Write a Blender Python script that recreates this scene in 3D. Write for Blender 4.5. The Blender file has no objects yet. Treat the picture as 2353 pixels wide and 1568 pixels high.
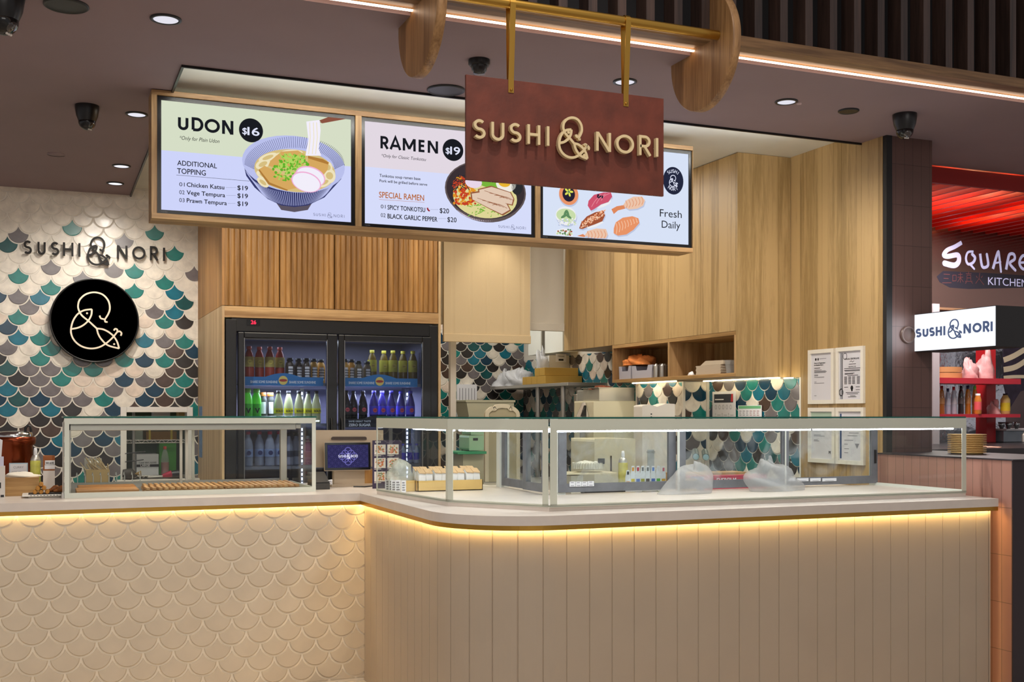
import bpy, math, random
from mathutils import Vector as V
random.seed(7)
SC = bpy.context.scene
COL = SC.collection
sin, cos, pi, rad = math.sin, math.cos, math.pi, math.radians

# ------------------------------------------------------------------ camera
FPX, YAW, V0, EYE = 2580.0, rad(22.64), 949.0, 1.5      # focal length in pixels, heading, horizon row, eye height
cam = bpy.data.cameras.new('camera')
cam.sensor_width = 36.0
cam.lens = FPX / 2353.0 * 36.0
cam.shift_y = (V0 - 784.0) / 2353.0
cam.clip_start = 0.05
camo = bpy.data.objects.new('camera', cam)
camo.location = (0, 0, EYE)
camo.rotation_euler = (pi / 2, 0, -YAW)
COL.objects.link(camo)
SC.camera = camo
SC.view_settings.view_transform = 'Standard'
SC.view_settings.look = 'None'
SC.view_settings.exposure = 0.0
SC.view_settings.gamma = 1.0
SC.view_settings.use_curve_mapping = False
cy = SC.cycles
cy.max_bounces = 8
cy.diffuse_bounces = 4
cy.glossy_bounces = 4
cy.transmission_bounces = 4
cy.transparent_max_bounces = 16
cy.caustics_reflective = False
cy.caustics_refractive = False
cy.sample_clamp_indirect = 4.0

# ------------------------------------------------------------------ ambient light of the mall
w = bpy.data.worlds.new('mall')
SC.world = w
w.use_nodes = True
w.node_tree.nodes['Background'].inputs[0].default_value = (0.86, 0.80, 0.80, 1)
w.node_tree.nodes['Background'].inputs[1].default_value = 0.42

def lamp(name, kind, loc, power, color=(1, 1, 1), target=None, size=0.1, spot=60, blend=0.5, size_y=None):
    l = bpy.data.lights.new(name, kind)
    l.energy = power
    l.color = color
    if kind == 'AREA':
        l.size = size
        if size_y:
            l.shape = 'RECTANGLE'
            l.size_y = size_y
    else:
        l.shadow_soft_size = size
    if kind == 'SPOT':
        l.spot_size = rad(spot)
        l.spot_blend = blend
    o = bpy.data.objects.new(name, l)
    o.location = loc
    if target is not None:
        o.rotation_euler = (V(target) - V(loc)).to_track_quat('-Z', 'Y').to_euler()
    COL.objects.link(o)
    return o

WARM, NEUT, COOL = (1.0, 0.80, 0.56), (1.0, 0.90, 0.78), (0.86, 0.93, 1.0)
# the atrium lighting of the mall, high up behind the photographer
lamp('atrium_light', 'AREA', (-2.5, -2.0, 7.0), 110, (1.0, 0.93, 0.88), (2.0, 5.0, 1.0), 5.0, size_y=3.0)
# added fill from across the concourse, brightening the menu board and front-facing parts
lamp('front_fill_light', 'AREA', (0.5, -8.0, 3.9), 140, (1.0, 0.94, 0.86), (2.0, 6.0, 2.4), 6.0, size_y=1.2)
# a row of mall downlights over the concourse in front of the shop
for i, (lx, ly) in enumerate(((-0.8, 2.6), (1.9, 2.4))):
    lamp('concourse_downlight', 'SPOT', (lx, ly, 5.2), 75, (1.0, 0.92, 0.84), (lx + 0.1, 4.9, 1.4), 0.10, 75, 0.8)

lamp('sign_spot', 'SPOT', (2.0, 2.9, 5.4), 170, (1.0, 0.92, 0.82), (2.1, 4.36, 2.6), 0.05, 34, 0.8)
# added fill behind the recess front lip, only to brighten the white panel
lamp('recess_fill_light', 'AREA', (2.5, 5.705, 3.225), 13, (1, .97, .90), (2.5, 6.4, 3.27), 3.7, size_y=.03)
# kitchen and serving-side ceiling lights, hidden above the menu board
lamp('kitchen_light', 'AREA', (3.4, 7.6, 3.24), 28, (1, .93, .82), (3.4, 7.6, 0), 1.3, size_y=1.0)
lamp('kitchen_light', 'AREA', (3.5, 10.0, 3.24), 26, (1, .95, .88), (3.5, 10.0, 0), 1.0, size_y=.8)
lamp('serving_light', 'AREA', (1.9, 6.75, 3.24), 24, (1, .90, .74), (1.9, 7.1, 0), 1.2, size_y=.4)

# ------------------------------------------------------------------ back-projection of measured points
FW = V((sin(YAW), cos(YAW), 0)); RT = V((cos(YAW), -sin(YAW), 0)); UPV = V((0, 0, 1)); CAM = V((0, 0, EYE))
def ray(u, v): return FW + RT * ((u - 1176.5) / FPX) + UPV * ((V0 - v) / FPX)
def atz(u, v, z): d = ray(u, v); return CAM + d * ((z - EYE) / d.z)
def aty(u, v, y): d = ray(u, v); return CAM + d * (y / d.y)
def atx(u, v, x): d = ray(u, v); return CAM + d * (x / d.x)

# ------------------------------------------------------------------ mesh builder
class Fr:                                     # a flat frame: origin, right, up; normal points to the viewer
    def __init__(s, o, ux=(1, 0, 0), uy=(0, 0, 1)):
        s.o, s.ux, s.uy = V(o), V(ux).normalized(), V(uy).normalized()
        s.n = s.ux.cross(s.uy)
    def p(s, x, y, d=0.0): return s.o + s.ux * x + s.uy * y + s.n * d
    def sub(s, x, y, d=0.0): return Fr(s.p(x, y, d), s.ux, s.uy)

def arc(cx, cy_, rx, ry, a0, a1, n=12):
    return [(cx + rx * cos(rad(a0 + (a1 - a0) * i / n)), cy_ + ry * sin(rad(a0 + (a1 - a0) * i / n))) for i in range(n + 1)]

class MB:
    def __init__(s): s.v, s.f, s.m, s.s = [], [], [], []
    def add(s, vs, fs, m=0, sm=False):
        b = len(s.v)
        s.v += [V(p) for p in vs]
        for f in fs:
            s.f.append([b + i for i in f]); s.m.append(m); s.s.append(sm)
        return s
    def box(s, x0, x1, y0, y1, z0, z1, m=0):
        return s.add([(x0, y0, z0), (x1, y0, z0), (x1, y1, z0), (x0, y1, z0), (x0, y0, z1), (x1, y0, z1), (x1, y1, z1), (x0, y1, z1)],
                     [(3, 2, 1, 0), (4, 5, 6, 7), (0, 1, 5, 4), (1, 2, 6, 5), (2, 3, 7, 6), (3, 0, 4, 7)], m)
    def prism(s, pts, vec, m=0, sm=False, mside=None):
        n = len(pts); a = [V(p) for p in pts]; b = [p + V(vec) for p in a]
        s.add(a + b, [list(range(n - 1, -1, -1)), list(range(n, 2 * n))], m)
        return s.add(a + b, [(i, (i + 1) % n, n + (i + 1) % n, n + i) for i in range(n)], m if mside is None else mside, sm)
    def fbox(s, fr, x0, x1, y0, y1, d0, d1, m=0):      # box in a frame
        q = [fr.p(x, y, d0) for x, y in ((x0, y0), (x1, y0), (x1, y1), (x0, y1))]
        return s.prism(q, fr.n * (d1 - d0), m)
    def poly(s, fr, pts, d=0.0, m=0):
        return s.add([fr.p(x, y, d) for x, y in pts], [list(range(len(pts)))], m)
    def fprism(s, fr, pts, d0, d1, m=0, sm=False): return s.prism([fr.p(x, y, d0) for x, y in pts], fr.n * (d1 - d0), m, sm)
    def ellipse(s, fr, cx, cy_, rx, ry, d=0.0, m=0, n=28, rot=0):
        c, q = cos(rad(rot)), sin(rad(rot))
        return s.poly(fr, [(cx + x * c - y * q, cy_ + x * q + y * c) for x, y in arc(0, 0, rx, ry, 0, 360 * (n - 1) / n, n - 1)], d, m)
    def ribbon(s, fr, pts, w_, d0, d1=None, m=0, closed=False):
        p = [V((x, y)) for x, y in pts]; n = len(p); L = []; R = []
        for i in range(n):
            a = p[i - 1] if (i or closed) else None
            b = p[(i + 1) % n] if (i < n - 1 or closed) else None
            da = (p[i] - a).normalized() if a is not None and (p[i] - a).length > 1e-9 else None
            db = (b - p[i]).normalized() if b is not None and (b - p[i]).length > 1e-9 else None
            da = da or db; db = db or da
            t = (da + db); t = t.normalized() if t.length > 1e-6 else da
            k = 1.0 / max(0.5, t.dot(da))
            nn = V((-t.y, t.x)) * (w_ / 2 * k)
            L.append(p[i] + nn); R.append(p[i] - nn)
        cnt = n if closed else n - 1
        if d1 is None:
            vs = [fr.p(q.x, q.y, d0) for q in L] + [fr.p(q.x, q.y, d0) for q in R]
            return s.add(vs, [(n + i, n + (i + 1) % n, (i + 1) % n, i) for i in range(cnt)], m)
        vs = [fr.p(q.x, q.y, d) for d in (d0, d1) for q in L] + [fr.p(q.x, q.y, d) for d in (d0, d1) for q in R]
        fs = []
        for i in range(cnt):
            j = (i + 1) % n
            fs += [(3 * n + i, 3 * n + j, n + j, n + i), (i, j, 2 * n + j, 2 * n + i), (n + i, n + j, j, i), (2 * n + i, 2 * n + j, 3 * n + j, 3 * n + i)]
        if not closed:
            fs += [(0, 2 * n, 3 * n, n), (n - 1, 2 * n - 1, 4 * n - 1, 3 * n - 1)]
        return s.add(vs, fs, m)
    def tube(s, pts, r, n=8, m=0, closed=False):
        P = [V(p) for p in pts]; k = len(P); vs = []
        up = None
        for i, p in enumerate(P):
            a = P[i - 1] if (i or closed) else P[i]; b = P[(i + 1) % k] if (i < k - 1 or closed) else P[i]
            t = (b - a).normalized()
            if up is None: up = V((0, 0, 1)) if abs(t.z) < 0.9 else V((1, 0, 0))
            x = t.cross(up).normalized(); y = x.cross(t).normalized(); up = y
            rr = r[i] if isinstance(r, (list, tuple)) else r
            vs += [p + x * (rr * cos(2 * pi * j / n)) + y * (rr * sin(2 * pi * j / n)) for j in range(n)]
        fs = []
        for i in range(k if closed else k - 1):
            q = (i + 1) % k
            fs += [(i * n + j, q * n + j, q * n + (j + 1) % n, i * n + (j + 1) % n) for j in range(n)]
        s.add(vs, fs, m, True)
        if not closed:
            s.add(vs[:n], [list(range(n))], m); s.add(vs[-n:], [list(range(n - 1, -1, -1))], m)
        return s
    def lathe(s, prof, o=(0, 0, 0), n=20, m=0, axis=(0, 0, 1), sx=1.0, sy=1.0, sm=True):
        ax = V(axis).normalized(); a = V((1, 0, 0)) if abs(ax.x) < 0.9 else V((0, 1, 0))
        x = (a - ax * a.dot(ax)).normalized(); y = ax.cross(x); o = V(o); vs = []
        for r, h in prof:
            vs += [o + ax * h + x * (r * sx * cos(2 * pi * j / n)) + y * (r * sy * sin(2 * pi * j / n)) for j in range(n)]
        fs = [(i * n + j, i * n + (j + 1) % n, (i + 1) * n + (j + 1) % n, (i + 1) * n + j) for i in range(len(prof) - 1) for j in range(n)]
        s.add(vs, fs, m, sm)
        if prof[0][0] > 1e-5: s.add(vs[:n], [list(range(n - 1, -1, -1))], m)
        if prof[-1][0] > 1e-5: s.add(vs[-n:], [list(range(n))], m)
        return s
    def blob(s, c, rx, ry, rz, seed=0, amp=0.25, m=0, nu=18, nv=10, flat=True, lean=0.0):   # a crumpled lump resting on its base
        rnd = random.Random(seed); ph = [(rnd.uniform(0, 6.3), rnd.uniform(1, 5), rnd.uniform(1, 5)) for _ in range(6)]
        c = V(c); vs = []
        for i in range(nv + 1):
            th = pi / 2 * i / nv if flat else pi * i / nv - pi / 2
            for j in range(nu):
                a = 2 * pi * j / nu
                q = 1 + amp * sum(sin(p0 + round(f1) * a + f2 * th * 2) for p0, f1, f2 in ph) / 3
                vs.append(c + V((rx * q * cos(th) * cos(a) + lean * rx * sin(th), ry * q * cos(th) * sin(a), rz * q * sin(th) if th else 0.0)))
        fs = [(i * nu + j, i * nu + (j + 1) % nu, (i + 1) * nu + (j + 1) % nu, (i + 1) * nu + j) for i in range(nv) for j in range(nu)]
        s.add(vs, fs, m, True)
        return s.add(vs[:nu], [list(range(nu - 1, -1, -1))], m)
    def text(s, fr, body, x, y, size, m=0, d=0.0, depth=None, align='LEFT', bold=0.0, slant=0.0, width=None, sp=1.0):
        vs, fs = text_mesh(body, 0.0, slant, sp)
        if not vs: return s
        mx = max(p[0] for p in vs); k = size; kx = size if width is None else width / mx
        ox = x - {'LEFT': 0, 'CENTER': mx * kx / 2, 'RIGHT': mx * kx}[align]
        for q, (bx, by) in enumerate(((0, 0), (bold, 0), (-bold, 0), (0, bold), (0, -bold)) if bold > 0 else ((0, 0),)):   # heavier face: the same glyphs nudged
            s.add([fr.p(ox + p[0] * kx + bx * k, y + p[1] * k + by * k, d + q * 2e-5 + (depth or 0.0)) for p in vs], fs, m)
        if depth:
            ed = {}
            for f in fs:
                for i in range(len(f)):
                    e = (f[i], f[(i + 1) % len(f)])
                    ed[tuple(sorted(e))] = ed.get(tuple(sorted(e)), []) + [e]
            rim = [e[0] for e in ed.values() if len(e) == 1]
            for a, b in rim:
                q = [fr.p(ox + vs[i][0] * kx, y + vs[i][1] * k, dd) for i, dd in ((a, d), (b, d), (b, d + depth), (a, d + depth))]
                s.add(q, [(0, 1, 2, 3)], m)
        return s
    def build(s, name, mats, parent=None, bevel=0.0, origin=None, seg=2):
        if not isinstance(mats, (list, tuple)): mats = [mats]
        me = bpy.data.meshes.new(name)
        if parent is not None: org = ORG[parent.name]
        elif origin is not None: org = V(origin)
        else:
            lo = [min(p[i] for p in s.v) for i in range(3)]; hi = [max(p[i] for p in s.v) for i in range(3)]
            org = V(((lo[0] + hi[0]) / 2, (lo[1] + hi[1]) / 2, lo[2]))
        me.from_pydata([p - org for p in s.v], [], s.f)
        for mt in mats: me.materials.append(mt)
        me.polygons.foreach_set('material_index', s.m)
        me.polygons.foreach_set('use_smooth', s.s)
        me.update()
        o = bpy.data.objects.new(name, me)
        COL.objects.link(o)
        ORG[o.name] = org
        if parent is not None: o.parent = parent
        else: o.location = org
        if bevel:
            md = o.modifiers.new('edge', 'BEVEL'); md.width = bevel; md.segments = seg; md.limit_method = 'ANGLE'; md.angle_limit = rad(40)
        return o

ORG = {}
_txt = {}
def text_mesh(body, bold, slant, sp):
    key = (body, bold, slant, sp)
    if key not in _txt:
        c = bpy.data.curves.new('lettering_source', 'FONT')
        c.body = body; c.offset = bold; c.shear = slant; c.resolution_u = 3; c.space_character = sp
        o = bpy.data.objects.new('lettering_source', c)
        COL.objects.link(o)
        me = bpy.data.meshes.new_from_object(o.evaluated_get(bpy.context.evaluated_depsgraph_get()))
        vs = [(p.co.x, p.co.y) for p in me.vertices]; fs = [list(p.vertices) for p in me.polygons]
        if vs:
            x0 = min(p[0] for p in vs); vs = [((x - x0) / 0.729, y / 0.729) for x, y in vs]      # cap height 1
        _txt[key] = (vs, fs)
        bpy.data.objects.remove(o); bpy.data.curves.remove(c); bpy.data.meshes.remove(me)
    return _txt[key]

# ------------------------------------------------------------------ naming
def tag(o, label, cat, group=None, kind=None):
    o['label'] = label; o['category'] = cat
    if group: o['group'] = group
    if kind: o['kind'] = kind
    return o
def thing(name, label, cat, loc=(0, 0, 0), group=None):
    o = bpy.data.objects.new(name, None)
    o.empty_display_size = 0.05
    COL.objects.link(o); o.location = loc
    ORG[o.name] = V(loc)
    return tag(o, label, cat, group)
def struct(o, label=None):
    o['kind'] = 'structure'
    if label: o['label'] = label
    return o
def dup(root, delta, label=None, group=None, rotz=None):
    def cp(o, par):
        c = o.copy(); COL.objects.link(c); ORG[c.name] = ORG[o.name]
        if par is not None: c.parent = par
        for ch in list(o.children): cp(ch, c)
        return c
    r = cp(root, None)
    r.location = V(root.location) + V(delta)
    ORG[r.name] = V(r.location)
    if rotz is not None: r.rotation_euler[2] = rotz
    if label: r['label'] = label
    if group: r['group'] = group
    return r

# ------------------------------------------------------------------ materials
def lin(c): return tuple(((x / 255) / 12.92 if x / 255 <= 0.04045 else ((x / 255 + 0.055) / 1.055) ** 2.4) for x in c) + (1.0,)
_mats = {}
def mat(name, col, rough=0.5, metal=0.0, emit=0.0, bump=0.0, bscale=40.0, var=0.0, vscale=6.0, coat=0.0, spec=0.5, alpha=1.0, trans=0.0):
    if name in _mats: return _mats[name]
    m = bpy.data.materials.new(name); m.use_nodes = True
    nt = m.node_tree; b = nt.nodes['Principled BSDF']
    c = lin(col)
    b.inputs['Base Color'].default_value = c
    b.inputs['Roughness'].default_value = rough
    b.inputs['Metallic'].default_value = metal
    b.inputs['Coat Weight'].default_value = coat
    b.inputs['Coat Roughness'].default_value = 0.06
    b.inputs['Specular IOR Level'].default_value = spec
    b.inputs['Alpha'].default_value = alpha
    b.inputs['Transmission Weight'].default_value = trans
    if emit:
        b.inputs['Emission Color'].default_value = c
        b.inputs['Emission Strength'].default_value = emit
    if var or bump:
        tc = nt.nodes.new('ShaderNodeTexCoord')
    if var:
        n = nt.nodes.new('ShaderNodeTexNoise'); n.inputs['Scale'].default_value = vscale; n.inputs['Detail'].default_value = 6
        nt.links.new(tc.outputs['Object'], n.inputs['Vector'])
        r = nt.nodes.new('ShaderNodeValToRGB')
        r.color_ramp.elements[0].position = 0.3; r.color_ramp.elements[1].position = 0.7
        r.color_ramp.elements[0].color = tuple(max(0, x * (1 - var)) for x in c[:3]) + (1,)
        r.color_ramp.elements[1].color = tuple(min(1, x * (1 + var)) for x in c[:3]) + (1,)
        nt.links.new(n.outputs['Fac'], r.inputs['Fac']); nt.links.new(r.outputs['Color'], b.inputs['Base Color'])
    if bump:
        n = nt.nodes.new('ShaderNodeTexNoise'); n.inputs['Scale'].default_value = bscale; n.inputs['Detail'].default_value = 4
        nt.links.new(tc.outputs['Object'], n.inputs['Vector'])
        bp = nt.nodes.new('ShaderNodeBump'); bp.inputs['Strength'].default_value = bump; bp.inputs['Distance'].default_value = 0.01
        nt.links.new(n.outputs['Fac'], bp.inputs['Height']); nt.links.new(bp.outputs['Normal'], b.inputs['Normal'])
    _mats[name] = m
    return m
def glow(name, col, strength):
    if name in _mats: return _mats[name]
    m = bpy.data.materials.new(name); m.use_nodes = True; nt = m.node_tree
    nt.nodes.remove(nt.nodes['Principled BSDF'])
    e = nt.nodes.new('ShaderNodeEmission'); e.inputs[0].default_value = lin(col); e.inputs[1].default_value = strength
    nt.links.new(e.outputs[0], nt.nodes['Material Output'].inputs[0])
    _mats[name] = m
    return m
def wood(name, dark, light, grain='Z', across='X', plank=0.0, pvar=0.35, rough=0.45, fine=1.0, scale=1.0):
    if name in _mats: return _mats[name]
    m = bpy.data.materials.new(name); m.use_nodes = True; nt = m.node_tree; b = nt.nodes['Principled BSDF']
    N = nt.nodes.new; L = nt.links.new
    tc = N('ShaderNodeTexCoord'); mp = N('ShaderNodeMapping')
    L(tc.outputs['Object'], mp.inputs['Vector'])
    s = [14.0 * scale] * 3; s['XYZ'.index(grain)] = 0.7 * scale
    mp.inputs['Scale'].default_value = s
    off = None
    if plank:
        sx = N('ShaderNodeSeparateXYZ'); L(tc.outputs['Object'], sx.inputs[0])
        dv = N('ShaderNodeMath'); dv.operation = 'DIVIDE'; dv.inputs[1].default_value = plank; L(sx.outputs[across], dv.inputs[0])
        fl = N('ShaderNodeMath'); fl.operation = 'FLOOR'; L(dv.outputs[0], fl.inputs[0])
        wn = N('ShaderNodeTexWhiteNoise'); wn.noise_dimensions = '1D'; L(fl.outputs[0], wn.inputs['W'])
        mu = N('ShaderNodeMath'); mu.operation = 'MULTIPLY'; mu.inputs[1].default_value = 37.0; L(wn.outputs['Value'], mu.inputs[0])
        cb = N('ShaderNodeCombineXYZ')
        for k in range(3): L(mu.outputs[0], cb.inputs[k])
        L(cb.outputs[0], mp.inputs['Location'])
    n1 = N('ShaderNodeTexNoise'); n1.inputs['Scale'].default_value = 1.0; n1.inputs['Detail'].default_value = 8; n1.inputs['Distortion'].default_value = 0.6
    L(mp.outputs[0], n1.inputs['Vector'])
    n2 = N('ShaderNodeTexNoise'); n2.inputs['Scale'].default_value = 9.0; n2.inputs['Detail'].default_value = 4
    L(mp.outputs[0], n2.inputs['Vector'])
    ad = N('ShaderNodeMath'); ad.operation = 'MULTIPLY_ADD'; ad.inputs[1].default_value = 0.45 * fine; L(n2.outputs['Fac'], ad.inputs[0]); L(n1.outputs['Fac'], ad.inputs[2])
    last = ad
    if plank:
        a2 = N('ShaderNodeMath'); a2.operation = 'MULTIPLY_ADD'; a2.inputs[1].default_value = pvar; L(wn.outputs['Value'], a2.inputs[0]); L(ad.outputs[0], a2.inputs[2]); last = a2
    r = N('ShaderNodeValToRGB'); lo = 0.45 + 0.12 * fine + (pvar * 0.25 if plank else 0)
    r.color_ramp.elements[0].position = lo; r.color_ramp.elements[0].color = lin(dark)
    r.color_ramp.elements[1].position = lo + 0.42 + (pvar * 0.5 if plank else 0); r.color_ramp.elements[1].color = lin(light)
    L(last.outputs[0], r.inputs['Fac']); L(r.outputs['Color'], b.inputs['Base Color'])
    bp = N('ShaderNodeBump'); bp.inputs['Strength'].default_value = 0.12; bp.inputs['Distance'].default_value = 0.004
    L(n2.outputs['Fac'], bp.inputs['Height']); L(bp.outputs['Normal'], b.inputs['Normal'])
    b.inputs['Roughness'].default_value = rough
    _mats[name] = m
    return m
def grid_tiles(name, col, grout, axes, sizes, offs=(0, 0), line=0.004, rough=0.4, var=0.12):
    if name in _mats: return _mats[name]
    m = bpy.data.materials.new(name); m.use_nodes = True; nt = m.node_tree; b = nt.nodes['Principled BSDF']
    N = nt.nodes.new; L = nt.links.new
    g = N('ShaderNodeNewGeometry'); sx = N('ShaderNodeSeparateXYZ'); L(g.outputs['Position'], sx.inputs[0])
    ms = []; ids = []
    for a, sz, of in zip(axes, sizes, offs):
        ad = N('ShaderNodeMath'); ad.operation = 'SUBTRACT'; ad.inputs[1].default_value = of; L(sx.outputs[a], ad.inputs[0])
        dv = N('ShaderNodeMath'); dv.operation = 'DIVIDE'; dv.inputs[1].default_value = sz; L(ad.outputs[0], dv.inputs[0])
        fl = N('ShaderNodeMath'); fl.operation = 'FLOOR'; L(dv.outputs[0], fl.inputs[0]); ids.append(fl)
        fr = N('ShaderNodeMath'); fr.operation = 'FRACT'; L(dv.outputs[0], fr.inputs[0])
        lt = N('ShaderNodeMath'); lt.operation = 'LESS_THAN'; lt.inputs[1].default_value = line / sz; L(fr.outputs[0], lt.inputs[0]); ms.append(lt)
    mx = N('ShaderNodeMath'); mx.operation = 'MAXIMUM'; L(ms[0].outputs[0], mx.inputs[0]); L(ms[1].outputs[0], mx.inputs[1])
    cb = N('ShaderNodeCombineXYZ'); L(ids[0].outputs[0], cb.inputs[0]); L(ids[1].outputs[0], cb.inputs[1])
    wn = N('ShaderNodeTexWhiteNoise'); L(cb.outputs[0], wn.inputs['Vector'])
    c = lin(col)
    r = N('ShaderNodeValToRGB'); r.color_ramp.elements[0].color = tuple(x * (1 - var) for x in c[:3]) + (1,); r.color_ramp.elements[1].color = tuple(min(1, x * (1 + var)) for x in c[:3]) + (1,)
    L(wn.outputs['Value'], r.inputs['Fac'])
    mi = N('ShaderNodeMix'); mi.data_type = 'RGBA'; L(mx.outputs[0], mi.inputs[0]); L(r.outputs['Color'], mi.inputs[6]); mi.inputs[7].default_value = lin(grout)
    L(mi.outputs[2], b.inputs['Base Color'])
    bp = N('ShaderNodeBump'); bp.invert = True; bp.inputs['Strength'].default_value = 0.5; bp.inputs['Distance'].default_value = 0.003
    L(mx.outputs[0], bp.inputs['Height']); L(bp.outputs['Normal'], b.inputs['Normal'])
    b.inputs['Roughness'].default_value = rough
    _mats[name] = m
    return m
def glass(name, tint=(0.97, 0.985, 0.975), refl=1.0, haze=0.0, hazecol=(0.7, 0.72, 0.72)):
    if name in _mats: return _mats[name]
    m = bpy.data.materials.new(name); m.use_nodes = True; nt = m.node_tree
    nt.nodes.remove(nt.nodes['Principled BSDF'])
    N = nt.nodes.new; L = nt.links.new
    t = N('ShaderNodeBsdfTransparent'); t.inputs[0].default_value = tint + (1,)
    g = N('ShaderNodeBsdfGlossy'); g.inputs['Roughness'].default_value = 0.0
    f = N('ShaderNodeFresnel'); f.inputs['IOR'].default_value = 1.45
    k0 = N('ShaderNodeMath'); k0.operation = 'MULTIPLY'; k0.inputs[1].default_value = refl; L(f.outputs[0], k0.inputs[0])
    ge = N('ShaderNodeNewGeometry'); iv = N('ShaderNodeMath'); iv.operation = 'SUBTRACT'; iv.inputs[0].default_value = 1.0; L(ge.outputs['Backfacing'], iv.inputs[1])
    k = N('ShaderNodeMath'); k.operation = 'MULTIPLY'; L(k0.outputs[0], k.inputs[0]); L(iv.outputs[0], k.inputs[1])   # mirror only on the outer face of a pane
    mx = N('ShaderNodeMixShader'); L(k.outputs[0], mx.inputs[0]); L(t.outputs[0], mx.inputs[1]); L(g.outputs[0], mx.inputs[2])
    out = mx
    if haze:                                        # wiped smears and dust on the pane
        tc = N('ShaderNodeTexCoord'); no = N('ShaderNodeTexNoise'); no.inputs['Scale'].default_value = 5.0; no.inputs['Detail'].default_value = 8; no.inputs['Distortion'].default_value = 1.5
        L(tc.outputs['Object'], no.inputs['Vector'])
        mr = N('ShaderNodeMapRange'); mr.inputs[1].default_value = 0.45; mr.inputs[2].default_value = 0.8; mr.inputs[4].default_value = haze; L(no.outputs['Fac'], mr.inputs[0])
        df = N('ShaderNodeBsdfDiffuse'); df.inputs[0].default_value = hazecol + (1,)
        m2 = N('ShaderNodeMixShader'); L(mr.outputs[0], m2.inputs[0]); L(mx.outputs[0], m2.inputs[1]); L(df.outputs[0], m2.inputs[2]); out = m2
    L(out.outputs[0], nt.nodes['Material Output'].inputs[0])
    _mats[name] = m
    return m
def film(name, col, opacity, rough=0.3):                # thin plastic film / tinted liquid: part see-through
    if name in _mats: return _mats[name]
    m = bpy.data.materials.new(name); m.use_nodes = True; nt = m.node_tree; b = nt.nodes['Principled BSDF']
    N = nt.nodes.new; L = nt.links.new
    b.inputs['Base Color'].default_value = lin(col); b.inputs['Roughness'].default_value = rough
    t = N('ShaderNodeBsdfTransparent'); t.inputs[0].default_value = tuple(0.8 + 0.2 * x for x in lin(col)[:3]) + (1,)
    tc = N('ShaderNodeTexCoord'); vo = N('ShaderNodeTexNoise'); vo.inputs['Scale'].default_value = 22; vo.inputs['Detail'].default_value = 5; L(tc.outputs['Object'], vo.inputs['Vector'])
    bp = N('ShaderNodeBump'); bp.inputs['Strength'].default_value = 0.5; bp.inputs['Distance'].default_value = 0.02; L(vo.outputs['Fac'], bp.inputs['Height']); L(bp.outputs['Normal'], b.inputs['Normal'])
    mx = N('ShaderNodeMixShader'); mx.inputs[0].default_value = opacity
    L(t.outputs[0], mx.inputs[1]); L(b.outputs[0], mx.inputs[2]); L(mx.outputs[0], nt.nodes['Material Output'].inputs[0])
    _mats[name] = m
    return m

M_MAUVE = mat('mauve_paint', (141, 121, 125), 0.75, var=0.04, vscale=2)
M_WHITE = mat('white_paint', (238, 240, 232), 0.7, var=0.03, vscale=4)
M_CREAM = mat('cream_glaze', (232, 222, 208), 0.22, var=0.05, vscale=9, coat=0.3)
M_BLACK = mat('black_satin', (14, 14, 15), 0.35)
M_BLACKM = mat('black_matte', (18, 18, 20), 0.6)
M_DARK = mat('dark_void', (10, 8, 12), 0.9)
M_OAK = wood('oak_veneer', (138, 102, 62), (205, 168, 118), 'X', 'Z')
M_OAKZ = wood('oak_upright', (138, 102, 62), (205, 168, 118), 'Z', 'X')
M_WALL = wood('oak_wall_planks', (150, 122, 78), (184, 154, 106), 'Z', 'Y', plank=0.097, pvar=0.45, scale=2.2)
M_WALLX = wood('oak_wall_return', (150, 122, 78), (184, 154, 106), 'Z', 'X', plank=0.11, pvar=0.45, scale=2.2)
M_FLUTE = wood('fluted_oak', (126, 88, 44), (184, 138, 80), 'Z', 'X', rough=0.4)
M_BROWNW = wood('bulkhead_timber', (98, 70, 42), (160, 122, 80), 'X', 'Z')
M_SLAT = wood('slat_timber', (44, 32, 28), (78, 58, 50), 'Z', 'X')
M_DISC = wood('disc_timber', (120, 84, 48), (190, 146, 96), 'Z', 'Y')
M_BRASS = mat('brushed_brass', (196, 152, 70), 0.32, 1.0)
M_STEEL = mat('stainless_steel', (204, 200, 192), 0.34, 0.75)
M_STEELD = mat('dull_steel', (168, 166, 162), 0.42, 0.7)
M_STONE = mat('pale_stone', (214, 204, 194), 0.3, var=0.04, vscale=12)
M_GLASS = glass('clear_glass')
M_GLASSH = glass('smeared_glass', (0.92, 0.95, 0.95), 0.25, 0.30, (0.55, 0.58, 0.60))
M_FGLASS = glass('fridge_glass', (0.80, 0.84, 0.90), 1.2)
M_GEDGE = mat('green_glass_edge', (24, 92, 80), 0.15)
M_SAGE = mat('pale_sage_border', (206, 210, 194), 0.35)
M_PAPER = mat('white_paper', (232, 232, 236), 0.7)
M_INK = mat('black_ink', (24, 24, 28), 0.6)
M_GREYINK = mat('grey_ink', (120, 120, 126), 0.6)
M_GROUTW = mat('white_grout', (226, 220, 208), 0.7)
M_GOLDBOX = mat('gold_card', (214, 180, 110), 0.4, 0.25)
M_KRAFT = mat('kraft_card', (176, 136, 84), 0.75)
M_REDP = mat('red_paint', (176, 22, 30), 0.4)
M_RED = mat('red_plastic', (190, 30, 40), 0.35)
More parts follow.
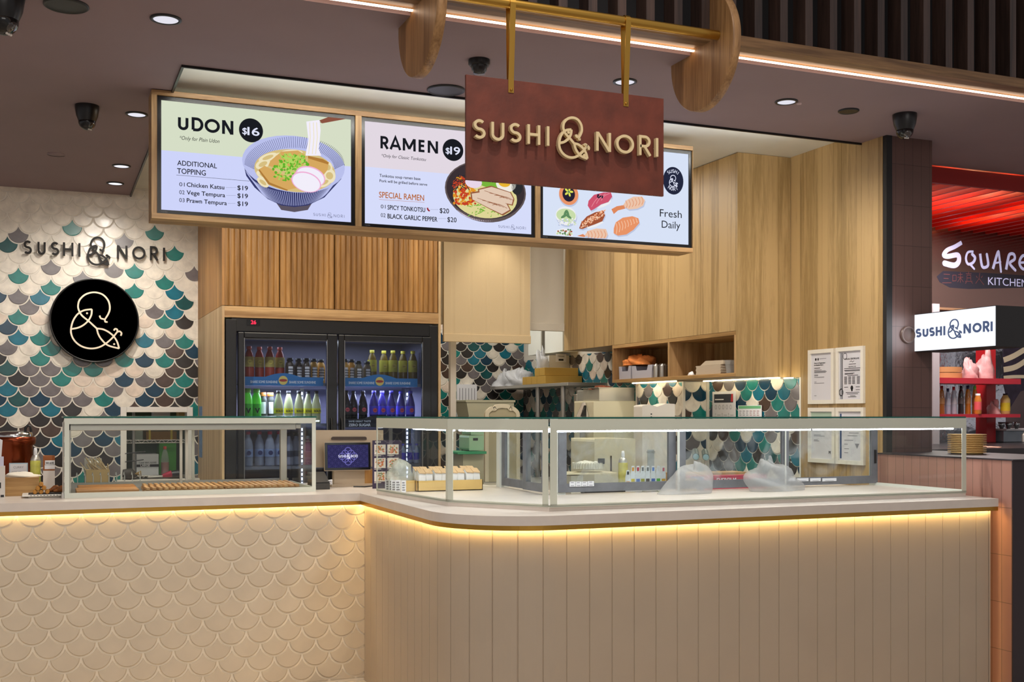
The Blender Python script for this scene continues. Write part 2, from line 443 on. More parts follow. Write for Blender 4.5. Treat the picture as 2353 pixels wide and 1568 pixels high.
# ------------------------------------------------------------------ fish-scale tiling
TILE_COLS = {'w': (228, 220, 206), 'p': (222, 205, 188), 't': (16, 118, 112), 'b': (10, 106, 128), 'n': (8, 54, 78), 'd': (8, 76, 78), 'g': (112, 106, 108), 'k': (42, 38, 38), 'r': (74, 56, 48)}
TKEY = list(TILE_COLS)
TMATS = [M_GROUTW] + [mat('glaze_' + n, TILE_COLS[k], 0.26, var=0.16, vscale=14, coat=0.06) for k, n in
                      zip(TKEY, ('ivory', 'blush', 'teal', 'peacock', 'navy', 'bottle_green', 'grey', 'charcoal', 'umber'))]
def clip(poly, x0, x1, y0, y1):
    for ax, lim, sg in ((0, x0, 1), (0, x1, -1), (1, y0, 1), (1, y1, -1)):
        out = []
        for i in range(len(poly)):
            a, b = poly[i - 1], poly[i]
            ia, ib = (a[ax] - lim) * sg >= 0, (b[ax] - lim) * sg >= 0
            if ia != ib:
                t = (lim - a[ax]) / (b[ax] - a[ax]); out.append((a[0] + (b[0] - a[0]) * t, a[1] + (b[1] - a[1]) * t))
            if ib: out.append(b)
        poly = out
        if len(poly) < 3: return []
    return poly
def scales(mb, fr, rects, W, px, py, colour, g=0.007, h=0.005, vs=1.0, seed=1):
    """fish-scale tiles in a frame; (px, py) is the pointed top of one tile, colour(ix, iy) gives a material slot"""
    R = W / 2; rnd = random.Random(seed)
    r1, r2 = R - g / 2, R + g / 2
    a_in = math.degrees(math.acos(R / r2))
    dd = R * math.sqrt(2); tt = (dd * dd + r1 * r1 - r2 * r2) / (2 * dd); hh = math.sqrt(r1 * r1 - tt * tt)
    qx, qy = (tt + hh) * math.sqrt(.5), (tt - hh) * math.sqrt(.5)                   # where bottom arc and side arc meet
    a1 = math.degrees(math.atan2(qy, qx)); a2 = math.degrees(math.atan2(qy - R, qx - R)) % 360
    shape = arc(0, 0, r1, r1, 180 - a1, 360 + a1, 14) + arc(R, R, r2, r2, a2, 180 + a_in, 7)[1:] + arc(-R, R, r2, r2, 360 - a_in, 540 - a2, 7)[1:-1]
    X0, X1 = min(r[0] for r in rects), max(r[1] for r in rects); Y0, Y1 = min(r[2] for r in rects), max(r[3] for r in rects)
    cy0 = py - R * vs
    for iy in range(int((Y0 - cy0) / (R * vs)) - 2, int((Y1 - cy0) / (R * vs)) + 3):
        off = R if iy % 2 else 0.0
        for ix in range(int((X0 - px) / W) - 2, int((X1 - px) / W) + 3):
            cx, c_y = px + off + ix * W, cy0 + iy * R * vs
            m = None; tx, ty = rnd.uniform(-.012, .012), rnd.uniform(-.012, .012)
            for rc in rects:
                if cx + R < rc[0] or cx - R > rc[1] or c_y + R < rc[2] or c_y - R > rc[3]: continue
                if m is None: m = colour(ix, iy)
                pts = [(cx + x, c_y + y * vs) for x, y in shape]
                if cx - R >= rc[0] and cx + R <= rc[1] and c_y - R * vs >= rc[2] and c_y + R * vs <= rc[3]:
                    n = len(pts); rings = []
                    for k, d in ((1.0, 0.0), (1.0, h * 0.55), (0.945, h)):
                        rings += [fr.p(cx + (x - cx) * k, c_y + (y - c_y) * k, d + ((x - cx) * tx + (y - c_y) * ty if d else 0)) for x, y in pts]
                    fs = [(i, (i + 1) % n, n + (i + 1) % n, n + i) for i in range(n)] + [(n + i, n + (i + 1) % n, 2 * n + (i + 1) % n, 2 * n + i) for i in range(n)]
                    rings.append(fr.p(cx, c_y, h))
                    fs += [(2 * n + i, 2 * n + (i + 1) % n, 3 * n) for i in range(n)]
                    mb.add(rings, fs, m)
                else:
                    q = clip(pts, *rc)
                    if len(q) > 2: mb.fprism(fr, q, 0.0, h * 0.9, m)
def pick(weights, rnd):
    t = rnd.random() * sum(weights.values())
    for k, x in weights.items():
        t -= x
        if t <= 0: return 1 + TKEY.index(k)
    return 1

# ------------------------------------------------------------------ the setting
ZC = 3.2                                                     # mauve ceiling
YL, YB = 9.25, 11.1                                          # tiled wall on the left, kitchen back wall
XS = 4.765                                                   # side wall of the kitchen
b = MB().box(-8, 12, -8, 14, -0.1, 0.0)
struct(b.build('floor', grid_tiles('floor_tiles', (200, 190, 178), (150, 142, 132), ('X', 'Y'), (0.6, 0.6), (0, 0.1), 0.003, 0.35)), 'pale tiled concourse floor')
RX0, RX1, RY0 = 0.633, 4.755, 5.69                           # recess in the ceiling
b = MB()
b.box(-6, RX0, 4.60, 9.6, ZC, 3.34).box(RX0, 14, 4.60, RY0, ZC, 3.34).box(4.801, 14, RY0, 6.0, ZC, 3.34)
struct(b.build('ceiling', M_MAUVE), 'mauve painted ceiling over the counter')
b = MB().box(RX0 - 0.05, 5.2, RY0 - 0.05, 11.4, 3.262, 3.34)
struct(b.build('ceiling', M_WHITE), 'white ceiling panel set back behind the mauve ceiling')
b = MB().box(RX0 - 0.012, RX1, RY0 - 0.012, RY0, 3.188, 3.262).box(RX0 - 0.012, RX0, RY0, YL, 3.188, 3.262)
struct(b.build('trim_1', M_BLACK), 'black shadow line edging the white ceiling panel')

# tiled wall on the left with its pass-through opening
fw = Fr((0, YL, 0))
pw = [aty(276.5, 935.5, YL), aty(442.5, 1100, YL)]
WX0, WX1, WZ1, WZ0 = pw[0].x, pw[1].x, pw[0].z, 0.98
b = MB()
b.box(-6, WX0 + .02, YL, YL + .12, 0, 3.3).box(WX1 - .02, 1.25, YL, YL + .12, 0, 3.3).box(WX0 + .02, WX1 - .02, YL, YL + .12, WZ1 - .02, 3.3).box(WX0 + .02, WX1 - .02, YL, YL + .12, 0, WZ0)
W1 = 0.1512
ref = aty(166, 497.5, YL)
raw = """482,225,t 122,265,g 48,338,d 828,315,g 1030,272,t 1165,408,t 342,490,g 122,540,t 760,508,g 895,525,t 1292,540,g 550,565,g 692,575,b
342,622,t 1095,595,t 893,655,t 268,690,b 1160,660,b 122,675,g -20,700,n 1228,730,d 195,748,g 1025,780,g 1160,790,b 122,815,t 1090,855,t 1222,855,k
50,880,n 268,955,t 122,955,b 958,970,b 1090,980,g 1218,980,t 50,1010,g 340,1020,t -20,1090,k 1155,1050,r 1282,1050,n 268,1090,t 1090,1105,t 958,1110,n
830,1100,t 50,1145,d 195,1160,g 480,1170,t 622,1170,t 122,1230,k 268,1235,g 1155,1172,r 1285,1175,k 412,1225,t 825,1235,n 955,1230,g 1090,1240,r 1218,1240,t
50,1290,b 482,1290,n 122,1365,d 265,1365,n 408,1365,g 548,1365,g 690,1365,t 825,1320,g 1155,1310,t 1285,1290,k 50,1440,b 195,1435,g 340,1435,b 960,1360,n
1090,1360,r 1215,1360,k 755,1425,n 890,1430,r 1025,1420,k 1155,1420,k 1280,1420,t 265,1505,k 410,1490,g 122,1500,w 550,1490,p 480,1500,k 620,1500,w
700,560,w 0,640,w 340,760,w 200,900,w 340,890,w 620,1230,p 700,1260,p 550,1290,p 620,1300,p 900,1160,p 1020,1050,w 1020,1180,w 1150,920,p"""
TMAP = {}
for t in raw.split():
    x, y, c = t.split(','); q = aty(float(x) / 2.904, 420 + float(y) / 2.904, YL)
    iy = round((q.z - ref.z) / (W1 / 2 * 1.02)); ix = round((q.x - ref.x - (W1 / 2 if iy % 2 else 0)) / W1)
    TMAP[(ix, iy)] = c
rt = random.Random(21)
def leftcol(ix, iy):
    if (ix, iy) in TMAP: return 1 + TKEY.index(TMAP[(ix, iy)])
    if iy > -8: return 1
    if iy > -13: return pick({'w': 8, 'p': 2, 'g': .6, 'b': .4}, rt)
    if iy > -17: return pick({'w': 5, 'p': 2, 'g': 1.5, 'k': .8, 'n': .8, 't': .8, 'b': .8}, rt)
    if iy > -21: return pick({'w': 1.6, 'g': 3, 'n': 1.6, 'b': 1.4, 'k': 2.6, 'r': .6}, rt)
    return pick({'w': .5, 'g': 3, 'n': 1.8, 'b': 1.2, 't': 1.2, 'k': 4}, rt)
scales(b, fw, [(-2.6, WX0 + .02, .7, 3.25), (WX1 - .02, 1.16, .7, 3.25), (WX0 + .02, WX1 - .02, WZ1 - .02, 3.25), (WX0 + .02, WX1 - .02, .7, WZ0)], W1, ref.x, ref.z, leftcol, vs=1.02, g=0.009, h=0.0035)
struct(b.build('wall_back', TMATS, origin=(0, YL, 0)), 'fish-scale tiled wall, ivory above blending to teal, grey and charcoal')
b = MB()
for x0, x1, z0, z1 in ((WX0, WX0 + .045, WZ0, WZ1), (WX1 - .045, WX1, WZ0, WZ1), (WX0 + .045, WX1 - .045, WZ1 - .042, WZ1)):
    b.box(x0, x1, YL - .022, YL + .14, z0, z1)
b.box(WX0 - .03, WX1 + .11, YL - .11, YL + .14, WZ0 - .035, WZ0)
struct(b.build('window_1', mat('white_gloss', (226, 222, 214), 0.4), bevel=0.003), 'white framed pass-through opening in the tiled wall')

# kitchen behind: back wall, side wall, wood cladding
rk = random.Random(5)
KW = {'w': 2.4, 'p': .8, 'g': 2, 'k': 3, 't': 1.6, 'b': .8, 'n': 1, 'd': 1.2, 'r': .6}
def kitcol(ix, iy): return pick(KW, rk)
b = MB().box(-1.2, 5.2, YB, YB + .1, 0, 3.3)
scales(b, Fr((0, YB, 0)), [(2.6, XS, .85, 2.45)], 0.145, 3.9, 2.0, kitcol, seed=3, g=0.008)
struct(b.build('wall_kitchen', TMATS), 'fish-scale tiled kitchen wall seen under the fabric drops')
b = MB().box(XS, XS + .1, 6.3, YB, 0, 3.3)
fs_ = Fr((XS, 0, 0), (0, -1, 0))                             # faces -X
KW2 = {'w': 3.2, 'p': .6, 'g': 1.6, 'k': 1.5, 't': 2.2, 'b': 1.6, 'n': 1.4, 'r': .6}
def sidecol(ix, iy): return pick(KW2, rk) if iy > -5 else pick(KW, rk)
scales(b, fs_, [(-7.46, -6.305, .8, 1.745), (-YB, -8.2, .8, 2.06)], W1, -6.42, 1.66, sidecol, seed=4)
struct(b.build('wall_right', TMATS), 'fish-scale tiled side wall under the lit oak cupboards')
NX = 4.54                                                    # nib of the side wall
b = MB().box(NX, XS, 7.46, 8.2, 0, 1.742)
scales(b, Fr((0, 7.46, 0)), [(NX + .012, XS, .8, 1.735)], W1, 4.615, 1.66, sidecol, seed=6)
scales(b, Fr((NX, 0, 0), (0, -1, 0)), [(-8.2, -7.472, .8, 1.735)], W1, -7.62, 1.7, sidecol, seed=7)
b.box(NX - .006, NX + .012, 7.452, 7.472, .8, 1.742).box(NX - .006, NX + .006, 8.19, 8.206, .8, 1.742).box(XS - .026, XS, 7.44, 7.46, .8, 1.742)
struct(b.build('pillar', TMATS), 'tiled nib of the side wall with white edge trims')
b = MB().box(XS - .012, XS, 6.295, 6.308, .9, 1.742)
struct(b.build('trim_2', mat('white_trim', (236, 234, 226), 0.4)), 'white trim where the side wall tiles meet the oak cladding')
b = MB()
for y0, y1, z0 in ((5.487, 6.295, 0.0), (6.295, 6.41, 1.742)):
    y = y0
    while y < y1 - 1e-4:
        e = min(y + .194, y1); b.box(4.755, 4.80, y + .0012, e - .0012, z0, 3.262); y = e
b.box(4.762, 4.80, 5.49, 6.4, 1.742, 3.262)
struct(b.build('wall_side', M_WALL, origin=(4.755, 0, 0)), 'oak plank cladding beside the framed certificates')
b = MB().box(3.0 - .27, 3.0 - .20, 9.30, 9.36, 0, 2.6)
q = [aty(1033.5, 900, 9.3), aty(1046.5, 900, 9.3)]
b = MB().box(q[0].x, q[1].x, 9.28, 9.33, 0, 2.4)
struct(b.build('trim_3', mat('white_gloss', (226, 222, 214), 0.4)), 'white upright edging the kitchen doorway beside the fridge')
# tiled column and pony wall
b = MB().box(4.80, 5.118, 5.46, 5.85, 1.25, ZC)
struct(b.build('column', grid_tiles('column_tiles', (92, 66, 60), (62, 44, 40), ('X', 'Z'), (0.0665, 0.25), (4.832, 0.03), 0.0026, 0.45, 0.05)), 'dark brown tiled column')
b = MB().box(4.757, 4.80, 5.455, 5.487, 1.25, ZC)
struct(b.build('trim_4', M_BLACKM), 'black edge strip between the oak wall and the brown column')
b = MB().box(4.66, 5.3, 4.395, 4.40, 0, 1.25, 1).box(4.66, 5.3, 4.40, 5.455, 0, 1.25, 0).box(5.125, 5.3, 5.455, 5.9, 0, 1.25, 0).box(4.652, 5.31, 4.385, 5.455, 1.25, 1.257, 1).box(5.125, 5.31, 5.455, 5.91, 1.25, 1.257, 1)
struct(b.build('partition', [grid_tiles('pony_tiles', (168, 122, 108), (112, 84, 74), ('Y', 'Z'), (0.0665, 0.25), (4.40, 0.0), 0.003, 0.4, 0.06), mat('pony_end', (44, 34, 40), 0.5)]), 'low partition of dusky pink tiles with a dark end and cap')

# slatted bulkhead with the light line
fy = 4.43
b = MB().box(-6, 14, 4.525, 4.54, 3.262, 5.4)
wf = struct(b.build('wall_front', M_DARK), 'dark bulkhead behind a row of timber slats')
xs0 = aty(1734, 60, fy).x % 0.145
b = MB()
for i in range(-40, 92):
    x = xs0 + i * .145
    b.box(x, x + .043, fy, fy + .095, 3.262, 5.4)
o = b.build('slats', M_SLAT, wf); o['label'] = 'dark timber slats'
b = MB().box(-6, 14, fy - .004, fy + .072, 3.214, 3.262).box(-6, 14, fy + .082, 4.60, 3.222, 3.262)
b.build('rail', M_BROWNW, wf)
for x0, x1 in ((-6, 1.448), (1.492, 2.838), (2.88, 14)):
    o = MB().box(x0, x1, 4.564, 4.577, 3.2085, 3.2145).build('light_strip', glow('line_light', (255, 222, 190), 6.0), wf)
    o['label'] = 'warm white line of light'
# ------------------------------------------------------------------ counter
ZT, ZB = 1.05, 1.008                                          # stone top and underside
YF, YR, XP, XE = 6.11, 4.455, 1.63, 4.626                     # stone edges: left run, peninsula front, peninsula side, right end
RC = 0.45
def outline(e):                                               # front edge of the stone, moved inwards by e, from left to right
    a = arc(XP + RC, YR + RC, RC - e, RC - e, 180, 270, 20)
    return [(-1.5, YF + e), (XP + e, YF + e)] + a + [(XE, YR + e)]
st = thing('worktop', 'pale stone worktop turning the corner from the tiled counter to the grooved one', 'worktop', (2.5, 5.5, ZB))
top = [(x, y, ZB) for x, y in outline(0)] + [(XE, 5.95, ZB), (2.55, 5.95, ZB), (2.55, 7.16, ZB), (-1.5, 7.16, ZB)]
MB().prism(top, (0, 0, ZT - ZB)).build('slab', M_STONE, st, bevel=0.003)
flat = Fr((0, 0, 0), (1, 0, 0), (0, 1, 0))                    # normal +Z
lip = outline(0.006)
o = MB().ribbon(flat, lip, 0.004, 0.986, ZB).build('edge_lip', M_BRASS, st); o['label'] = 'thin brass lip under the stone edge'
led = outline(0.017)
led[-1] = (4.606, YR + .017)
o = MB().ribbon(flat, led, 0.010, 0.995, 1.001).build('light_strip', glow('counter_light', (255, 214, 136), 62.0), st); o['label'] = 'hidden warm light strip'

PE = 0.030                                                    # panels set back under the stone
M_CTILE = mat('cream_scale_tile', (206, 191, 168), 0.3, var=0.05, vscale=7, coat=0.15)
M_CGR = mat('cream_grout', (238, 226, 204), 0.6)
b = MB().box(-1.5, XP + PE, YF + PE, 6.4, 0, ZB - .001)
fc = Fr((0, YF + PE, 0))
r0 = aty(293.8, 1203.5, YF + PE)
scales(b, fc, [(-1.5, XP + PE, .02, .998)], 0.1512, r0.x, r0.z, lambda i, j: 1, g=0.011, h=0.0085, vs=0.99, seed=9)
o = b.build('service_counter', [M_CGR, M_CTILE]); tag(o, 'cream fish-scale tiled counter front lit from under the stone top', 'counter')
# grooved peninsula front: boards following the curve
M_BOARD = mat('cream_board', (176, 160, 140), 0.4, var=0.03, vscale=3)
P = [(XP + PE, YF + PE)]
pts = outline(PE)[1:]; pts[-1] = (4.60, YR + PE)
seg = [(V(pts[i]), V(pts[i + 1])) for i in range(len(pts) - 1)]
tot = sum((c - a).length for a, c in seg)
def along(s_):
    for a, c in seg:
        l = (c - a).length
        if s_ <= l + 1e-9: return a + (c - a) * (s_ / l), (c - a).normalized()
        s_ -= l
    a, c = seg[-1]; return c, (c - a).normalized()
b = MB(); bw = 0.1128
s0 = (aty(1302, 1300, YR + PE).x - (XP + RC)) + sum((c - a).length for a, c in seg[:-1]) if False else None
base = sum((c - a).length for a, c in seg[:-1]); sx = base + aty(1302, 1300, YR + PE).x - seg[-1][0].x
s = sx % bw - bw; cuts = []
while s < tot: cuts.append(s); s += bw
prof = []
for c0 in cuts:
    for ds, dd in ((0.0, .004), (.0016, .004), (.004, 0.0), (.03, 0), (.056, 0), (.084, 0), (bw - .0025, 0.0), (bw - .0005, .004)):
        t = c0 + ds
        if 0 <= t <= tot: prof.append((t, dd))
lo, hi = [], []
for t, dd in prof:
    p, d = along(t); nrm = V((d.y, -d.x)) * -1                # inwards
    q = p + nrm * dd
    lo.append((q.x, q.y, 0.0)); hi.append((q.x, q.y, ZB - .001))
n = len(lo)
b.add(lo + hi, [(i, i + 1, n + i + 1, n + i) for i in range(n - 1)])
b.box(2.1, 4.59, YR + PE + .012, 5.3, 0, 1.0).box(XP + PE + .012, 2.2, 5.0, 6.13, 0, 1.0).box(4.588, 4.60, YR + PE, 5.3, 0, ZB - .001)
o = b.build('service_counter', M_BOARD); tag(o, 'cream counter front of vertical grooved boards curving round the corner', 'counter')
o = MB().box(4.612, 4.622, YR + .055, YR + .062, 0.0, 0.985).build('strip_lamp', glow('end_light', (255, 214, 130), 2.6))
tag(o, 'upright warm light strip in the gap between the grooved counter and the pink tiled wall', 'light strip')
o = MB().box(1.33, 1.50, 6.00, 6.10, 0, .012).build('floor_mat', mat('mat_fibre', (120, 104, 84), 0.95, bump=0.6, bscale=300)); tag(o, 'corner of a fibre mat on the floor by the tiled counter', 'mat')

# ------------------------------------------------------------------ left display case
YC, CX0, CX1, YCB, ZCT = 6.36, 0.10, 1.436, 7.06, 1.480
ca = thing('display_case', 'glass display case on the tiled counter holding slatted wooden racks', 'display case', (.77, 6.7, ZT))
b = MB()
b.box(CX0, CX1, YC, YC + .006, ZT + .012, ZCT - .010)
b.build('front_pane', M_GLASS, ca)
MB().box(CX0, CX0 + .006, YC + .007, YCB, ZT + .012, ZCT - .010).build('side_pane', M_GLASS, ca)
MB().box(CX1 - .006, CX1, YC + .007, YCB, ZT + .012, ZCT - .010).build('side_pane', M_GLASS, ca)
b = MB().box(CX0 - .004, CX1 + .004, YC - .004, YCB, ZCT - .008, ZCT, 1)
b.build('top_pane', [M_GLASS, M_GEDGE], ca)
b = MB()
b.box(CX0, CX1, YC - .003, YC, ZCT - .040, ZCT - .009).box(CX0, CX0 + .024, YC - .003, YC, ZT, ZCT - .040).box(CX1 - .022, CX1, YC - .003, YC, ZT, ZCT - .040)
b.box(CX0, CX1, YC - .004, YC + .012, ZT, ZT + .026)
b.box(CX0, CX0 + .012, YC + .012, YCB, ZT, ZT + .024).box(CX1 - .012, CX1, YC + .012, YCB, ZT, ZT + .024)
o = b.build('frame', mat('frosted_edge', (214, 218, 206), 0.3), ca); o['label'] = 'pale frosted border of the glass'
b = MB().box(CX0 + .02, CX1 - .02, YC + .02, YCB, ZT, ZT + .008).box(CX0 + .02, CX1 - .02, YCB - .025, YCB, ZT + .008, ZT + .04)
b.build('deck', M_STEELD, ca)
g = MB()
g.box(CX0 + .02, 1.335, 6.42, 6.46, 1.404, 1.440).box(CX0 + .02, 1.345, 6.46, 6.95, 1.44, 1.452).box(1.335, 1.365, 6.425, 6.455, 1.41, 1.437)
g.box(1.352, 1.392, 6.96, 6.998, ZT, 1.46).box(CX0 + .012, CX0 + .034, 6.42, 6.46, ZT, 1.44)
o = g.build('heat_bridge', M_STEEL, ca, bevel=.003); o['label'] = 'stainless bridge with heat lamps under it'
for u in (297, 388, 475, 560, 645):
    p = aty(u, 995, 6.62)
    MB().lathe([(.030, 1.445), (.030, 1.42), (.022, 1.405), (0.0, 1.40)], (p.x, 6.62, 0), 14).build('heat_lamp', mat('lamp_glass', (236, 222, 196), 0.2), o)
b = MB()
for u, y in ((416, 7.03), (429, 7.045), (444, 7.055)):
    p = aty(u, 1050, y); b.box(p.x - .008, p.x + .008, y, y + .010, ZT + .02, 1.44)
b.build('door_stile', M_STEEL, ca)
MB().box(CX0 + .02, aty(424, 1050, 7.04).x, 7.034, 7.038, ZT + .03, 1.44).build('sliding_pane', M_GLASS, ca)
MB().box(aty(424, 1050, 7.05).x, CX1 - .04, 7.05, 7.054, ZT + .03, 1.44).build('sliding_pane', M_GLASS, ca)
for i in range(9):                                            # row of little hooks along the back rail
    p = aty(178 + i * 18, 1100, 7.0); x = p.x
    MB().tube([(x, 7.0, ZT + .04), (x, 6.99, ZT + .075), (x - .004, 6.985, ZT + .10), (x - .006, 6.98, ZT + .085)], .003, 6).build('hook', mat('clear_plastic', (200, 205, 205), 0.2), ca)
for lx in (.45, 1.0): lamp('heat_lamp_light', 'AREA', (lx, 6.62, 1.398), 1.5, (1, .86, .66), (lx, 6.62, 0), .5, size_y=.06)
# wooden racks and board inside
M_RACK = wood('rack_wood', (176, 132, 82), (222, 182, 130), 'Y', 'X', scale=2.0)
M_BOARDW = wood('board_wood', (156, 104, 54), (200, 146, 86), 'X', 'Y', scale=1.6)
z0 = ZT + .010
p0, p1, p2 = atz(333, 1134, z0), atz(522, 1131, z0), atz(697, 1127, z0)
def rack(x0, x1, y0, y1, label):
    t = thing('slatted_rack', label, 'rack', ((x0 + x1) / 2, (y0 + y1) / 2, z0), 'slatted wooden racks in the left case')
    n = 13; pit = (x1 - x0) / n
    for i in range(n):
        x = x0 + pit * (i + .5)
        MB().box(x - pit * .30, x + pit * .30, y0, y1, z0 + .016, z0 + .030).build('slat', M_RACK, t, bevel=.0015)
    MB().box(x0, x1, y0 + .02, y0 + .036, z0, z0 + .016).build('runner', M_RACK, t)
    MB().box(x0, x1, y1 - .036, y1 - .02, z0, z0 + .016).build('runner', M_RACK, t)
    return t
ya, yb, yc = YC + .06, YC + .275, YC + .49
rack(p0.x, p1.x - .006, ya, yb - .006, 'slatted wooden rack beside the wooden board, front row')
rack(p1.x + .002, p2.x, ya, yb - .006, 'slatted wooden rack under the right end of the heat bridge, front row')
rack(p0.x + .01, p1.x - .002, yb + .004, yc, 'slatted wooden rack beside the wooden board, back row')
rack(p1.x + .006, p2.x + .01, yb + .004, yc, 'slatted wooden rack under the right end of the heat bridge, back row')
q0 = atz(175, 1138, z0); q1 = atz(330, 1136, z0)
t = thing('cutting_board', 'plain wooden board in the left case beside the slatted racks', 'board', ((q0.x + q1.x) / 2, 6.55, z0))
MB().box(q0.x, q1.x - .02, ya - .01, yb, z0, z0 + .026).build('front_panel', M_BOARDW, t, bevel=.003)
MB().box(q0.x + .015, q1.x - .02, yb + .006, yc - .02, z0, z0 + .030).build('back_panel', M_BOARDW, t, bevel=.003)

# ------------------------------------------------------------------ right display case (L-shaped)
ZG = 1.07
A0, A1, B1, C0, C1 = V((1.70, 6.02)), V((1.80, 5.12)), V((2.125, 4.665)), V((2.13, 4.655)), V((4.575, 4.63))
CB, AB = 5.34, 2.455                                          # inner back planes
cb_ = thing('display_case', 'long lit glass display case bending round the curved counter', 'display case', (3.1, 5.2, ZT))
def frame2(a, c): d = (c - a).normalized(); return Fr((a.x, a.y, 0), (d.x, d.y, 0)), (c - a).length
foot = [(p.x, p.y, ZT) for p in (A0, A1, B1, C1)] + [(4.575, CB + .05, ZT), (AB + .05, CB + .05, ZT), (AB + .05, 6.2, ZT)]
MB().prism(foot, (0, 0, ZG - ZT)).build('plinth', M_STONE, cb_, bevel=.003)
fr_ = MB(); lp = MB()
for nm, a, c, wl, wr in (('A', A0, A1, .012, .020), ('B', A1, B1, .030, .030), ('C', C0, C1, .034, .030)):
    f, L = frame2(a, c)
    if nm == 'A': f = Fr(f.o, f.ux, (0, 0, 1))
    MB().fbox(f, 0, L, ZG, ZCT - .010, -.007, -.001).build('front_pane', M_GLASS, cb_)
    fr_.fbox(f, 0, L, ZCT - .062, ZCT - .009, -.001, .002).fbox(f, 0, wl, ZG, ZCT - .062, -.001, .002).fbox(f, L - wr, L, ZG, ZCT - .062, -.001, .002).fbox(f, 0, L, ZG, ZG + .012, -.001, .002)
    fr_.fbox(f, 0, L, ZG - .002, ZG + .006, -.02, .002)
o = fr_.build('frame', M_SAGE, cb_); o['label'] = 'pale green-grey border printed round the panes'
fe, LE = frame2(V((4.575, 4.63)), V((4.575, CB + .04)))
MB().box(4.569, 4.575, 4.64, CB + .04, ZG, ZCT - .01).build('side_pane', M_GLASS, cb_)
b = MB().box(4.565, 4.577, 4.635, CB + .04, ZG, ZG + .016).box(4.56, 4.577, CB - .01, CB + .04, ZG, ZCT - .01).box(4.565, 4.577, 4.635, CB + .04, ZCT - .03, ZCT - .01)
b.build('edge_rail', mat('white_post', (224, 226, 218), 0.4), cb_); b = MB()
for x0, x1, y0, y1, z1 in ((AB - .03, AB + .03, 6.0, 6.05, .01), (AB + .005, AB + .029, CB - .01, CB + .04, .01), (AB + .03, AB + .075, CB - .005, CB + .03, .02)):
    MB().box(x0, x1, y0, y1, ZG, ZCT - z1).build('corner_post', mat('white_post', (224, 226, 218), 0.4), cb_)
tp = [(p.x, p.y, ZCT - .008) for p in (A0, A1, B1, C1)] + [(4.58, CB + .05, ZCT - .008), (AB + .03, CB + .05, ZCT - .008), (AB + .03, 6.06, ZCT - .008)]
MB().prism(tp, (0, 0, .008), 0, mside=1).build('top_pane', [M_GLASS, M_GEDGE], cb_)
MB().prism([A0.to_3d() + V((0, 0, ZG)), (AB, 6.045, ZG), (AB, 6.05, ZG), A0.to_3d() + V((0, .006, ZG))], (0, 0, ZCT - .01 - ZG)).build('end_pane', M_GLASS, cb_)
# tube lights under the top
for nm, a, c in (('A', V((1.83, 5.75)), V((1.845, 5.16))), ('B', V((1.86, 5.12)), V((2.16, 4.70))), ('C', V((2.17, 4.70)), V((3.60, 4.69))), ('C', V((3.62, 4.69)), V((4.53, 4.68)))):
    ln = MB().tube([(a.x, a.y, 1.418), (c.x, c.y, 1.418)], .008, 10, 0)
    o = ln.build('tube_light', glow('case_light', (236, 244, 255), 40.0), cb_); o['label'] = 'white tube light'
    MB().tube([(a.x, a.y, 1.430), (c.x, c.y, 1.430)], .006, 8).build('tube_fitting', mat('white_gloss', (226, 222, 214), 0.4), cb_)
# back doors
M_DFR = mat('door_frame_grey', (104, 106, 112), 0.45, var=0.15, vscale=20)
def backdoor(f, x0, x1, d, handle=None):
    z0_, z1_, t = ZG + .012, ZCT - .045, .045
    m = MB()
    m.fbox(f, x0, x1, z0_, z0_ + t, d, d + .018).fbox(f, x0, x1, z1_ - t * .8, z1_, d, d + .018).fbox(f, x0, x0 + t, z0_ + t, z1_ - t * .8, d, d + .018).fbox(f, x1 - t, x1, z0_ + t, z1_ - t * .8, d, d + .018)
    o = m.build('back_door', M_DFR, cb_, bevel=.003)
    MB().fbox(f, x0 + t, x1 - t, z0_ + t, z1_ - t * .8, d + .006, d + .010).build('pane', M_GLASSH, o)
    if handle is not None:
        MB().fbox(f, handle - .007, handle + .007, 1.20, 1.28, d + .018, d + .024).build('handle', M_BLACK, o)
fC = Fr((0, CB, 0))
xd = [aty(u, 1050, CB).x for u in (1281, 1550, 1793, 2012)]
backdoor(fC, xd[0], xd[1] - .002, 0.0); backdoor(fC, xd[1] + .002, xd[2] + .03, .022); backdoor(fC, xd[2], xd[3], 0.0, xd[3] - .02)
fA = Fr((AB, 0, 0), (0, -1, 0))
backdoor(fA, -6.0, -5.62, 0.0); backdoor(fA, -5.64, -5.345, .022)
MB().box(xd[1] - .008, xd[1] + .006, CB - .045, CB - .041, ZG, ZCT - .05).box(xd[2] - .003, xd[2] + .005, CB - .05, CB - .046, ZG, ZCT - .05).build('pane_edge', mat('bright_edge', (214, 216, 206), 0.3), cb_)
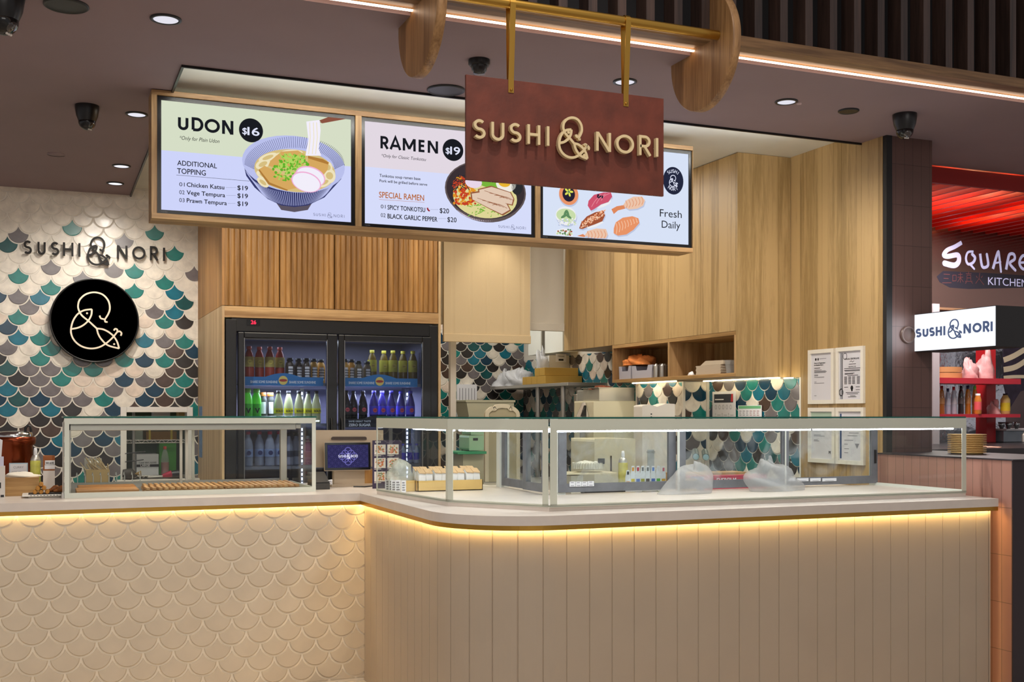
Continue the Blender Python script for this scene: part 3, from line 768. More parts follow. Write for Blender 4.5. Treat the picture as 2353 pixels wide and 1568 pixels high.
# ------------------------------------------------------------------ monoline letters and the looping emblem
STR = {
 'S': [arc(.29, .745, .25, .245, 38, 270, 18) + arc(.29, .255, .265, .245, 90, -142, 18)[1:]],
 'U': [[(0, 1), (0, .3)] + arc(.3, .3, .3, .3, 180, 360, 16) + [(.6, .3), (.6, 1)]],
 'H': [[(0, 0), (0, 1)], [(.6, 0), (.6, 1)], [(0, .5), (.6, .5)]],
 'I': [[(0, 0), (0, 1)]],
 'N': [[(0, 0), (0, 1)], [(.68, 0), (.68, 1)], [(.02, .97), (.66, .03)]],
 'O': [arc(.48, .5, .48, .5, 0, 350, 34)],
 'D': [[(0, 0), (0, 1), (.3, 1)] + arc(.3, .5, .42, .5, 90, -90, 16)[1:] + [(0, 0)]],
 'A': [[(0, 0), (.42, 1), (.84, 0)], [(.14, .30), (.70, .30)]],
 'M': [[(0, 0), (0, 1)], [(.92, 0), (.92, 1)], [(.02, .97), (.47, .16)], [(.90, .97), (.45, .16)]],
 'E': [[(.5, 1), (0, 1), (0, 0), (.5, 0)], [(0, .52), (.46, .52)]],
 'R': [[(0, 0), (0, 1), (.26, 1)] + arc(.26, .745, .25, .255, 90, -90, 14)[1:] + [(0, .49)], [(.24, .49), (.56, 0)]],
}
CLOSED = {'O'}
def letter(mb, fr, ch, x0, x1, y0, y1, w_, d0, d1=None, m=0, pin=0.0):
    pl = STR[ch]; xs = [p[0] for l in pl for p in l]; a, b_ = min(xs), max(xs)
    kx = (x1 - x0 - w_) / (b_ - a) if b_ > a else 0.0; ky = (y1 - y0 - (w_ if ch in 'SUO' else 0)); oy = y0 + (w_ / 2 if ch in 'SUO' else 0)
    cxm = x0 + w_ / 2 if b_ > a else (x0 + x1) / 2
    for k, l in enumerate(pl[:2] if pin else ()):
        p = l[len(l) // 3]; q = l[len(l) // 3 + 1] if len(l) == 2 else p
        x, y = cxm + ((p[0] + q[0]) / 2 - a) * kx, oy + (p[1] + q[1]) / 2 * ky; mb.tube([fr.p(x, y, d0 + .001), fr.p(x, y, d0 - pin)], .003, 6)
    for k, l in enumerate(pl):
        mb.ribbon(fr, [(cxm + (px - a) * kx, oy + py * ky) for px, py in l], w_, d0, None if d1 is None else d1 + k * 1e-4, m, ch in CLOSED)
def spl(pts, n=5):                                            # smooth curve through points
    out = []
    for i in range(len(pts) - 1):
        p0, p1, p2, p3 = pts[max(i - 1, 0)], pts[i], pts[i + 1], pts[min(i + 2, len(pts) - 1)]
        for k in range(n):
            t = k / n
            out.append(tuple(.5 * (2 * p1[j] + (p2[j] - p0[j]) * t + (2 * p0[j] - 5 * p1[j] + 4 * p2[j] - p3[j]) * t * t + (3 * p1[j] - p0[j] - 3 * p2[j] + p3[j]) * t ** 3) for j in (0, 1)))
    return out + [pts[-1]]
EMB = [spl([(697, 915), (722, 875), (733, 835), (722, 785), (683, 745), (628, 733), (572, 748), (532, 785), (520, 828), (528, 862), (548, 893), (590, 926)]) + [(645, 975)],
       spl([(664, 888), (672, 906), (697, 913), (702, 928), (718, 929)]),
       spl([(612, 847), (560, 856), (518, 882), (488, 927), (474, 980), (478, 1025), (502, 1066), (545, 1097), (600, 1110), (655, 1102), (700, 1078), (745, 1040), (785, 992)]),
       spl([(612, 847), (608, 886), (588, 924), (555, 955), (518, 974), (475, 983)]),
       spl([(645, 975), (692, 981), (742, 1009), (778, 1052), (796, 1106)]),
       spl([(645, 975), (656, 1015), (682, 1054), (722, 1087), (796, 1106)]),
       spl([(760, 986), (768, 974), (782, 978), (785, 992), (800, 990), (812, 1003), (806, 1020)])]
EDOTS = [(580, 875), (762, 1077)]
def emblem(mb, fr, x0, x1, y0, y1, w_, d0, d1=None, m=0):
    kx, ky = (x1 - x0 - w_) / (813 - 473), (y1 - y0 - w_) / (1110 - 733)
    f = lambda p: (x0 + w_ / 2 + (p[0] - 473) * kx, y0 + w_ / 2 + (1110 - p[1]) * ky)
    for k, l in enumerate(EMB):
        mb.ribbon(fr, [f(p) for p in l], w_, d0, None if d1 is None else d1 + k * 2e-4, m)
    for p in EDOTS:
        c = f(p); e = arc(c[0], c[1], w_ * .62, w_ * .62, 0, 340, 17)
        if d1 is None: mb.poly(fr, e, d0, m)
        else: mb.fprism(fr, e, d0, d1, m)
def loc(fr, p): d = p - fr.o; return d.dot(fr.ux), d.dot(fr.uy)
def onplane(fr, u, v):
    d = ray(u, v); t = (fr.o - CAM).dot(fr.n) / d.dot(fr.n); return CAM + d * t
def title(mb, fr, px, spans, ytop, ybot, ampspan, ampy, w_, d0, d1=None, m=0, me=None, pin=0.0, ek=.9):
    """SUSHI & NORI from measured letter spans; px(x, y) turns a measured point into the frame's plane"""
    L = lambda x, y: loc(fr, px(x, y)); out = []
    y0 = sum(L(x, y)[1] for x, y in ybot) / len(ybot); y1 = sum(L(x, y)[1] for x, y in ytop) / len(ytop); ym = ytop[0][1]
    for ch, (a, b_) in zip('SUSHINORI', spans):
        q = MB(); letter(q, fr, ch, L(a, ym)[0], L(b_, ym)[0], y0, y1, w_, d0, d1, m, pin); out.append(q)
    (a, b_), (t, q) = ampspan, ampy; q_b = q
    if me is None: me = mb
    emblem(me, fr, L(a, t)[0], L(b_, t)[0], L((a + b_) / 2, q)[1], L((a + b_) / 2, t)[1], w_ * ek, d0, d1, m)
    if pin:
        c_ = (L(a, t)[0] + w_ * .45, (L((a + b_) / 2, q_b)[1] * .68 + L((a + b_) / 2, t)[1] * .32))
        me.tube([fr.p(c_[0], c_[1], d0 + .001), fr.p(c_[0], c_[1], d0 - pin)], .003, 6)
    return out

# ------------------------------------------------------------------ sign letters on the tiled wall and the round sign
M_LET = mat('bronze_letter', (16, 13, 11), 0.7)
f4 = Fr((0, YL - .035, 0))
P4 = lambda x, y: onplane(f4, x / 2.904, 420 + y / 2.904)
t = thing('wall_sign', 'dark raised letters with a looping fish emblem on the tiled wall', 'sign', (.37, YL - .03, 2.7))
b = MB(); be = MB()
LT = title(b, f4, P4, [(158, 213), (250, 305), (340, 395), (420, 490), (522, 537), (780, 850), (882, 970), (1000, 1057), (1086, 1102)], [(185, 383), (1094, 440)], [(185, 470), (1094, 530)], (580, 737), (362, 555), .0150, 0, .018, me=be, pin=.034)
[q.build('letter', M_LET, t) for q in LT]; be.build('emblem', M_LET, t)
t = thing('round_sign', 'round black sign with a cream looping fish emblem on the tiled wall', 'sign', (.369, YL - .03, 1.89))
f5 = Fr((0, YL - .075, 0))
P5 = lambda x, y: onplane(f5, x / 2.904, 420 + y / 2.904)
c = loc(f5, onplane(f5, 218, 737)); R_ = .322
b = MB()
b.lathe([(R_ - .012, -.0), (R_ - .004, .003), (R_, .012), (R_, .066)], f5.p(c[0], c[1], .010), 64, 0, (0, 1, 0))
b.build('disc', mat('sign_black', (24, 24, 26), 0.55), t)
b = MB().lathe([(R_ - .012, 0), (R_ - .010, -.006), (R_ - .002, -.006), (R_, .004)], f5.p(c[0], c[1], .010), 64, 0, (0, 1, 0))
b.build('rim', M_BLACK, t)
b = MB(); L5 = lambda x, y: loc(f5, P5(x, y))
emblem(b, f5, L5(467, 900)[0], L5(817, 900)[0], L5(640, 1114)[1], L5(640, 728)[1], .0125, .0108, .0135)
b.build('emblem', mat('cream_paint', (236, 224, 200), 0.5), t)

# ------------------------------------------------------------------ hanging brown sign, its rail and the timber discs
YS = 4.366
M_RUST = mat('rust_leather', (104, 46, 30), 0.55, var=0.28, vscale=9, bump=.08, bscale=60)
M_CREAML = mat('cream_letter', (226, 204, 158), 0.45)
s_tl, s_br = aty(1071, 170, YS), aty(1525, 452, YS)
SX0, SX1, SZ0, SZ1 = s_tl.x, s_br.x, 2.467, 2.903
t = thing('hanging_sign', 'rust-brown hanging sign with raised cream letters on brass straps', 'sign', ((SX0 + SX1) / 2, YS, SZ0))
MB().box(SX0, SX1, YS, YS + .014, SZ0, SZ1).build('panel', M_RUST, t, bevel=.001)
f6 = Fr((0, YS - .030, 0)); P6 = lambda x, y: onplane(f6, 1000 + x / 3.62, 180 + y / 3.62)
b = MB(); be = MB()
LT = title(b, f6, P6, [(322, 420), (468, 576), (622, 718), (768, 875), (928, 952), (1340, 1463), (1506, 1655), (1697, 1800), (1836, 1858)], [(370, 335), (1846, 500)], [(370, 500), (1846, 655)], (1022, 1288), (318, 672), .0118, -.020, 0.0, me=be, pin=.0105)
[q.build('letter', M_CREAML, t) for q in LT]; be.build('emblem', M_CREAML, t)
RZ = 3.222
for u in (1174, 1438):
    xc = aty(u, 225, YS).x
    m = MB(); hw = .0125
    for sgn in (-1, 1):
        ye = YS - .001 if sgn < 0 else YS + .015
        pts = [(ye, SZ1 - .055), (ye, SZ1), (YS + sgn * .0245, RZ)] + [(YS + sgn * .0245 * cos(rad(a)), RZ + .0245 * sin(rad(a))) for a in (30, 60, 90)]
        fr = Fr((xc - hw, 0, 0), (0, 1, 0))
        m.ribbon(fr, pts, .003, 0, 2 * hw)
    s_ = m.build('strap', M_BRASS, t); s_['label'] = 'brass strap looped over the rail'
    MB().lathe([(.006, 0), (.006, .004), (.003, .006)], (xc, YS - .002, SZ1 - .043), 12, 0, (0, -1, 0)).build('bolt', M_BRASS, s_)
o = MB().tube([(1.474, YS, RZ), (2.838, YS, RZ)], .0215, 24).build('hanging_rail', M_BRASS); tag(o, 'round brass rail between the two timber discs carrying the brown sign', 'rail')
for x, lab in ((1.448, 'round timber disc at the end of the brass rail, nearer the udon screen'), (2.838, 'round timber disc at the end of the brass rail, nearer the oak wall')):
    b = MB().lathe([(.268, 0), (.272, .004), (.272, .038), (.268, .042)], (x, 4.51, 3.19), 72, 0, (1, 0, 0))
    o = b.build('timber_disc', M_DISC); tag(o, lab, 'disc', 'timber discs on the bulkhead')

# ------------------------------------------------------------------ menu board
YM, MX0, MX1, MZ0, MZ1 = 6.153, .521, 3.815, 2.520, 3.197
t = thing('menu_board', 'long oak frame hung from the ceiling around the three menu screens', 'frame', (2.1, YM, MZ0))
cols_ = [aty(u, 400, YM).x for u in (361, 817, 831, 1231, 1242, 1592)]
cols_ = [(cols_[0], cols_[1]), (cols_[2], cols_[3]), (cols_[4], cols_[5])]
ZS0, ZS1 = 2.549, 3.170
b = MB().box(MX0, MX1, YM, YM + .176, MZ0, ZS0).box(MX0, MX1, YM, YM + .176, ZS1, MZ1).box(MX0, MX1, YM + .06, YM + .176, ZS0, ZS1)
b.build('rails', M_OAK, t, bevel=.0015)
xx = [MX0] + [x for c in cols_ for x in c] + [MX1]
for i in range(0, 8, 2): MB().box(xx[i], xx[i + 1], YM, YM + .06, ZS0, ZS1).build('stile', M_OAKZ, t)
E1 = 1.0
G = lambda n, c: glow('screen_' + n, c, E1)
def screen(u0, u1, lab, top, bot, split):
    c = cols_[[361, 831, 1242].index(u0)]
    d = thing('menu_screen', lab, 'screen', ((c[0] + c[1]) / 2, YM + .03, ZS0 + .002), 'menu screens in the oak frame')
    x0, x1 = c[0] + .022, c[1] - .022; z0, z1 = 2.570, 3.148
    YQ = YM + .018
    m = MB().box(c[0] + .002, x0, YM + .012, YM + .055, ZS0 + .002, ZS1 - .002).box(x1, c[1] - .002, YM + .012, YM + .055, ZS0 + .002, ZS1 - .002)
    m.box(x0, x1, YM + .012, YM + .055, ZS0 + .002, z0).box(x0, x1, YM + .012, YM + .055, z1, ZS1 - .002)
    m.build('bezel', mat('bezel_black', (12, 12, 14), 0.25), d)
    f = Fr((x0, YQ, z0)); w_, h_ = x1 - x0, z1 - z0
    m = MB().box(x0, x1, YQ, YQ + .03, z0, z0 + h_ * split, 1)
    if split < 1: m.box(x0, x1, YQ, YQ + .03, z0 + h_ * split, z1, 0)
    m.build('panel', [glow('band_%d' % u0, top, E1), glow('field_%d' % u0, bot, E1)], d)
    tb = MB().text(Fr((c[0] + .02, YM + .0115, ZS0 + .008)), 'TOSHIBA', 0, 0, .006)
    tb.build('maker_mark', M_GREYINK, d)
    return d, f
def tools(f, ox, oy, k):
    P = lambda x, y: loc(f, onplane(f, ox + x / k, oy + y / k))
    def T(mb, body, xl, yb, yt, xr=None, m=0, d=.0008, bold=0.0, slant=0.0, sp=1.0):
        a = P(xl, yb); h = P(xl, yt)[1] - a[1]
        mb.text(f, body, a[0], a[1], h, m, d, None, 'LEFT', bold, slant, None if xr is None else P(xr, yb)[0] - a[0], sp)
    def E(mb, cx, cy_, rx, ry, m=0, d=.0008, rot=0):
        c = P(cx, cy_); e = P(cx + rx, cy_); g = P(cx, cy_ - ry)
        mb.ellipse(f, c[0], c[1], abs(e[0] - c[0]), abs(g[1] - c[1]), d, m, 36, rot)
    def Q(mb, pts, m=0, d=.0008): mb.poly(f, [P(*p) for p in pts], d, m)
    def LN(mb, pts, wpx, m=0, d=.0008):
        k_ = P(pts[0][0] + wpx, pts[0][1])[0] - P(*pts[0])[0]; mb.ribbon(f, [P(*p) for p in pts], k_, d, None, m)
    return P, T, E, Q, LN
def heading(mb, f, P, word, spans, xr, yb, yt, d=.0008):
    y0, y1 = P(xr, yb)[1], P(xr, yt)[1]; w_ = (y1 - y0) * .205
    for ch, (a, c) in zip(word, spans):
        k = w_ / 2 if ch not in 'SUO' else 0
        letter(mb, f, ch, P(a, yb)[0], P(c, yb)[0], y0 + (k if ch in 'DE' else 0), y1 - (k if ch in 'DERN' and ch != 'N' else 0), w_, d)
def stitle(mb, f, P, xa, xb, y, hpx, w_, d, m=0):             # small SUSHI & NORI in one line
    a, c = P(xa, y), P(xb, y); L = c[0] - a[0]; h = P(xa, y - hpx)[1] - a[1]
    sp = [(0, .06), (.085, .15), (.175, .235), (.27, .34), (.375, .39), (.64, .72), (.745, .84), (.87, .935), (.97, .985)]
    for ch, (p, q) in zip('SUSHINORI', sp): letter(mb, f, ch, a[0] + p * L, a[0] + q * L, a[1], a[1] + h, w_, d, None, m)
    emblem(mb, f, a[0] + .44 * L, a[0] + .60 * L, a[1] - .45 * h, a[1] + 1.55 * h, w_ * .8, d, None, m)
INKS = glow('screen_ink', (26, 28, 34), 1.0); WHT = G('white', (226, 230, 250))
rs = random.Random(3)
# --- udon screen
d, f = screen(361, 817, 'menu screen for udon with a blue striped bowl, beside the tiled wall', (214, 222, 198), (206, 212, 250), .545)
P, T, E, Q, LN = tools(f, 340, 190, 2.614)
m = MB(); heading(m, f, P, 'UDON', [(180, 243), (262, 333), (340, 432), (445, 513)], 183, 283, 199); T(m, '*Only for Plain Udon', 190, 342, 318, 429, slant=.25)
T(m, 'ADDITIONAL', 176, 496, 465, 414, bold=.0142); T(m, 'TOPPING', 175, 545, 512, 347, bold=.0142)
for i, (n, xr, xd) in enumerate((('Chicken Katsu', 458, 470), ('Vege Tempura', 463, 475), ('Prawn Tempura', 473, 482))):
    yb = 622 + 47.5 * i; T(m, '0%d' % (i + 1), 188, yb, yb - 25, 220); T(m, n, 233, yb + 3, yb - 24, xr, bold=.0213); T(m, '$19', 537, yb + 22, yb - 6, 600, bold=.0213)
    for x in range(xd, 530, 8): E(m, x, yb + 9, 1.5, 1.5)
LN(m, [(170, 555), (610, 592)], 2.0)
m.build('lettering', INKS, d)
b = MB(); E(b, 619, 287, 72, 72); T(b, '$', 567, 308, 268, 594, 1, .0012, .016); T(b, '16', 598, 314, 264, 669, 1, .0012, .022, 0, .80)
b.build('price_badge', [INKS, WHT], d)
b = MB(); stitle(b, f, P, 993, 1183, 800, 17, .0022, .0008); b.build('emblem_line', G('mark', (120, 124, 156)), d)
NAVY, LAV, BROTH, NOOD, TOFU, TOFU2, GRN, GRN2, PINK, PALE, CHOP, FOOT = [G(n, c) for n, c in (('navy', (52, 56, 104)), ('lavender', (186, 192, 236)), ('broth', (214, 190, 128)), ('noodle', (238, 226, 188)), ('tofu', (214, 168, 96)), ('tofu_edge', (176, 124, 58)), ('onion', (96, 176, 44)), ('onion_light', (176, 214, 96)), ('pink', (240, 176, 214)), ('pale', (242, 238, 250)), ('chopstick', (140, 84, 66)), ('foot', (92, 84, 96)))]
b = MB(); D = .0008
Q(b, [(748, 690), (800, 765), (880, 778), (960, 765), (1000, 700)], 11, D)
out = [(576, 500), (590, 560), (640, 630), (720, 700), (800, 738), (880, 748), (960, 738), (1060, 690), (1140, 600), (1180, 520), (1181, 490)]
Q(b, out + [(1160, 580), (1000, 640), (880, 655), (740, 625), (620, 560)], 0, .0009)
Q(b, out, 0, .0010); E(b, 879, 490, 303, 170, 1, .0013)
for i in range(70):                                            # stripes inside and outside the bowl
    a = rad(180 * i / 69); x, y = cos(a), sin(a)
    LN(b, [(879 - 300 * x, 490 - 166 * y), (879 - 240 * x, 520 - 128 * y)], 2.2, 0, .0016)
for i in range(60):
    a = rad(14 + 152 * i / 59); x, y = cos(a), sin(a)
    LN(b, [(879 - 300 * x, 492 + 168 * y), (879 - 225 * x, 590 + 150 * y)], 2.8, 1, .0016)
E(b, 885, 530, 240, 128, 2, .0019)
for cx, cy_, rx, ry, rot in ((690, 490, 48, 26, 30), (700, 560, 52, 24, -20), (720, 450, 60, 22, 25), (860, 425, 70, 22, 8), (800, 440, 60, 20, 14), (1090, 560, 36, 44, 0), (1080, 510, 28, 36, 0), (690, 600, 40, 22, -35), (1060, 600, 44, 24, 30)):
    E(b, cx, cy_, rx, ry, 3, .0022, rot); E(b, cx, cy_, rx * .6, ry * .5, 2, .0025, rot)
Q(b, [(735, 470), (800, 415), (900, 408), (955, 440), (930, 500), (790, 520), (722, 500)], 4, .0028)
Q(b, [(960, 440), (1050, 460), (1086, 480), (1078, 525), (1050, 560), (960, 520)], 4, .0028); Q(b, [(960, 440), (1050, 460), (1086, 480), (1080, 492), (960, 455)], 5, .0031)
Q(b, [(668, 520), (700, 500), (900, 600), (912, 630), (840, 645), (730, 600)], 4, .0031); Q(b, [(668, 520), (730, 600), (840, 645), (835, 652), (722, 612), (664, 530)], 5, .0034)
for i in range(150):
    a, r = rs.uniform(0, 6.28), rs.random() ** .5
    E(b, 868 + 92 * r * cos(a) - (30 if i % 3 == 0 else 0), 490 + 62 * r * sin(a) + (45 if i % 3 == 0 else 0), rs.uniform(5, 12), rs.uniform(4, 10), 6 + (i % 2), .0034 + i * 1e-6)
for i in range(26): x = 810 + i * 5; LN(b, [(x, 470 + rs.uniform(-20, 40)), (x + rs.uniform(-30, 30), 430 + rs.uniform(-8, 20))], 3.5, 7, .0038)
E(b, 975, 565, 90, 60, 8, .0040, -12); E(b, 975, 567, 83, 54, 9, .0042, -12); E(b, 950, 598, 90, 60, 8, .0044, -12); E(b, 950, 600, 83, 54, 9, .0046, -12)
Q(b, [(950, 235), (1030, 225), (1036, 290), (1025, 400), (1040, 440), (945, 440), (962, 340)], 9, .0040)
for x in (970, 992, 1012): LN(b, [(x, 240), (x + 4, 330), (x - 6, 430)], 4, 3, .0043)
Q(b, [(1028, 228), (1090, 205), (1196, 204), (1196, 210), (1040, 240)], 10, .0046); Q(b, [(1030, 238), (1196, 211), (1196, 218), (1045, 246)], 10, .0047)
b.build('picture', [NAVY, LAV, BROTH, NOOD, TOFU, TOFU2, GRN, GRN2, PINK, PALE, CHOP, FOOT], d)
# --- ramen screen
d, f = screen(831, 1231, 'menu screen for ramen, partly behind the hanging brown sign', (226, 216, 226), (214, 220, 250), .555)
P, T, E, Q, LN = tools(f, 340, 190, 2.614)
m = MB(); heading(m, f, P, 'RAMEN', [(1396, 1447), (1450, 1522), (1530, 1608), (1625, 1668), (1680, 1742)], 1398, 395, 320); T(m, '*Only for Classic Tonkotsu', 1402, 447, 427, 1670, slant=.25)
T(m, 'Tonkotsu soup ramen base', 1391, 566, 548, 1636, bold=.0177); T(m, 'Pork will be grilled before serve', 1391, 597, 580, 1677, bold=.0177)
T(m, '01', 1398, 755, 731, 1427); T(m, 'SPICY TONKOTSU', 1439, 762, 734, 1665, bold=.0213); T(m, '$20', 1752, 782, 752, 1808, bold=.0142)
T(m, '02', 1398, 807, 783, 1427); T(m, 'BLACK GARLIC PEPPER', 1439, 815, 786, 1738, bold=.0213); T(m, '$20', 1798, 836, 806, 1853, bold=.0142)
for x in range(1700, 1746, 8): E(m, x, 763, 1.5, 1.5)
for x in range(1748, 1792, 8): E(m, x, 817, 1.5, 1.5)
m.build('lettering', INKS, d)
m = MB(); T(m, 'SPECIAL RAMEN', 1388, 690, 653, 1658, bold=.0171); LN(m, [(1388, 702), (1660, 720)], 1.6); m.build('heading', G('rust', (184, 104, 50)), d)
m = MB(); LN(m, spl([(1678, 752), (1682, 764), (1692, 772)]), 9); m.build('chilli_mark', G('chilli', (150, 30, 40)), d)
b = MB(); E(b, 1832, 405, 62, 66); T(b, '$', 1788, 425, 388, 1812, 1, .0012, .016); T(b, '19', 1816, 430, 382, 1874, 1, .0012, .022, 0, .80); b.build('price_badge', [INKS, WHT], d)
b = MB(); stitle(b, f, P, 2104, 2272, 872, 16, .0022, .0008); b.build('emblem_line', G('mark', (120, 124, 156)), d)
BR, BR2, CHA, CHA2, CORN, CHILI, EGGW, YOLK, ONW, SOUP, SEA, GRN3 = [G(n, c) for n, c in (('bowl_brown', (96, 84, 84)), ('bowl_inner', (58, 48, 52)), ('pork', (226, 200, 178)), ('pork_edge', (150, 92, 62)), ('corn', (224, 150, 40)), ('chilli_bits', (196, 66, 40)), ('egg', (240, 236, 226)), ('yolk', (232, 180, 50)), ('cake', (232, 214, 232)), ('soup', (222, 214, 150)), ('nori', (44, 44, 48)), ('greens', (120, 180, 60)))]
b = MB()
E(b, 2030, 668, 226, 172, 0, .0008)
for i in range(44):
    a = rad(28 + 124 * i / 43); LN(b, [(2030 - 222 * cos(a), 655 + 172 * sin(a)), (2030 - 208 * cos(a), 668 + 165 * sin(a))], 4, 8, .0010)
E(b, 2030, 650, 240, 180, 0, .0012); E(b, 2030, 648, 231, 171, 1, .0015); E(b, 2026, 690, 190, 125, 9, .0018)
for i in range(160): E(b, 1905 + rs.uniform(-70, 60), 640 + rs.uniform(-70, 90), rs.uniform(5, 13), rs.uniform(4, 9), 4 + (i % 2), .0021 + i * 1e-6, rs.uniform(0, 180))
for i in range(60): x, y = 1860 + rs.uniform(-20, 60), 590 + rs.uniform(-30, 40); LN(b, [(x, y), (x + rs.uniform(-40, 40), y + rs.uniform(-20, 30))], 5, 10 if i % 3 else 5, .0024)
for i in range(90): x, y = 1930 + rs.uniform(0, 200), 770 + rs.uniform(-40, 25); LN(b, [(x, y), (x + rs.uniform(-30, 30), y + rs.uniform(-16, 16))], 5, 9 if i % 2 else 11, .0024)
E(b, 2040, 590, 90, 40, 11, .0026, -10); E(b, 1955, 600, 50, 34, 8, .0029); E(b, 2150, 610, 60, 48, 6, .0029); E(b, 2140, 602, 36, 26, 7, .0032); E(b, 2215, 625, 34, 50, 10, .0029)
for pts in ([(1980, 640), (2060, 620), (2180, 660), (2200, 700), (2190, 740), (2100, 720), (1985, 680)], [(1935, 660), (2000, 650), (2160, 730), (2180, 770), (2130, 800), (2050, 760), (1940, 700)]):
    Q(b, pts, 3, .0034); cx = sum(p[0] for p in pts) / 7; c2 = sum(p[1] for p in pts) / 7
    Q(b, [(cx + (p[0] - cx) * .93, c2 + (p[1] - c2) * .88) for p in pts], 2, .0037)
    for k in range(4): LN(b, spl([(cx - 80 + k * 30, c2 - 30 + 14 * k), (cx - 20 + k * 24, c2 - 10 + k * 6), (cx + 40 + k * 20, c2 + 14 + k * 6)]), 2.5, 3, .0040)
b.build('picture', [BR, BR2, CHA, CHA2, CORN, CHILI, EGGW, YOLK, ONW, SOUP, SEA, GRN3], d)
# --- sushi screen
d, f = screen(1242, 1592, 'menu screen with sushi pieces, partly behind the hanging brown sign, beside the oak cupboards', (214, 226, 246), (216, 226, 246), 1.0)
P, T, E, Q, LN = tools(f, 1000, 180, 3.62)
m = MB(); T(m, 'Fresh', 1868, 1150, 1085, 2050, bold=-.015); T(m, 'Daily', 1884, 1243, 1180, 2038, bold=-.015); m.build('lettering', glow('screen_ink', (26, 28, 34), 1.0), d)
b = MB(); E(b, 1980, 853, 84, 115)
c = P(1980, 853); rr = abs(P(2064, 853)[0] - c[0]); emblem(b, f, c[0] - rr * .42, c[0] + rr * .46, c[1] - rr * .52, c[1] + rr * .5, .0045, .0012, None, 1)
for i, ch in enumerate('SUSHI'):
    a = rad(125 - 17.5 * i); fr = Fr(f.p(c[0] + rr * .68 * cos(a), c[1] + rr * .68 * sin(a)), f.ux * sin(a) - f.uy * cos(a), f.ux * cos(a) + f.uy * sin(a))
    letter(b, fr, ch, -.008, .008, 0, .022, .0032, .0012, None, 1)
for i, ch in enumerate('NORI'):
    a = rad(-122 + 20 * i); fr = Fr(f.p(c[0] + rr * .86 * cos(a), c[1] + rr * .86 * sin(a)), -f.ux * sin(a) + f.uy * cos(a), -f.ux * cos(a) - f.uy * sin(a))
    letter(b, fr, ch, -.009, .009, 0, .022, .0032, .0012, None, 1)
b.build('round_badge', [glow('screen_ink_blue', (36, 40, 62), 1.0), WHT], d)
SAL, SAL2, TUNA, TUN2, SHR, SHR2, RICE, BLK, BRN, AVO, LEAF, YEL, SHAD = [G('sushi_' + n, c) for n, c in (('salmon', (232, 148, 104)), ('salmon_line', (246, 200, 168)), ('tuna', (206, 84, 110)), ('tuna_line', (232, 150, 164)), ('prawn', (236, 196, 170)), ('prawn_line', (222, 136, 92)), ('rice', (238, 238, 240)), ('roe', (40, 34, 52)), ('rub', (160, 84, 56)), ('avocado', (200, 220, 170)), ('leaf', (96, 140, 96)), ('flower', (222, 226, 90)), ('soft', (188, 198, 224)))]
b = MB()
def shade(pts): Q(b, [(x + 6, y + 12) for x, y in pts], 12, .0006)
E(b, 1112, 980, 82, 90, 12, .0006); E(b, 1110, 965, 80, 90, 0, .0009); E(b, 1110, 965, 52, 62, 7, .0012)
for k in range(5): E(b, 1110 + 22 * cos(k * 1.257), 945 + 24 * sin(k * 1.257), 16, 9, 11, .0015, -k * 72)
E(b, 1110, 945, 9, 9, 10, .0018)
tu = [(1268, 1060), (1275, 1020), (1320, 970), (1400, 950), (1460, 950), (1472, 985), (1440, 1030), (1380, 1050), (1320, 1090), (1295, 1102)]
shade(tu); Q(b, tu, 2, .0009); Q(b, [(1340, 1085), (1380, 1052), (1440, 1032), (1468, 1000), (1450, 1045), (1400, 1070)], 6, .0012)
for k in range(3): LN(b, spl([(1300 + 40 * k, 1070 - 26 * k), (1330 + 38 * k, 1020 - 20 * k), (1380 + 36 * k, 965 - 4 * k)]), 4, 3, .0012)
for k in range(9): E(b, 1368 + rs.uniform(-20, 24), 985 + rs.uniform(-14, 14), 7, 7, 7, .0015)
def prawn(pts, tail):
    shade(pts); Q(b, pts, 4, .0009); Q(b, tail, 5, .0009)
    (ax, ay), (bx, by) = pts[0], pts[len(pts) // 2]
    for k in range(1, 7):
        t_ = k / 7; x, y = ax + (bx - ax) * t_, ay + (by - ay) * t_; LN(b, spl([(x - 4, y - 36), (x + 10, y), (x - 2, y + 30)]), 4, 5, .0012)
prawn([(1560, 1060), (1590, 1015), (1650, 985), (1720, 985), (1745, 1015), (1730, 1060), (1680, 1085), (1610, 1092)], [(1465, 1090), (1510, 1065), (1570, 1055), (1580, 1085), (1520, 1100), (1485, 1130)])
ro = [(1196, 1250), (1215, 1200), (1260, 1150), (1330, 1115), (1400, 1100), (1413, 1140), (1390, 1190), (1330, 1215), (1260, 1240), (1225, 1255)]
shade(ro); Q(b, ro, 8, .0009)
for k in range(110):
    t_ = rs.random(); E(b, 1215 + 190 * t_ + rs.uniform(-14, 14), 1225 - 110 * t_ + rs.uniform(-28, 28), 6, 5, 1 if k % 3 else 5, .0011 + k * 1e-6)
Q(b, [(1260, 1242), (1330, 1216), (1390, 1190), (1400, 1200), (1340, 1235), (1270, 1252)], 6, .0015)
sa = [(1485, 1250), (1500, 1200), (1560, 1160), (1640, 1148), (1690, 1165), (1698, 1205), (1650, 1260), (1590, 1300), (1520, 1310), (1484, 1290)]
shade(sa); Q(b, sa, 0, .0009)
for k in range(8): LN(b, spl([(1500 + 24 * k, 1200 - 5 * k), (1512 + 24 * k, 1240 - 6 * k), (1506 + 24 * k, 1296 - 15 * k)]), 5, 1, .0012)
E(b, 1092, 1155, 88, 82, 12, .0006); E(b, 1088, 1145, 86, 78, 6, .0009); E(b, 1088, 1140, 80, 55, 9, .0012)
for k in range(40): E(b, 1088 + rs.uniform(-70, 80), 1190 + rs.uniform(-20, 36), 7, 6, (6, 12, 9)[k % 3], .0014)
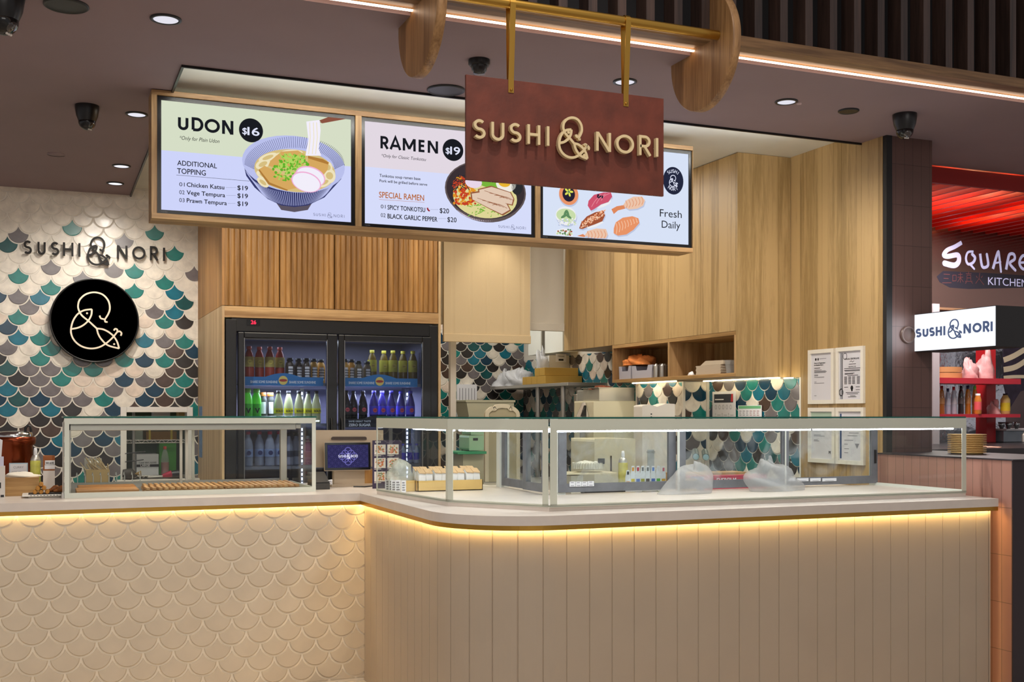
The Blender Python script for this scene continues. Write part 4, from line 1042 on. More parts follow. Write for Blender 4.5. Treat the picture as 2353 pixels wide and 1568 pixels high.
for rot, x, y in ((70, 1080, 1125), (110, 1102, 1125), (30, 1070, 1148), (150, 1108, 1150)): E(b, x, y, 28, 11, 10, .0018, rot)
Q(b, [(1000, 1300), (1010, 1265), (1060, 1248), (1120, 1255), (1148, 1290), (1140, 1318)], 6, .0009)
for k in range(30): E(b, 1075 + rs.uniform(-60, 60), 1282 + rs.uniform(-24, 24), 8, 7, (9, 10, 8)[k % 3], .0012)
prawn([(1240, 1310), (1270, 1270), (1340, 1250), (1420, 1255), (1435, 1300), (1420, 1332), (1330, 1330), (1280, 1322)], [(1180, 1312), (1230, 1296), (1250, 1315), (1240, 1322)])
b.build('picture', [SAL, SAL2, TUNA, TUN2, SHR, SHR2, RICE, BLK, BRN, AVO, LEAF, YEL, SHAD], d)
# ------------------------------------------------------------------ fridge joinery
YJ = 7.944; JX0, JX1 = 1.138, 2.737
t = thing('fridge_surround', 'oak surround boxing in the drinks fridge', 'cupboard', (1.94, YJ, 0))
M_OAKP = wood('pale_oak_side', (168, 138, 100), (212, 184, 142), 'Z', 'Y')
M_OAKD = wood('warm_oak_side', (146, 102, 54), (198, 150, 92), 'Z', 'Y')
o = MB().box(JX0, JX0 + .018, YJ, YL, 0, 2.243).build('side_panel', M_OAKP, t, bevel=.001)
o = MB().box(JX0, JX0 + .018, YJ, YL, 2.245, 3.26).build('side_panel', M_OAKD, t, bevel=.001); o['label'] = 'warmer oak upper side'
MB().box(JX1 - .018, JX1, YJ, YL, 0, 3.26).build('side_panel', M_OAKP, t, bevel=.001)
MB().box(JX0 + .018, JX1 - .018, YJ, YJ + .02, 2.163, 2.242).build('header', M_OAK, t, bevel=.001)
MB().box(JX0 + .02, JX1 - .02, YJ + .05, YJ + .06, 2.243, 3.26).build('backing', M_DARK, t)
du = [511.7, 643.2, 769.4, 891.8, 1008]
for i in range(4):
    x0, x1 = aty(du[i], 600, YJ).x + .003, aty(du[i + 1], 600, YJ).x - .003
    n = 10; pf = []
    for k in range(n):
        for j in range(6):
            tt = j / 6; pf.append((x0 + (x1 - x0) * (k + tt) / n, YJ + .012 - .011 * (sin(pi * tt)) ** .6 if j else YJ + .012))
    pf.append((x1, YJ + .012))
    b = MB(); lo = [(x, y, 2.246) for x, y in pf]; hi = [(x, y, 3.258) for x, y in pf]; m_ = len(pf)
    b.add(lo + hi, [(q, q + 1, m_ + q + 1, m_ + q) for q in range(m_ - 1)], 0)
    b.box(x0, x1, YJ + .012, YJ + .03, 2.246, 3.258)
    b.build('fluted_door', M_FLUTE, t)
o = MB().box(JX0 - .0016, JX0 - .0004, 8.98, 9.17, 1.15, 1.55).build('notice_sheet', [mat('blue_sheet', (92, 124, 160), 0.6, var=.35, vscale=30)]); tag(o, 'blue printed sheet stuck on the oak side of the fridge surround', 'notice')

# ------------------------------------------------------------------ drinks fridge
fx0, fx1 = 1.164, 2.714
YFR = YJ + .008
fr_t = thing('drinks_fridge', 'black double-door drinks fridge with lit shelves', 'fridge', (1.94, YFR, 0))
M_INT = mat('fridge_liner', (120, 118, 140), 0.5)
b = MB().box(fx0, fx0 + .04, YFR, 8.78, .06, 2.15).box(fx1 - .04, fx1, YFR, 8.78, .06, 2.15).box(fx0 + .04, fx1 - .04, YFR, 8.78, 2.068, 2.1625).box(fx0 + .04, fx1 - .04, YFR, 8.78, .06, .25)
b.box(fx0, fx0 + .075, YFR - .004, YFR + .02, .06, 2.15).box(fx1 - .065, fx1, YFR - .004, YFR + .02, .06, 2.15)
b.build('cabinet', M_BLACK, fr_t, bevel=.003)
b = MB().box(fx0 + .04, fx1 - .04, 8.70, 8.76, .25, 2.068).box(fx0 + .041, fx0 + .05, YFR + .06, 8.7, .25, 2.068).box(fx1 - .05, fx1 - .041, YFR + .06, 8.7, .25, 2.068).box(fx0 + .04, fx1 - .04, YFR + .06, 8.7, 2.05, 2.067)
b.build('liner', M_INT, fr_t)
fz = Fr((0, YFR - .0008, 0)); P = lambda u, v: loc(fz, onplane(fz, u, v))
d0, d1 = P(567, 748), P(597, 735)
dd = MB().fbox(fz, d0[0], d1[0], d0[1], d1[1], 0, .004).build('display', mat('display_black', (6, 6, 8), 0.2), fr_t)
mb = MB(); mb.text(fz, '26', *P(576.5, 745), P(576, 736)[1] - P(576, 745)[1], 0, .0045, None, 'LEFT', .03); mb.build('digits', glow('red_digits', (255, 40, 70), 2.5), dd)
zsh = [aty(650, 880, 8.07).z, aty(850, 973, 8.07).z, aty(600, 1072, 8.07).z]
for dx0, dx1, gx0, gx1, hx in ((1.245, 1.945, 1.287, 1.873, 1.90), (1.955, 2.655, 1.998, 2.588, 1.975)):
    m = MB()
    zt_ = 2.062; yd0, yd1 = YFR - .030, YFR + .012
    m.box(dx0, gx0, yd0, yd1, .27, zt_).box(gx1, dx1, yd0, yd1, .27, zt_).box(gx0, gx1, yd0, yd1, 2.022, zt_).box(gx0, gx1, yd0, yd1, .27, .36)
    d_ = m.build('door', mat('door_black', (16, 16, 18), 0.3), fr_t, bevel=.006)
    MB().box(gx0, gx1, YFR - .012, YFR - .006, .36, 2.022).build('pane', M_FGLASS, d_)
    m = MB().box(gx0, gx1, YFR - .014, YFR - .0135, 2.012, 2.022).box(gx0 - .002, gx0 + .004, YFR - .031, YFR - .0295, .36, 2.022).box(gx1 - .004, gx1 + .002, YFR - .031, YFR - .0295, .36, 2.022)
    m.build('gasket', mat('gasket_grey', (96, 98, 104), 0.35), d_)
    MB().tube([(hx, YFR - .034, 1.0), (hx, YFR - .05, 1.05), (hx, YFR - .05, 1.42), (hx, YFR - .034, 1.46)], .008, 8).build('handle', M_BLACK, d_)
M_SHELF = mat('shelf_wire', (150, 154, 170), 0.35, 0.6)
for z in zsh:
    b = MB()
    for k in range(13): b.box(fx0 + .05, fx1 - .05, 8.06 + k * .05, 8.066 + k * .05, z - .012, z - .006)
    b.box(fx0 + .05, fx1 - .05, 8.045, 8.055, z - .022, z + .0).box(fx0 + .05, fx1 - .05, 8.06, 8.68, z - .018, z - .0125)
    b.build('shelf', M_SHELF, fr_t)
def strip(x0, x1, z0, h, body, badge, hump, name, col):
    f = Fr((x0, 8.04, z0)); L = x1 - x0
    pts = [(0, 0), (L, 0), (L, h)] + [(L * (.72 - .44 * k / 16), h + hump * sin(pi * k / 16)) for k in range(17)] + [(0, h)]
    o = MB().fprism(f, pts, 0, .002).build('shelf_strip', mat(name, col, .45), fr_t)
    m = MB()
    if badge:
        m.ellipse(f, L / 2, h * .62, h * .52, h * .52, .0026, 1); m.ellipse(f, L / 2, h * .62, h * .46, h * .16, .003, 2)
        m.text(f, body, L * .10, h * .28, h * .30, 0, .0026, width=L * .33, bold=.03); m.text(f, body, L * .575, h * .28, h * .30, 0, .0026, width=L * .33, bold=.03)
    else:
        m.text(f, 'SAME GREAT TASTE', L * .10, h * .62, h * .22, 0, .0026, bold=.04); m.text(f, 'ZERO SUGAR', L * .10, h * .14, h * .32, 0, .0026, bold=.06)
    m.build('print', [mat('print_white', (214, 224, 236), .5), mat('badge_yellow', (230, 206, 110), .5), mat('badge_red', (178, 60, 50), .5)], o)
strip(1.29, 1.87, zsh[0] - .022, .062, 'SHARE SOME SUNSHINE', True, .028, 'strip_blue', (42, 116, 178))
strip(2.0, 2.585, zsh[0] - .022, .062, 'SHARE SOME SUNSHINE', True, .028, 'strip_blue', (42, 116, 178))
strip(2.0, 2.585, zsh[1] - .03, .062, '', False, .03, 'strip_navy', (24, 22, 36))
strip(1.29, 1.70, zsh[1] - .03, .030, '', False, .02, 'strip_olive', (150, 136, 40)) if False else None
for x in (1.80, 2.63):
    b = MB()
    for k in range(24): b.box(x, x + .008, 8.45, 8.454, zsh[0] - .08 - k * .034, zsh[0] - .06 - k * .034)
    o = b.build('light_strip', glow('fridge_led', (206, 214, 255), 9.0), fr_t); o['label'] = 'row of cool white lights'
    MB().box(x - .008, x + .02, 8.455, 8.475, .3, zsh[0] - .03).build('light_mount', M_STEEL, fr_t)

# bottles -----------------------------------------------------------------
SHAPES = {
 'tea': [(.0, 0), (.029, 0), (.031, .01), (.031, .09), (.028, .105), (.031, .12), (.031, .15), (.024, .185), (.014, .208), (.013, .214)],
 'juice': [(0, 0), (.028, 0), (.030, .006), (.030, .105), (.026, .125), (.018, .138), (.018, .142)],
 'soda': [(0, 0), (.029, 0), (.032, .01), (.030, .07), (.032, .09), (.032, .125), (.024, .165), (.014, .200), (.012, .210)],
 'water': [(0, 0), (.030, 0), (.032, .008), (.030, .03), (.032, .04), (.030, .06), (.032, .07), (.032, .13), (.025, .165), (.013, .19), (.012, .205)]}
_proto = {}
def bottle(kind, shape, ztop, pos, label, group, liquid, cap, lab, labz, mark=None, lr=.0006, txt=None):
    """body, cap and label; the first of a kind is built, the others are copies"""
    x, y, z = pos
    if kind in _proto:
        r = dup(_proto[kind][0], V(pos) - _proto[kind][1], label, group); return r
    s = (ztop - z) / (SHAPES[shape][-1][1] + .018); pr = [(r * min(s, 1.12), h * s) for r, h in SHAPES[shape]]
    t = thing('drink_bottle', label, 'bottle', pos, group)
    MB().lathe(pr, pos, 18).build('body', liquid, t)
    rn, hn = pr[-1]
    MB().lathe([(rn + .003, hn - .002), (rn + .0035, hn), (rn + .003, hn + .018 * s), (0, hn + .018 * s)], pos, 14).build('cap', cap, t)
    rb = max(r for r, h in pr) + lr
    b = MB(); k0, k1 = labz[0] * s, labz[1] * s
    if lab is not None:
        if len(labz) == 2: b.lathe([(rb, k0), (rb, k1)], pos, 18)
        else: b.add([(x + rb * sin(a) , y - rb * cos(a), z + h) for h in (k0, k1) for a in (-.5, -.25, 0, .25, .5)], [(i, i + 1, 6 + i, 5 + i) for i in range(4)], 0, True)
        m_ = [lab]
        if mark is not None:
            fr = Fr((x, y - rb - .001, z + (k0 + k1) / 2)); m_ = [lab, mark, M_INK]
            b.ellipse(fr, 0, 0, .016, .016, 0, 1); b.text(fr, txt or '', 0, -.003, .006, 2, .0005, None, 'CENTER', .03)
        elif txt:
            m_ = [lab, M_INK]; fr = Fr((x, y - rb - .001, z)); n_ = 4 if len(labz) > 2 else 1
            for q in range(n_): b.text(fr, txt, 0, k0 + (k1 - k0) * (.3 if n_ == 1 else .15 + .2 * q), (k1 - k0) * (.4 if n_ == 1 else .13), 1, .0004, None, 'CENTER', .05)
        b.build('label_band', m_, t)
    _proto[kind] = (t, V(pos)); return t
ORD = ['first', 'second', 'third', 'fourth', 'fifth', 'sixth', 'seventh', 'eighth', 'ninth']
C_RED, C_YEL, C_BLK, C_GRN, C_WHT, C_PUR, C_ORA = mat('cap_coral', (206, 84, 66), .4), mat('cap_yellow', (222, 204, 60), .4), mat('cap_black', (26, 24, 26), .4), mat('cap_lime', (140, 210, 90), .4), mat('cap_white', (224, 224, 226), .4), mat('cap_violet', (74, 66, 190), .4), mat('cap_orange', (226, 130, 60), .4)
def row(us, v, ysh, z, shelf, kind, desc, group, **k):
    for i, u in enumerate(us):
        y = ysh + (i % 2) * .045
        p = aty(u, v, y)
        bottle(kind, pos=(p.x, y, z), ztop=p.z, label='%s, %s from left, %s' % (desc, ORD[i], shelf), group=group, **k)
z1, z2, z3 = zsh
YA = 8.12
SUN, SUN2 = mat('label_sun', (212, 190, 84), .5), mat('label_red', (186, 52, 44), .5)
row((572.5, 596, 620, 643), 796, YA, z1, 'top shelf, left door', 'peach', 'coral-capped peach tea bottle', 'peach teas in the fridge', shape='tea', liquid=mat('tea_peach', (160, 62, 44), .25), cap=C_RED, lab=mat('label_peach', (190, 170, 90), .5), labz=(.10, .165), mark=SUN, txt='Lipton')
row((666, 686, 704), 823, YA, z1, 'top shelf, left door', 'dark_juice', 'dark juice bottle with a white label', 'dark juices in the fridge', shape='juice', liquid=mat('juice_dark', (74, 62, 54), .3), cap=C_BLK, lab=M_PAPER, labz=(.02, .105, 1), txt='emma')
row((721, 737), 825, YA + .045, z1, 'top shelf, left door', 'orange_juice', 'orange juice bottle with a white label', 'orange juices, left door', shape='juice', liquid=mat('juice_orange', (220, 166, 74), .3), cap=C_BLK, lab=M_PAPER, labz=(.02, .105, 1), txt='emma')
row((792, 807.5), 828, YA, z1, 'top shelf, right door', 'orange_juice', 'orange juice bottle with a white label', 'orange juices, right door', shape='juice', liquid=None, cap=None, lab=None, labz=None)
row((823.5, 843.5), 830, YA, z1, 'top shelf, right door', 'grey_juice', 'greyish juice bottle with a white label', 'grey juices in the fridge', shape='juice', liquid=mat('juice_grey', (120, 108, 84), .3), cap=C_BLK, lab=M_PAPER, labz=(.02, .105, 1), txt='emma')
row((855, 882, 903, 926, 948.5), 805, YA + .115, z1, 'top shelf, right door', 'lemon', 'yellow-capped lemon tea bottle', 'lemon teas in the fridge', shape='tea', liquid=mat('tea_lemon', (120, 96, 30), .25), cap=C_YEL, lab=mat('label_lemon', (196, 186, 66), .5), labz=(.085, .165), mark=SUN, txt='Lipton')
row((569, 589.5), 893, YA - .02, z2, 'middle shelf, left door', 'green', 'tall lime green drink bottle', 'green drinks in the fridge', shape='juice', liquid=mat('juice_lime', (96, 220, 60), .3, emit=.12), cap=C_GRN, lab=mat('label_clear_green', (70, 180, 50), .4), labz=(.03, .09), txt='V')
row((604, 621), 902, YA + .1, z2, 'middle shelf, left door', 'small_amber', 'small orange-capped dark bottle', 'small dark bottles in the fridge', shape='juice', liquid=mat('amber_dark', (60, 66, 58), .3), cap=C_ORA, lab=M_PAPER, labz=(.05, .11, 1), txt='')
row((640, 663, 687, 708, 727), 898, YA, z2, 'middle shelf, left door', 'squash', 'pale lemon squash bottle with a yellow band', 'lemon squashes in the fridge', shape='soda', liquid=mat('squash', (190, 196, 150), .25), cap=C_BLK, lab=mat('label_acid', (210, 206, 40), .5), labz=(.07, .105), txt='SOLO')
DK = mat('cola', (26, 20, 26), .15); RND = mat('label_bluewhite', (214, 214, 230), .5)
row((796, 812, 834), 898, YA, z2, 'middle shelf, right door', 'cola', 'dark cola bottle with a black cap', 'dark colas in the fridge', shape='soda', liquid=DK, cap=C_BLK, lab=mat('label_black', (18, 16, 20), .5), labz=(.07, .12), mark=mat('label_rb', (190, 70, 84), .5), txt='PEPSI')
row((859, 878, 899, 921, 943), 898, YA, z2, 'middle shelf, right door', 'violet_cola', 'cola bottle with a violet cap and band', 'violet colas in the fridge', shape='soda', liquid=mat('cola_violet', (52, 44, 120), .2), cap=C_PUR, lab=mat('label_violet', (64, 54, 190), .5), labz=(.06, .12), mark=mat('label_rb', (190, 70, 84), .5), txt='PEPSI')
row((570, 596, 620, 641), 992, YA, z3, 'bottom shelf behind the heat bridge', 'water', 'clear water bottle with a pink cap', 'water bottles in the fridge', shape='water', liquid=film('water_plastic', (206, 214, 238), .5, .1), cap=mat('cap_pink', (210, 60, 90), .4), lab=mat('label_ice', (150, 170, 214), .4), labz=(.06, .11), mark=mat('label_navy', (40, 50, 110), .5), txt='')
row((664, 680), 996, YA + .05, z3, 'bottom shelf beside the heat bridge', 'water2', 'clear bottle with a dark cap', 'dark capped water bottles', shape='water', liquid=film('water_plastic', (206, 214, 238), .5, .1), cap=C_BLK, lab=mat('label_slate', (70, 76, 96), .4), labz=(.06, .10), txt='')
row((707, 722), 1002, YA + .04, z3, 'bottom shelf behind the left case corner', 'rose', 'rose pink drink bottle', 'pink drinks in the fridge', shape='water', liquid=mat('rose_drink', (206, 120, 150), .25), cap=C_WHT, lab=mat('label_rose', (190, 80, 110), .5), labz=(.06, .10), txt='')
row((926, 942, 957), 1020, YA, z3, 'bottom shelf through the curved case', 'violet2', 'clear bottle with a violet band', 'violet banded bottles', shape='water', liquid=film('water_plastic', (206, 214, 238), .5, .1), cap=C_PUR, lab=mat('label_violet', (64, 54, 190), .5), labz=(.04, .12), txt='')
lamp('fridge_lamp', 'AREA', (1.6, 8.35, zsh[0] - .05), 8, (.80, .84, 1.0), (1.6, 8.3, .5), .25, size_y=.5)
lamp('fridge_lamp', 'AREA', (2.3, 8.35, zsh[0] - .05), 7, (.70, .72, 1.0), (2.3, 8.3, .5), .25, size_y=.5)
lamp('fridge_lamp', 'AREA', (1.95, 8.3, 2.03), 4.5, (.78, .86, 1.0), (1.95, 8.3, .5), 1.1, size_y=.3)

# ------------------------------------------------------------------ ceiling fittings
M_TRIMB = mat('fitting_black', (18, 17, 18), .4)
def downlight(u, v, r, label, power, color, tgt=None, spot=70, bright=6.0):
    p = atz(u, v, ZC)
    t = thing('downlight', label, 'downlight', (p.x, p.y, ZC), 'recessed ceiling downlights')
    MB().lathe([(r, 0), (r, -.006), (r - .012, -.008), (r - .014, -.004)], (p.x, p.y, ZC), 32).build('rim', M_TRIMB, t)
    MB().lathe([(r - .013, -.003), (r * .72, .0), (0, .0)], (p.x, p.y, ZC - .0015), 32).build('reflector', glow('downlight_glow_%d' % int(bright * 10), (246, 244, 255), bright), t)
    if power: lamp('downlight_beam', 'SPOT', (p.x, p.y, ZC - .02), power, color, tgt or (p.x, p.y + .01, 0), .035, spot, .75)
dw = (1.0, .93, .84)
downlight(381, 43, .066, 'largest ceiling downlight, above the left counter near the camera', 60, dw, (.45, 5.6, 1.0), 125, .85)
downlight(314, 262, .062, 'ceiling downlight beside the dome camera left of the udon screen', 100, dw, (.35, 8.0, 1.0), 130, .9)
downlight(279, 381, .062, 'second to last ceiling downlight before the tiled wall', 75, dw, (.42, 9.0, 1.2), 125, 1.1)
downlight(265, 421, .062, 'ceiling downlight closest to the tiled wall', 8, dw, (.40, 9.25, 2.2), 80, 1.2)
downlight(1436, 187, .062, 'ceiling downlight seen behind the right brass strap', 60, dw, (2.75, 5.5, 1.0), 120, .8)
downlight(1807, 233, .062, 'ceiling downlight right of the larger timber disc', 110, dw, (4.2, 5.9, 1.0), 130, .8)
p = atz(1836, 237, ZC); o = MB().lathe([(.014, 0), (.014, -.006), (0, -.009)], (p.x, p.y, ZC), 12).build('sprinkler_cap', mat('fitting_pale', (214, 190, 190), .5)); tag(o, 'tiny pale ceiling cap beside the downlight right of the timber disc', 'cap')
for u, v, r, lab in ((152, 11, .09, 'dark round ceiling speaker at the top left by the cropped camera'), (1025, 206, .10, 'largest dark round ceiling speaker, in front of the ramen screen'), (1950, 254, .058, 'small dark round ceiling plate between the downlight and the right camera')):
    p = atz(u, v, ZC); t = thing('ceiling_speaker', lab, 'speaker', (p.x, p.y, ZC))
    MB().lathe([(r, 0), (r, -.006), (r - .006, -.010), (r - .012, -.006)], (p.x, p.y, ZC), 36).build('rim', M_TRIMB, t)
    MB().lathe([(r - .011, -.005), (0, -.006)], (p.x, p.y, ZC), 36).build('grille', mat('grille_grey', (66, 62, 58), .6), t)
p = atz(129, 354, ZC); t = thing('blank_plate', 'small mauve cover plate with a dark crescent in the ceiling near the tiled wall', 'plate', (p.x, p.y, ZC))
MB().lathe([(.055, 0), (.055, -.004), (0, -.005)], (p.x, p.y, ZC), 24).build('disc', M_MAUVE, t)
MB().add([(p.x + .056 * cos(rad(a)), p.y + .056 * sin(rad(a)), ZC - .002 + dz) for dz in (0, -.004) for a in range(20, 170, 10)], [(i, i + 1, 16 + i, 15 + i) for i in range(14)]).build('slot', M_BLACK, t)
p = atz(1101, 138, ZC); t = thing('smoke_detector', 'black smoke detector hanging above the brown sign', 'detector', (p.x, p.y, ZC))
MB().lathe([(.052, 0), (.052, -.022), (.046, -.030)], (p.x, p.y, ZC), 28).build('base', M_TRIMB, t)
MB().lathe([(.040, -.030), (.036, -.052), (.030, -.056), (.028, -.066), (0, -.068)], (p.x, p.y, ZC), 28).build('chamber', mat('detector_dark', (34, 34, 36), .25), t)
def turret(u, v, sc, yaw, label, name='dome_camera'):
    p = atz(u, v, ZC); t = thing(name, label, 'camera', (p.x, p.y, ZC))
    MB().lathe([(.056 * sc, 0), (.056 * sc, -.014 * sc), (.050 * sc, -.05 * sc), (.036 * sc, -.085 * sc)], (p.x, p.y, ZC), 28).build('housing', mat('camera_black', (20, 20, 22), .3), t)
    c = V((p.x, p.y, ZC - .078 * sc)); d = V((sin(yaw), -cos(yaw), -.75)).normalized()
    prof = [(.040 * sc * cos(rad(a)), .040 * sc * sin(rad(a))) for a in range(-90, 61, 15)] + [(.019 * sc, .036 * sc)]
    MB().lathe(prof, c, 24, 0, d).build('ball', mat('camera_ball', (12, 12, 14), .15), t)
    MB().lathe([(.018 * sc, .036 * sc), (.014 * sc, .040 * sc), (0, .041 * sc)], c, 16, 0, d).build('lens', mat('lens_glass', (48, 40, 38), .05, coat=1), t)
    x = d.cross(V((0, 0, 1))).normalized(); y = x.cross(d)
    m = MB()
    for k in (-1, 0, 1): m.lathe([(.004 * sc, 0), (.003 * sc, .003 * sc)], c + d * .0365 * sc - y * .020 * sc + x * (k * .008 * sc), 8, 0, d)
    m.build('infrared_leds', mat('led_pale', (220, 216, 210), .3), t)
    return t
turret(200, 243, 1.15, .75, 'black turret camera on the mauve ceiling left of the menu frame')
turret(2079, 263, 1.2, -.25, 'black turret camera in front of the brown tiled column')
turret(8, -16, 1.45, .9, 'black turret camera cut off by the top left corner')

# ------------------------------------------------------------------ copper soup kettle and the rest of the left counter
z = ZT
KY = 7.0
p = aty(34, 1030, KY); kx = p.x
M_COP = mat('copper_enamel', (120, 50, 22), .22, .75)
t = thing('soup_kettle', 'copper soup kettle with a chrome lid at the left end of the counter', 'kettle', (kx, KY, z))
kt = aty(34, 1004, KY).z; rk_ = aty(83, 1030, KY).x - kx
MB().lathe([(rk_ * .96, 0), (rk_ * .98, .05), (rk_ * .90, .06), (rk_ * .86, kt - z - .05), (rk_, kt - z - .04), (rk_, kt - z - .006), (rk_ * .94, kt - z)], (kx, KY, z), 40).build('body', M_COP, t)
l_ = MB().lathe([(rk_ * .84, kt - z), (rk_ * .84, kt - z + .022), (rk_ * .7, kt - z + .03), (0, kt - z + .034)], (kx, KY, z), 40).build('lid', mat('chrome', (210, 210, 208), .12, 1.0), t)
hx = aty(64, 990, KY).x; hz = kt + .02
MB().tube([(hx - .012, KY - .05, hz), (hx - .012, KY - .05, hz + .03), (hx, KY - .05, hz + .045), (hx + .014, KY - .05, hz + .04), (hx + .018, KY - .05, hz + .008)], .007, 8).build('handle', M_BLACK, l_)
f = Fr((0, KY - rk_ - .02, 0)); P = lambda u, v: loc(f, onplane(f, u, v))
t = thing('name_card', 'small white card with a blue border leaning on the copper kettle', 'card', f.p(P(42, 1085)[0], z))
a, c = P(21, 1085), P(64, 1064); MB().fbox(f, a[0], c[0], z, c[1], 0, .003).build('sheet', mat('pale_blue', (180, 206, 220), .6), t)
MB().fbox(f, a[0] + .005, c[0] - .005, z, c[1] - .006, .003, .0034).text(f, 'CURRY', (a[0] + c[0]) / 2, c[1] - .03, .012, 1, .0036, None, 'CENTER').text(f, 'Japanese curry', a[0] + .012, c[1] - .05, .006, 1, .0036).build('print', [M_PAPER, M_GREYINK], t)
def can(name, u0, u1, vt, vb, y, label, col, txt, spots=True):
    f = Fr((0, y, 0)); x0, x1 = onplane(f, u0, vb).x, onplane(f, u1, vb).x; r = (x1 - x0) / 2; xc = (x0 + x1) / 2; zt_ = onplane(f, u0, vt).z; h = zt_ - z; pos = (xc, y + r, z)
    t = thing(name, label, 'spray can', pos)
    MB().lathe([(r * .98, 0), (r, .004), (r, h * .70), (r * .97, h * .715)], pos, 24).build('body', mat(name + '_body', col, .35, var=.22, vscale=28), t)
    MB().lathe([(r * .97, h * .715), (r * .9, h * .76), (r * .6, h * .83), (r * .42, h * .84)], pos, 24).build('dome', M_STEEL, t)
    MB().lathe([(r * .36, h * .84), (r * .36, h * .93), (r * .24, h), (0, h)], pos, 16).build('nozzle', C_WHT, t)
    m = MB()
    for i, (tx, hh) in enumerate(txt):
        fr = Fr((xc, y - .0008, z)); m.text(fr, tx, -r * .1, h * hh, h * .075, 0, 0, None, 'LEFT', .04)
    if txt: m.build('print', M_INK, t)
can('oil_spray', 69, 93.5, 1030, 1083, 6.845, 'yellow-green oil spray can in front of the copper kettle', (206, 206, 96), [('Canola', .20), ('Oil Spray', .09)])
f = Fr((0, 6.78, 0)); P = lambda u, v: loc(f, onplane(f, u, v))
a, c = P(10, 1120), P(90, 1095)
t = thing('wooden_box', 'low wooden box topped with white paper in front of the copper kettle', 'box', (a[0] + .1, 6.75, z))
MB().box(a[0], c[0], 6.62, 6.80, z, c[1] + .003).build('body', wood('box_wood', (158, 116, 62), (206, 166, 108), 'X', 'Z', scale=1.5), t, bevel=.002)
b = MB(); b.blob((a[0] / 2 + c[0] / 2, 6.71, c[1] + .003), (c[0] - a[0]) / 2, .085, P(50, 1085)[1] - P(50, 1096)[1], 4, .1); b.build('paper', mat('napkin', (232, 224, 208), .8), t)
def block(name, cat, label, f, u0, u1, vt, vb, dep, m, bevel=.002, z0=None):
    P = lambda u, v: loc(f, onplane(f, u, v)); a, c = P(u0, vb), P(u1, vt); q = a[1] if z0 is None else z0
    t = thing(name, label, cat, f.p((a[0] + c[0]) / 2, q, -dep / 2)); MB().fbox(f, a[0], c[0], q, c[1], -dep, 0).build('carton' if cat == 'box' else 'body', m, t, bevel=bevel)
    return t, a[0], c[0], q, c[1]
fg = Fr((0, 6.712, 0))
t, x0, x1, q0, q1 = block('white_carton', 'box', 'white carton under the box of vinyl gloves', Fr((0, 6.71, 0)), 99, 126, 1082, 1120, .12, mat('carton_white', (222, 216, 212), .6), z0=z); qc = q1
t, x0, x1, q0, q1 = block('glove_box', 'box', 'brown and white box of vinyl gloves beside the oil spray can', fg, 99, 126, 1048, 1080, .11, mat('glove_brown', (150, 84, 36), .6), z0=qc + .001)
MB().fbox(fg, x0 + .008, x1, q0 + .008, q0 + .032, 0, .001).fbox(fg, x0 + .010, x1, q0 + .072 - .042, q0 + .072 - .016, 0, .001).text(fg, 'VINYL GLOVES', x0 + .014, q0 + .036, .012, 1, .0015, None, 'LEFT', .02, 0, x1 - x0 - .018).build('print', [M_PAPER, M_INK], t)
# plate of fried rolls and drumsticks
pc = atz(105, 1126, z + .004); t = thing('serving_plate', 'white slab plate with a black dashed pattern beside the left case', 'plate', (pc.x, 6.5, z))
xl, xr = atz(55, 1128, z).x, CX0 - .01
MB().box(xl, xr, 6.42, 6.60, z + .008, z + .018).box(xl + .03, xr - .01, 6.44, 6.58, z, z + .008).build('dish', mat('plate_white', (230, 226, 216), .25), t, bevel=.003)
b = MB().box(xl + .03, xr, 6.43, 6.592, z + .018, z + .019)
for i in range(9): b.box(xl + .04 + i * .016, xl + .048 + i * .016, 6.4192, 6.4199, z + .012, z + .015)
b.build('pattern', M_INK, t)
M_FRY, M_FRY2 = mat('fried_roll', (178, 122, 44), .55, var=.35, vscale=60, bump=.4, bscale=120), mat('fried_chicken', (146, 84, 30), .5, var=.4, vscale=50, bump=.6, bscale=90)
zp = z + .019; ry = .0115
for i, (u, lv) in enumerate(((82, 0), (95, 0), (108, 0), (88, 1), (101, 1), (95, 2))):
    x = atz(u, 1120, zp).x; zc_ = zp + ry + lv * ry * 1.75
    o = MB().tube([(x, 6.435, zc_), (x, 6.44, zc_), (x, 6.50, zc_), (x, 6.505, zc_)], [ry * .8, ry, ry, ry * .8], 12).build('spring_roll', M_FRY)
    tag(o, ('golden fried roll in the bottom row of the small pyramid on the plate', 'golden fried roll in the middle row of the small pyramid on the plate', 'golden fried roll topping the small pyramid on the plate')[lv], 'fried roll', 'fried rolls on the slab plate')
for i, (u, dx, y) in enumerate(((121, .02, 6.50), (134, .04, 6.47))):
    x = atz(u, 1118, zp).x; t = thing('fried_chicken', ('fried drumstick lying behind the pyramid of rolls', 'fried drumstick lying against the glass case side')[i], 'chicken', (x, y, zp))
    MB().tube([(x - .03, y, zp + .012), (x - .012, y, zp + .016), (x + .006, y + .005, zp + .024), (x + .018, y + .01, zp + .026), (x + .03, y + .012, zp + .02)], [.006, .011, .018, .018, .008], 12).build('meat', M_FRY2, t)
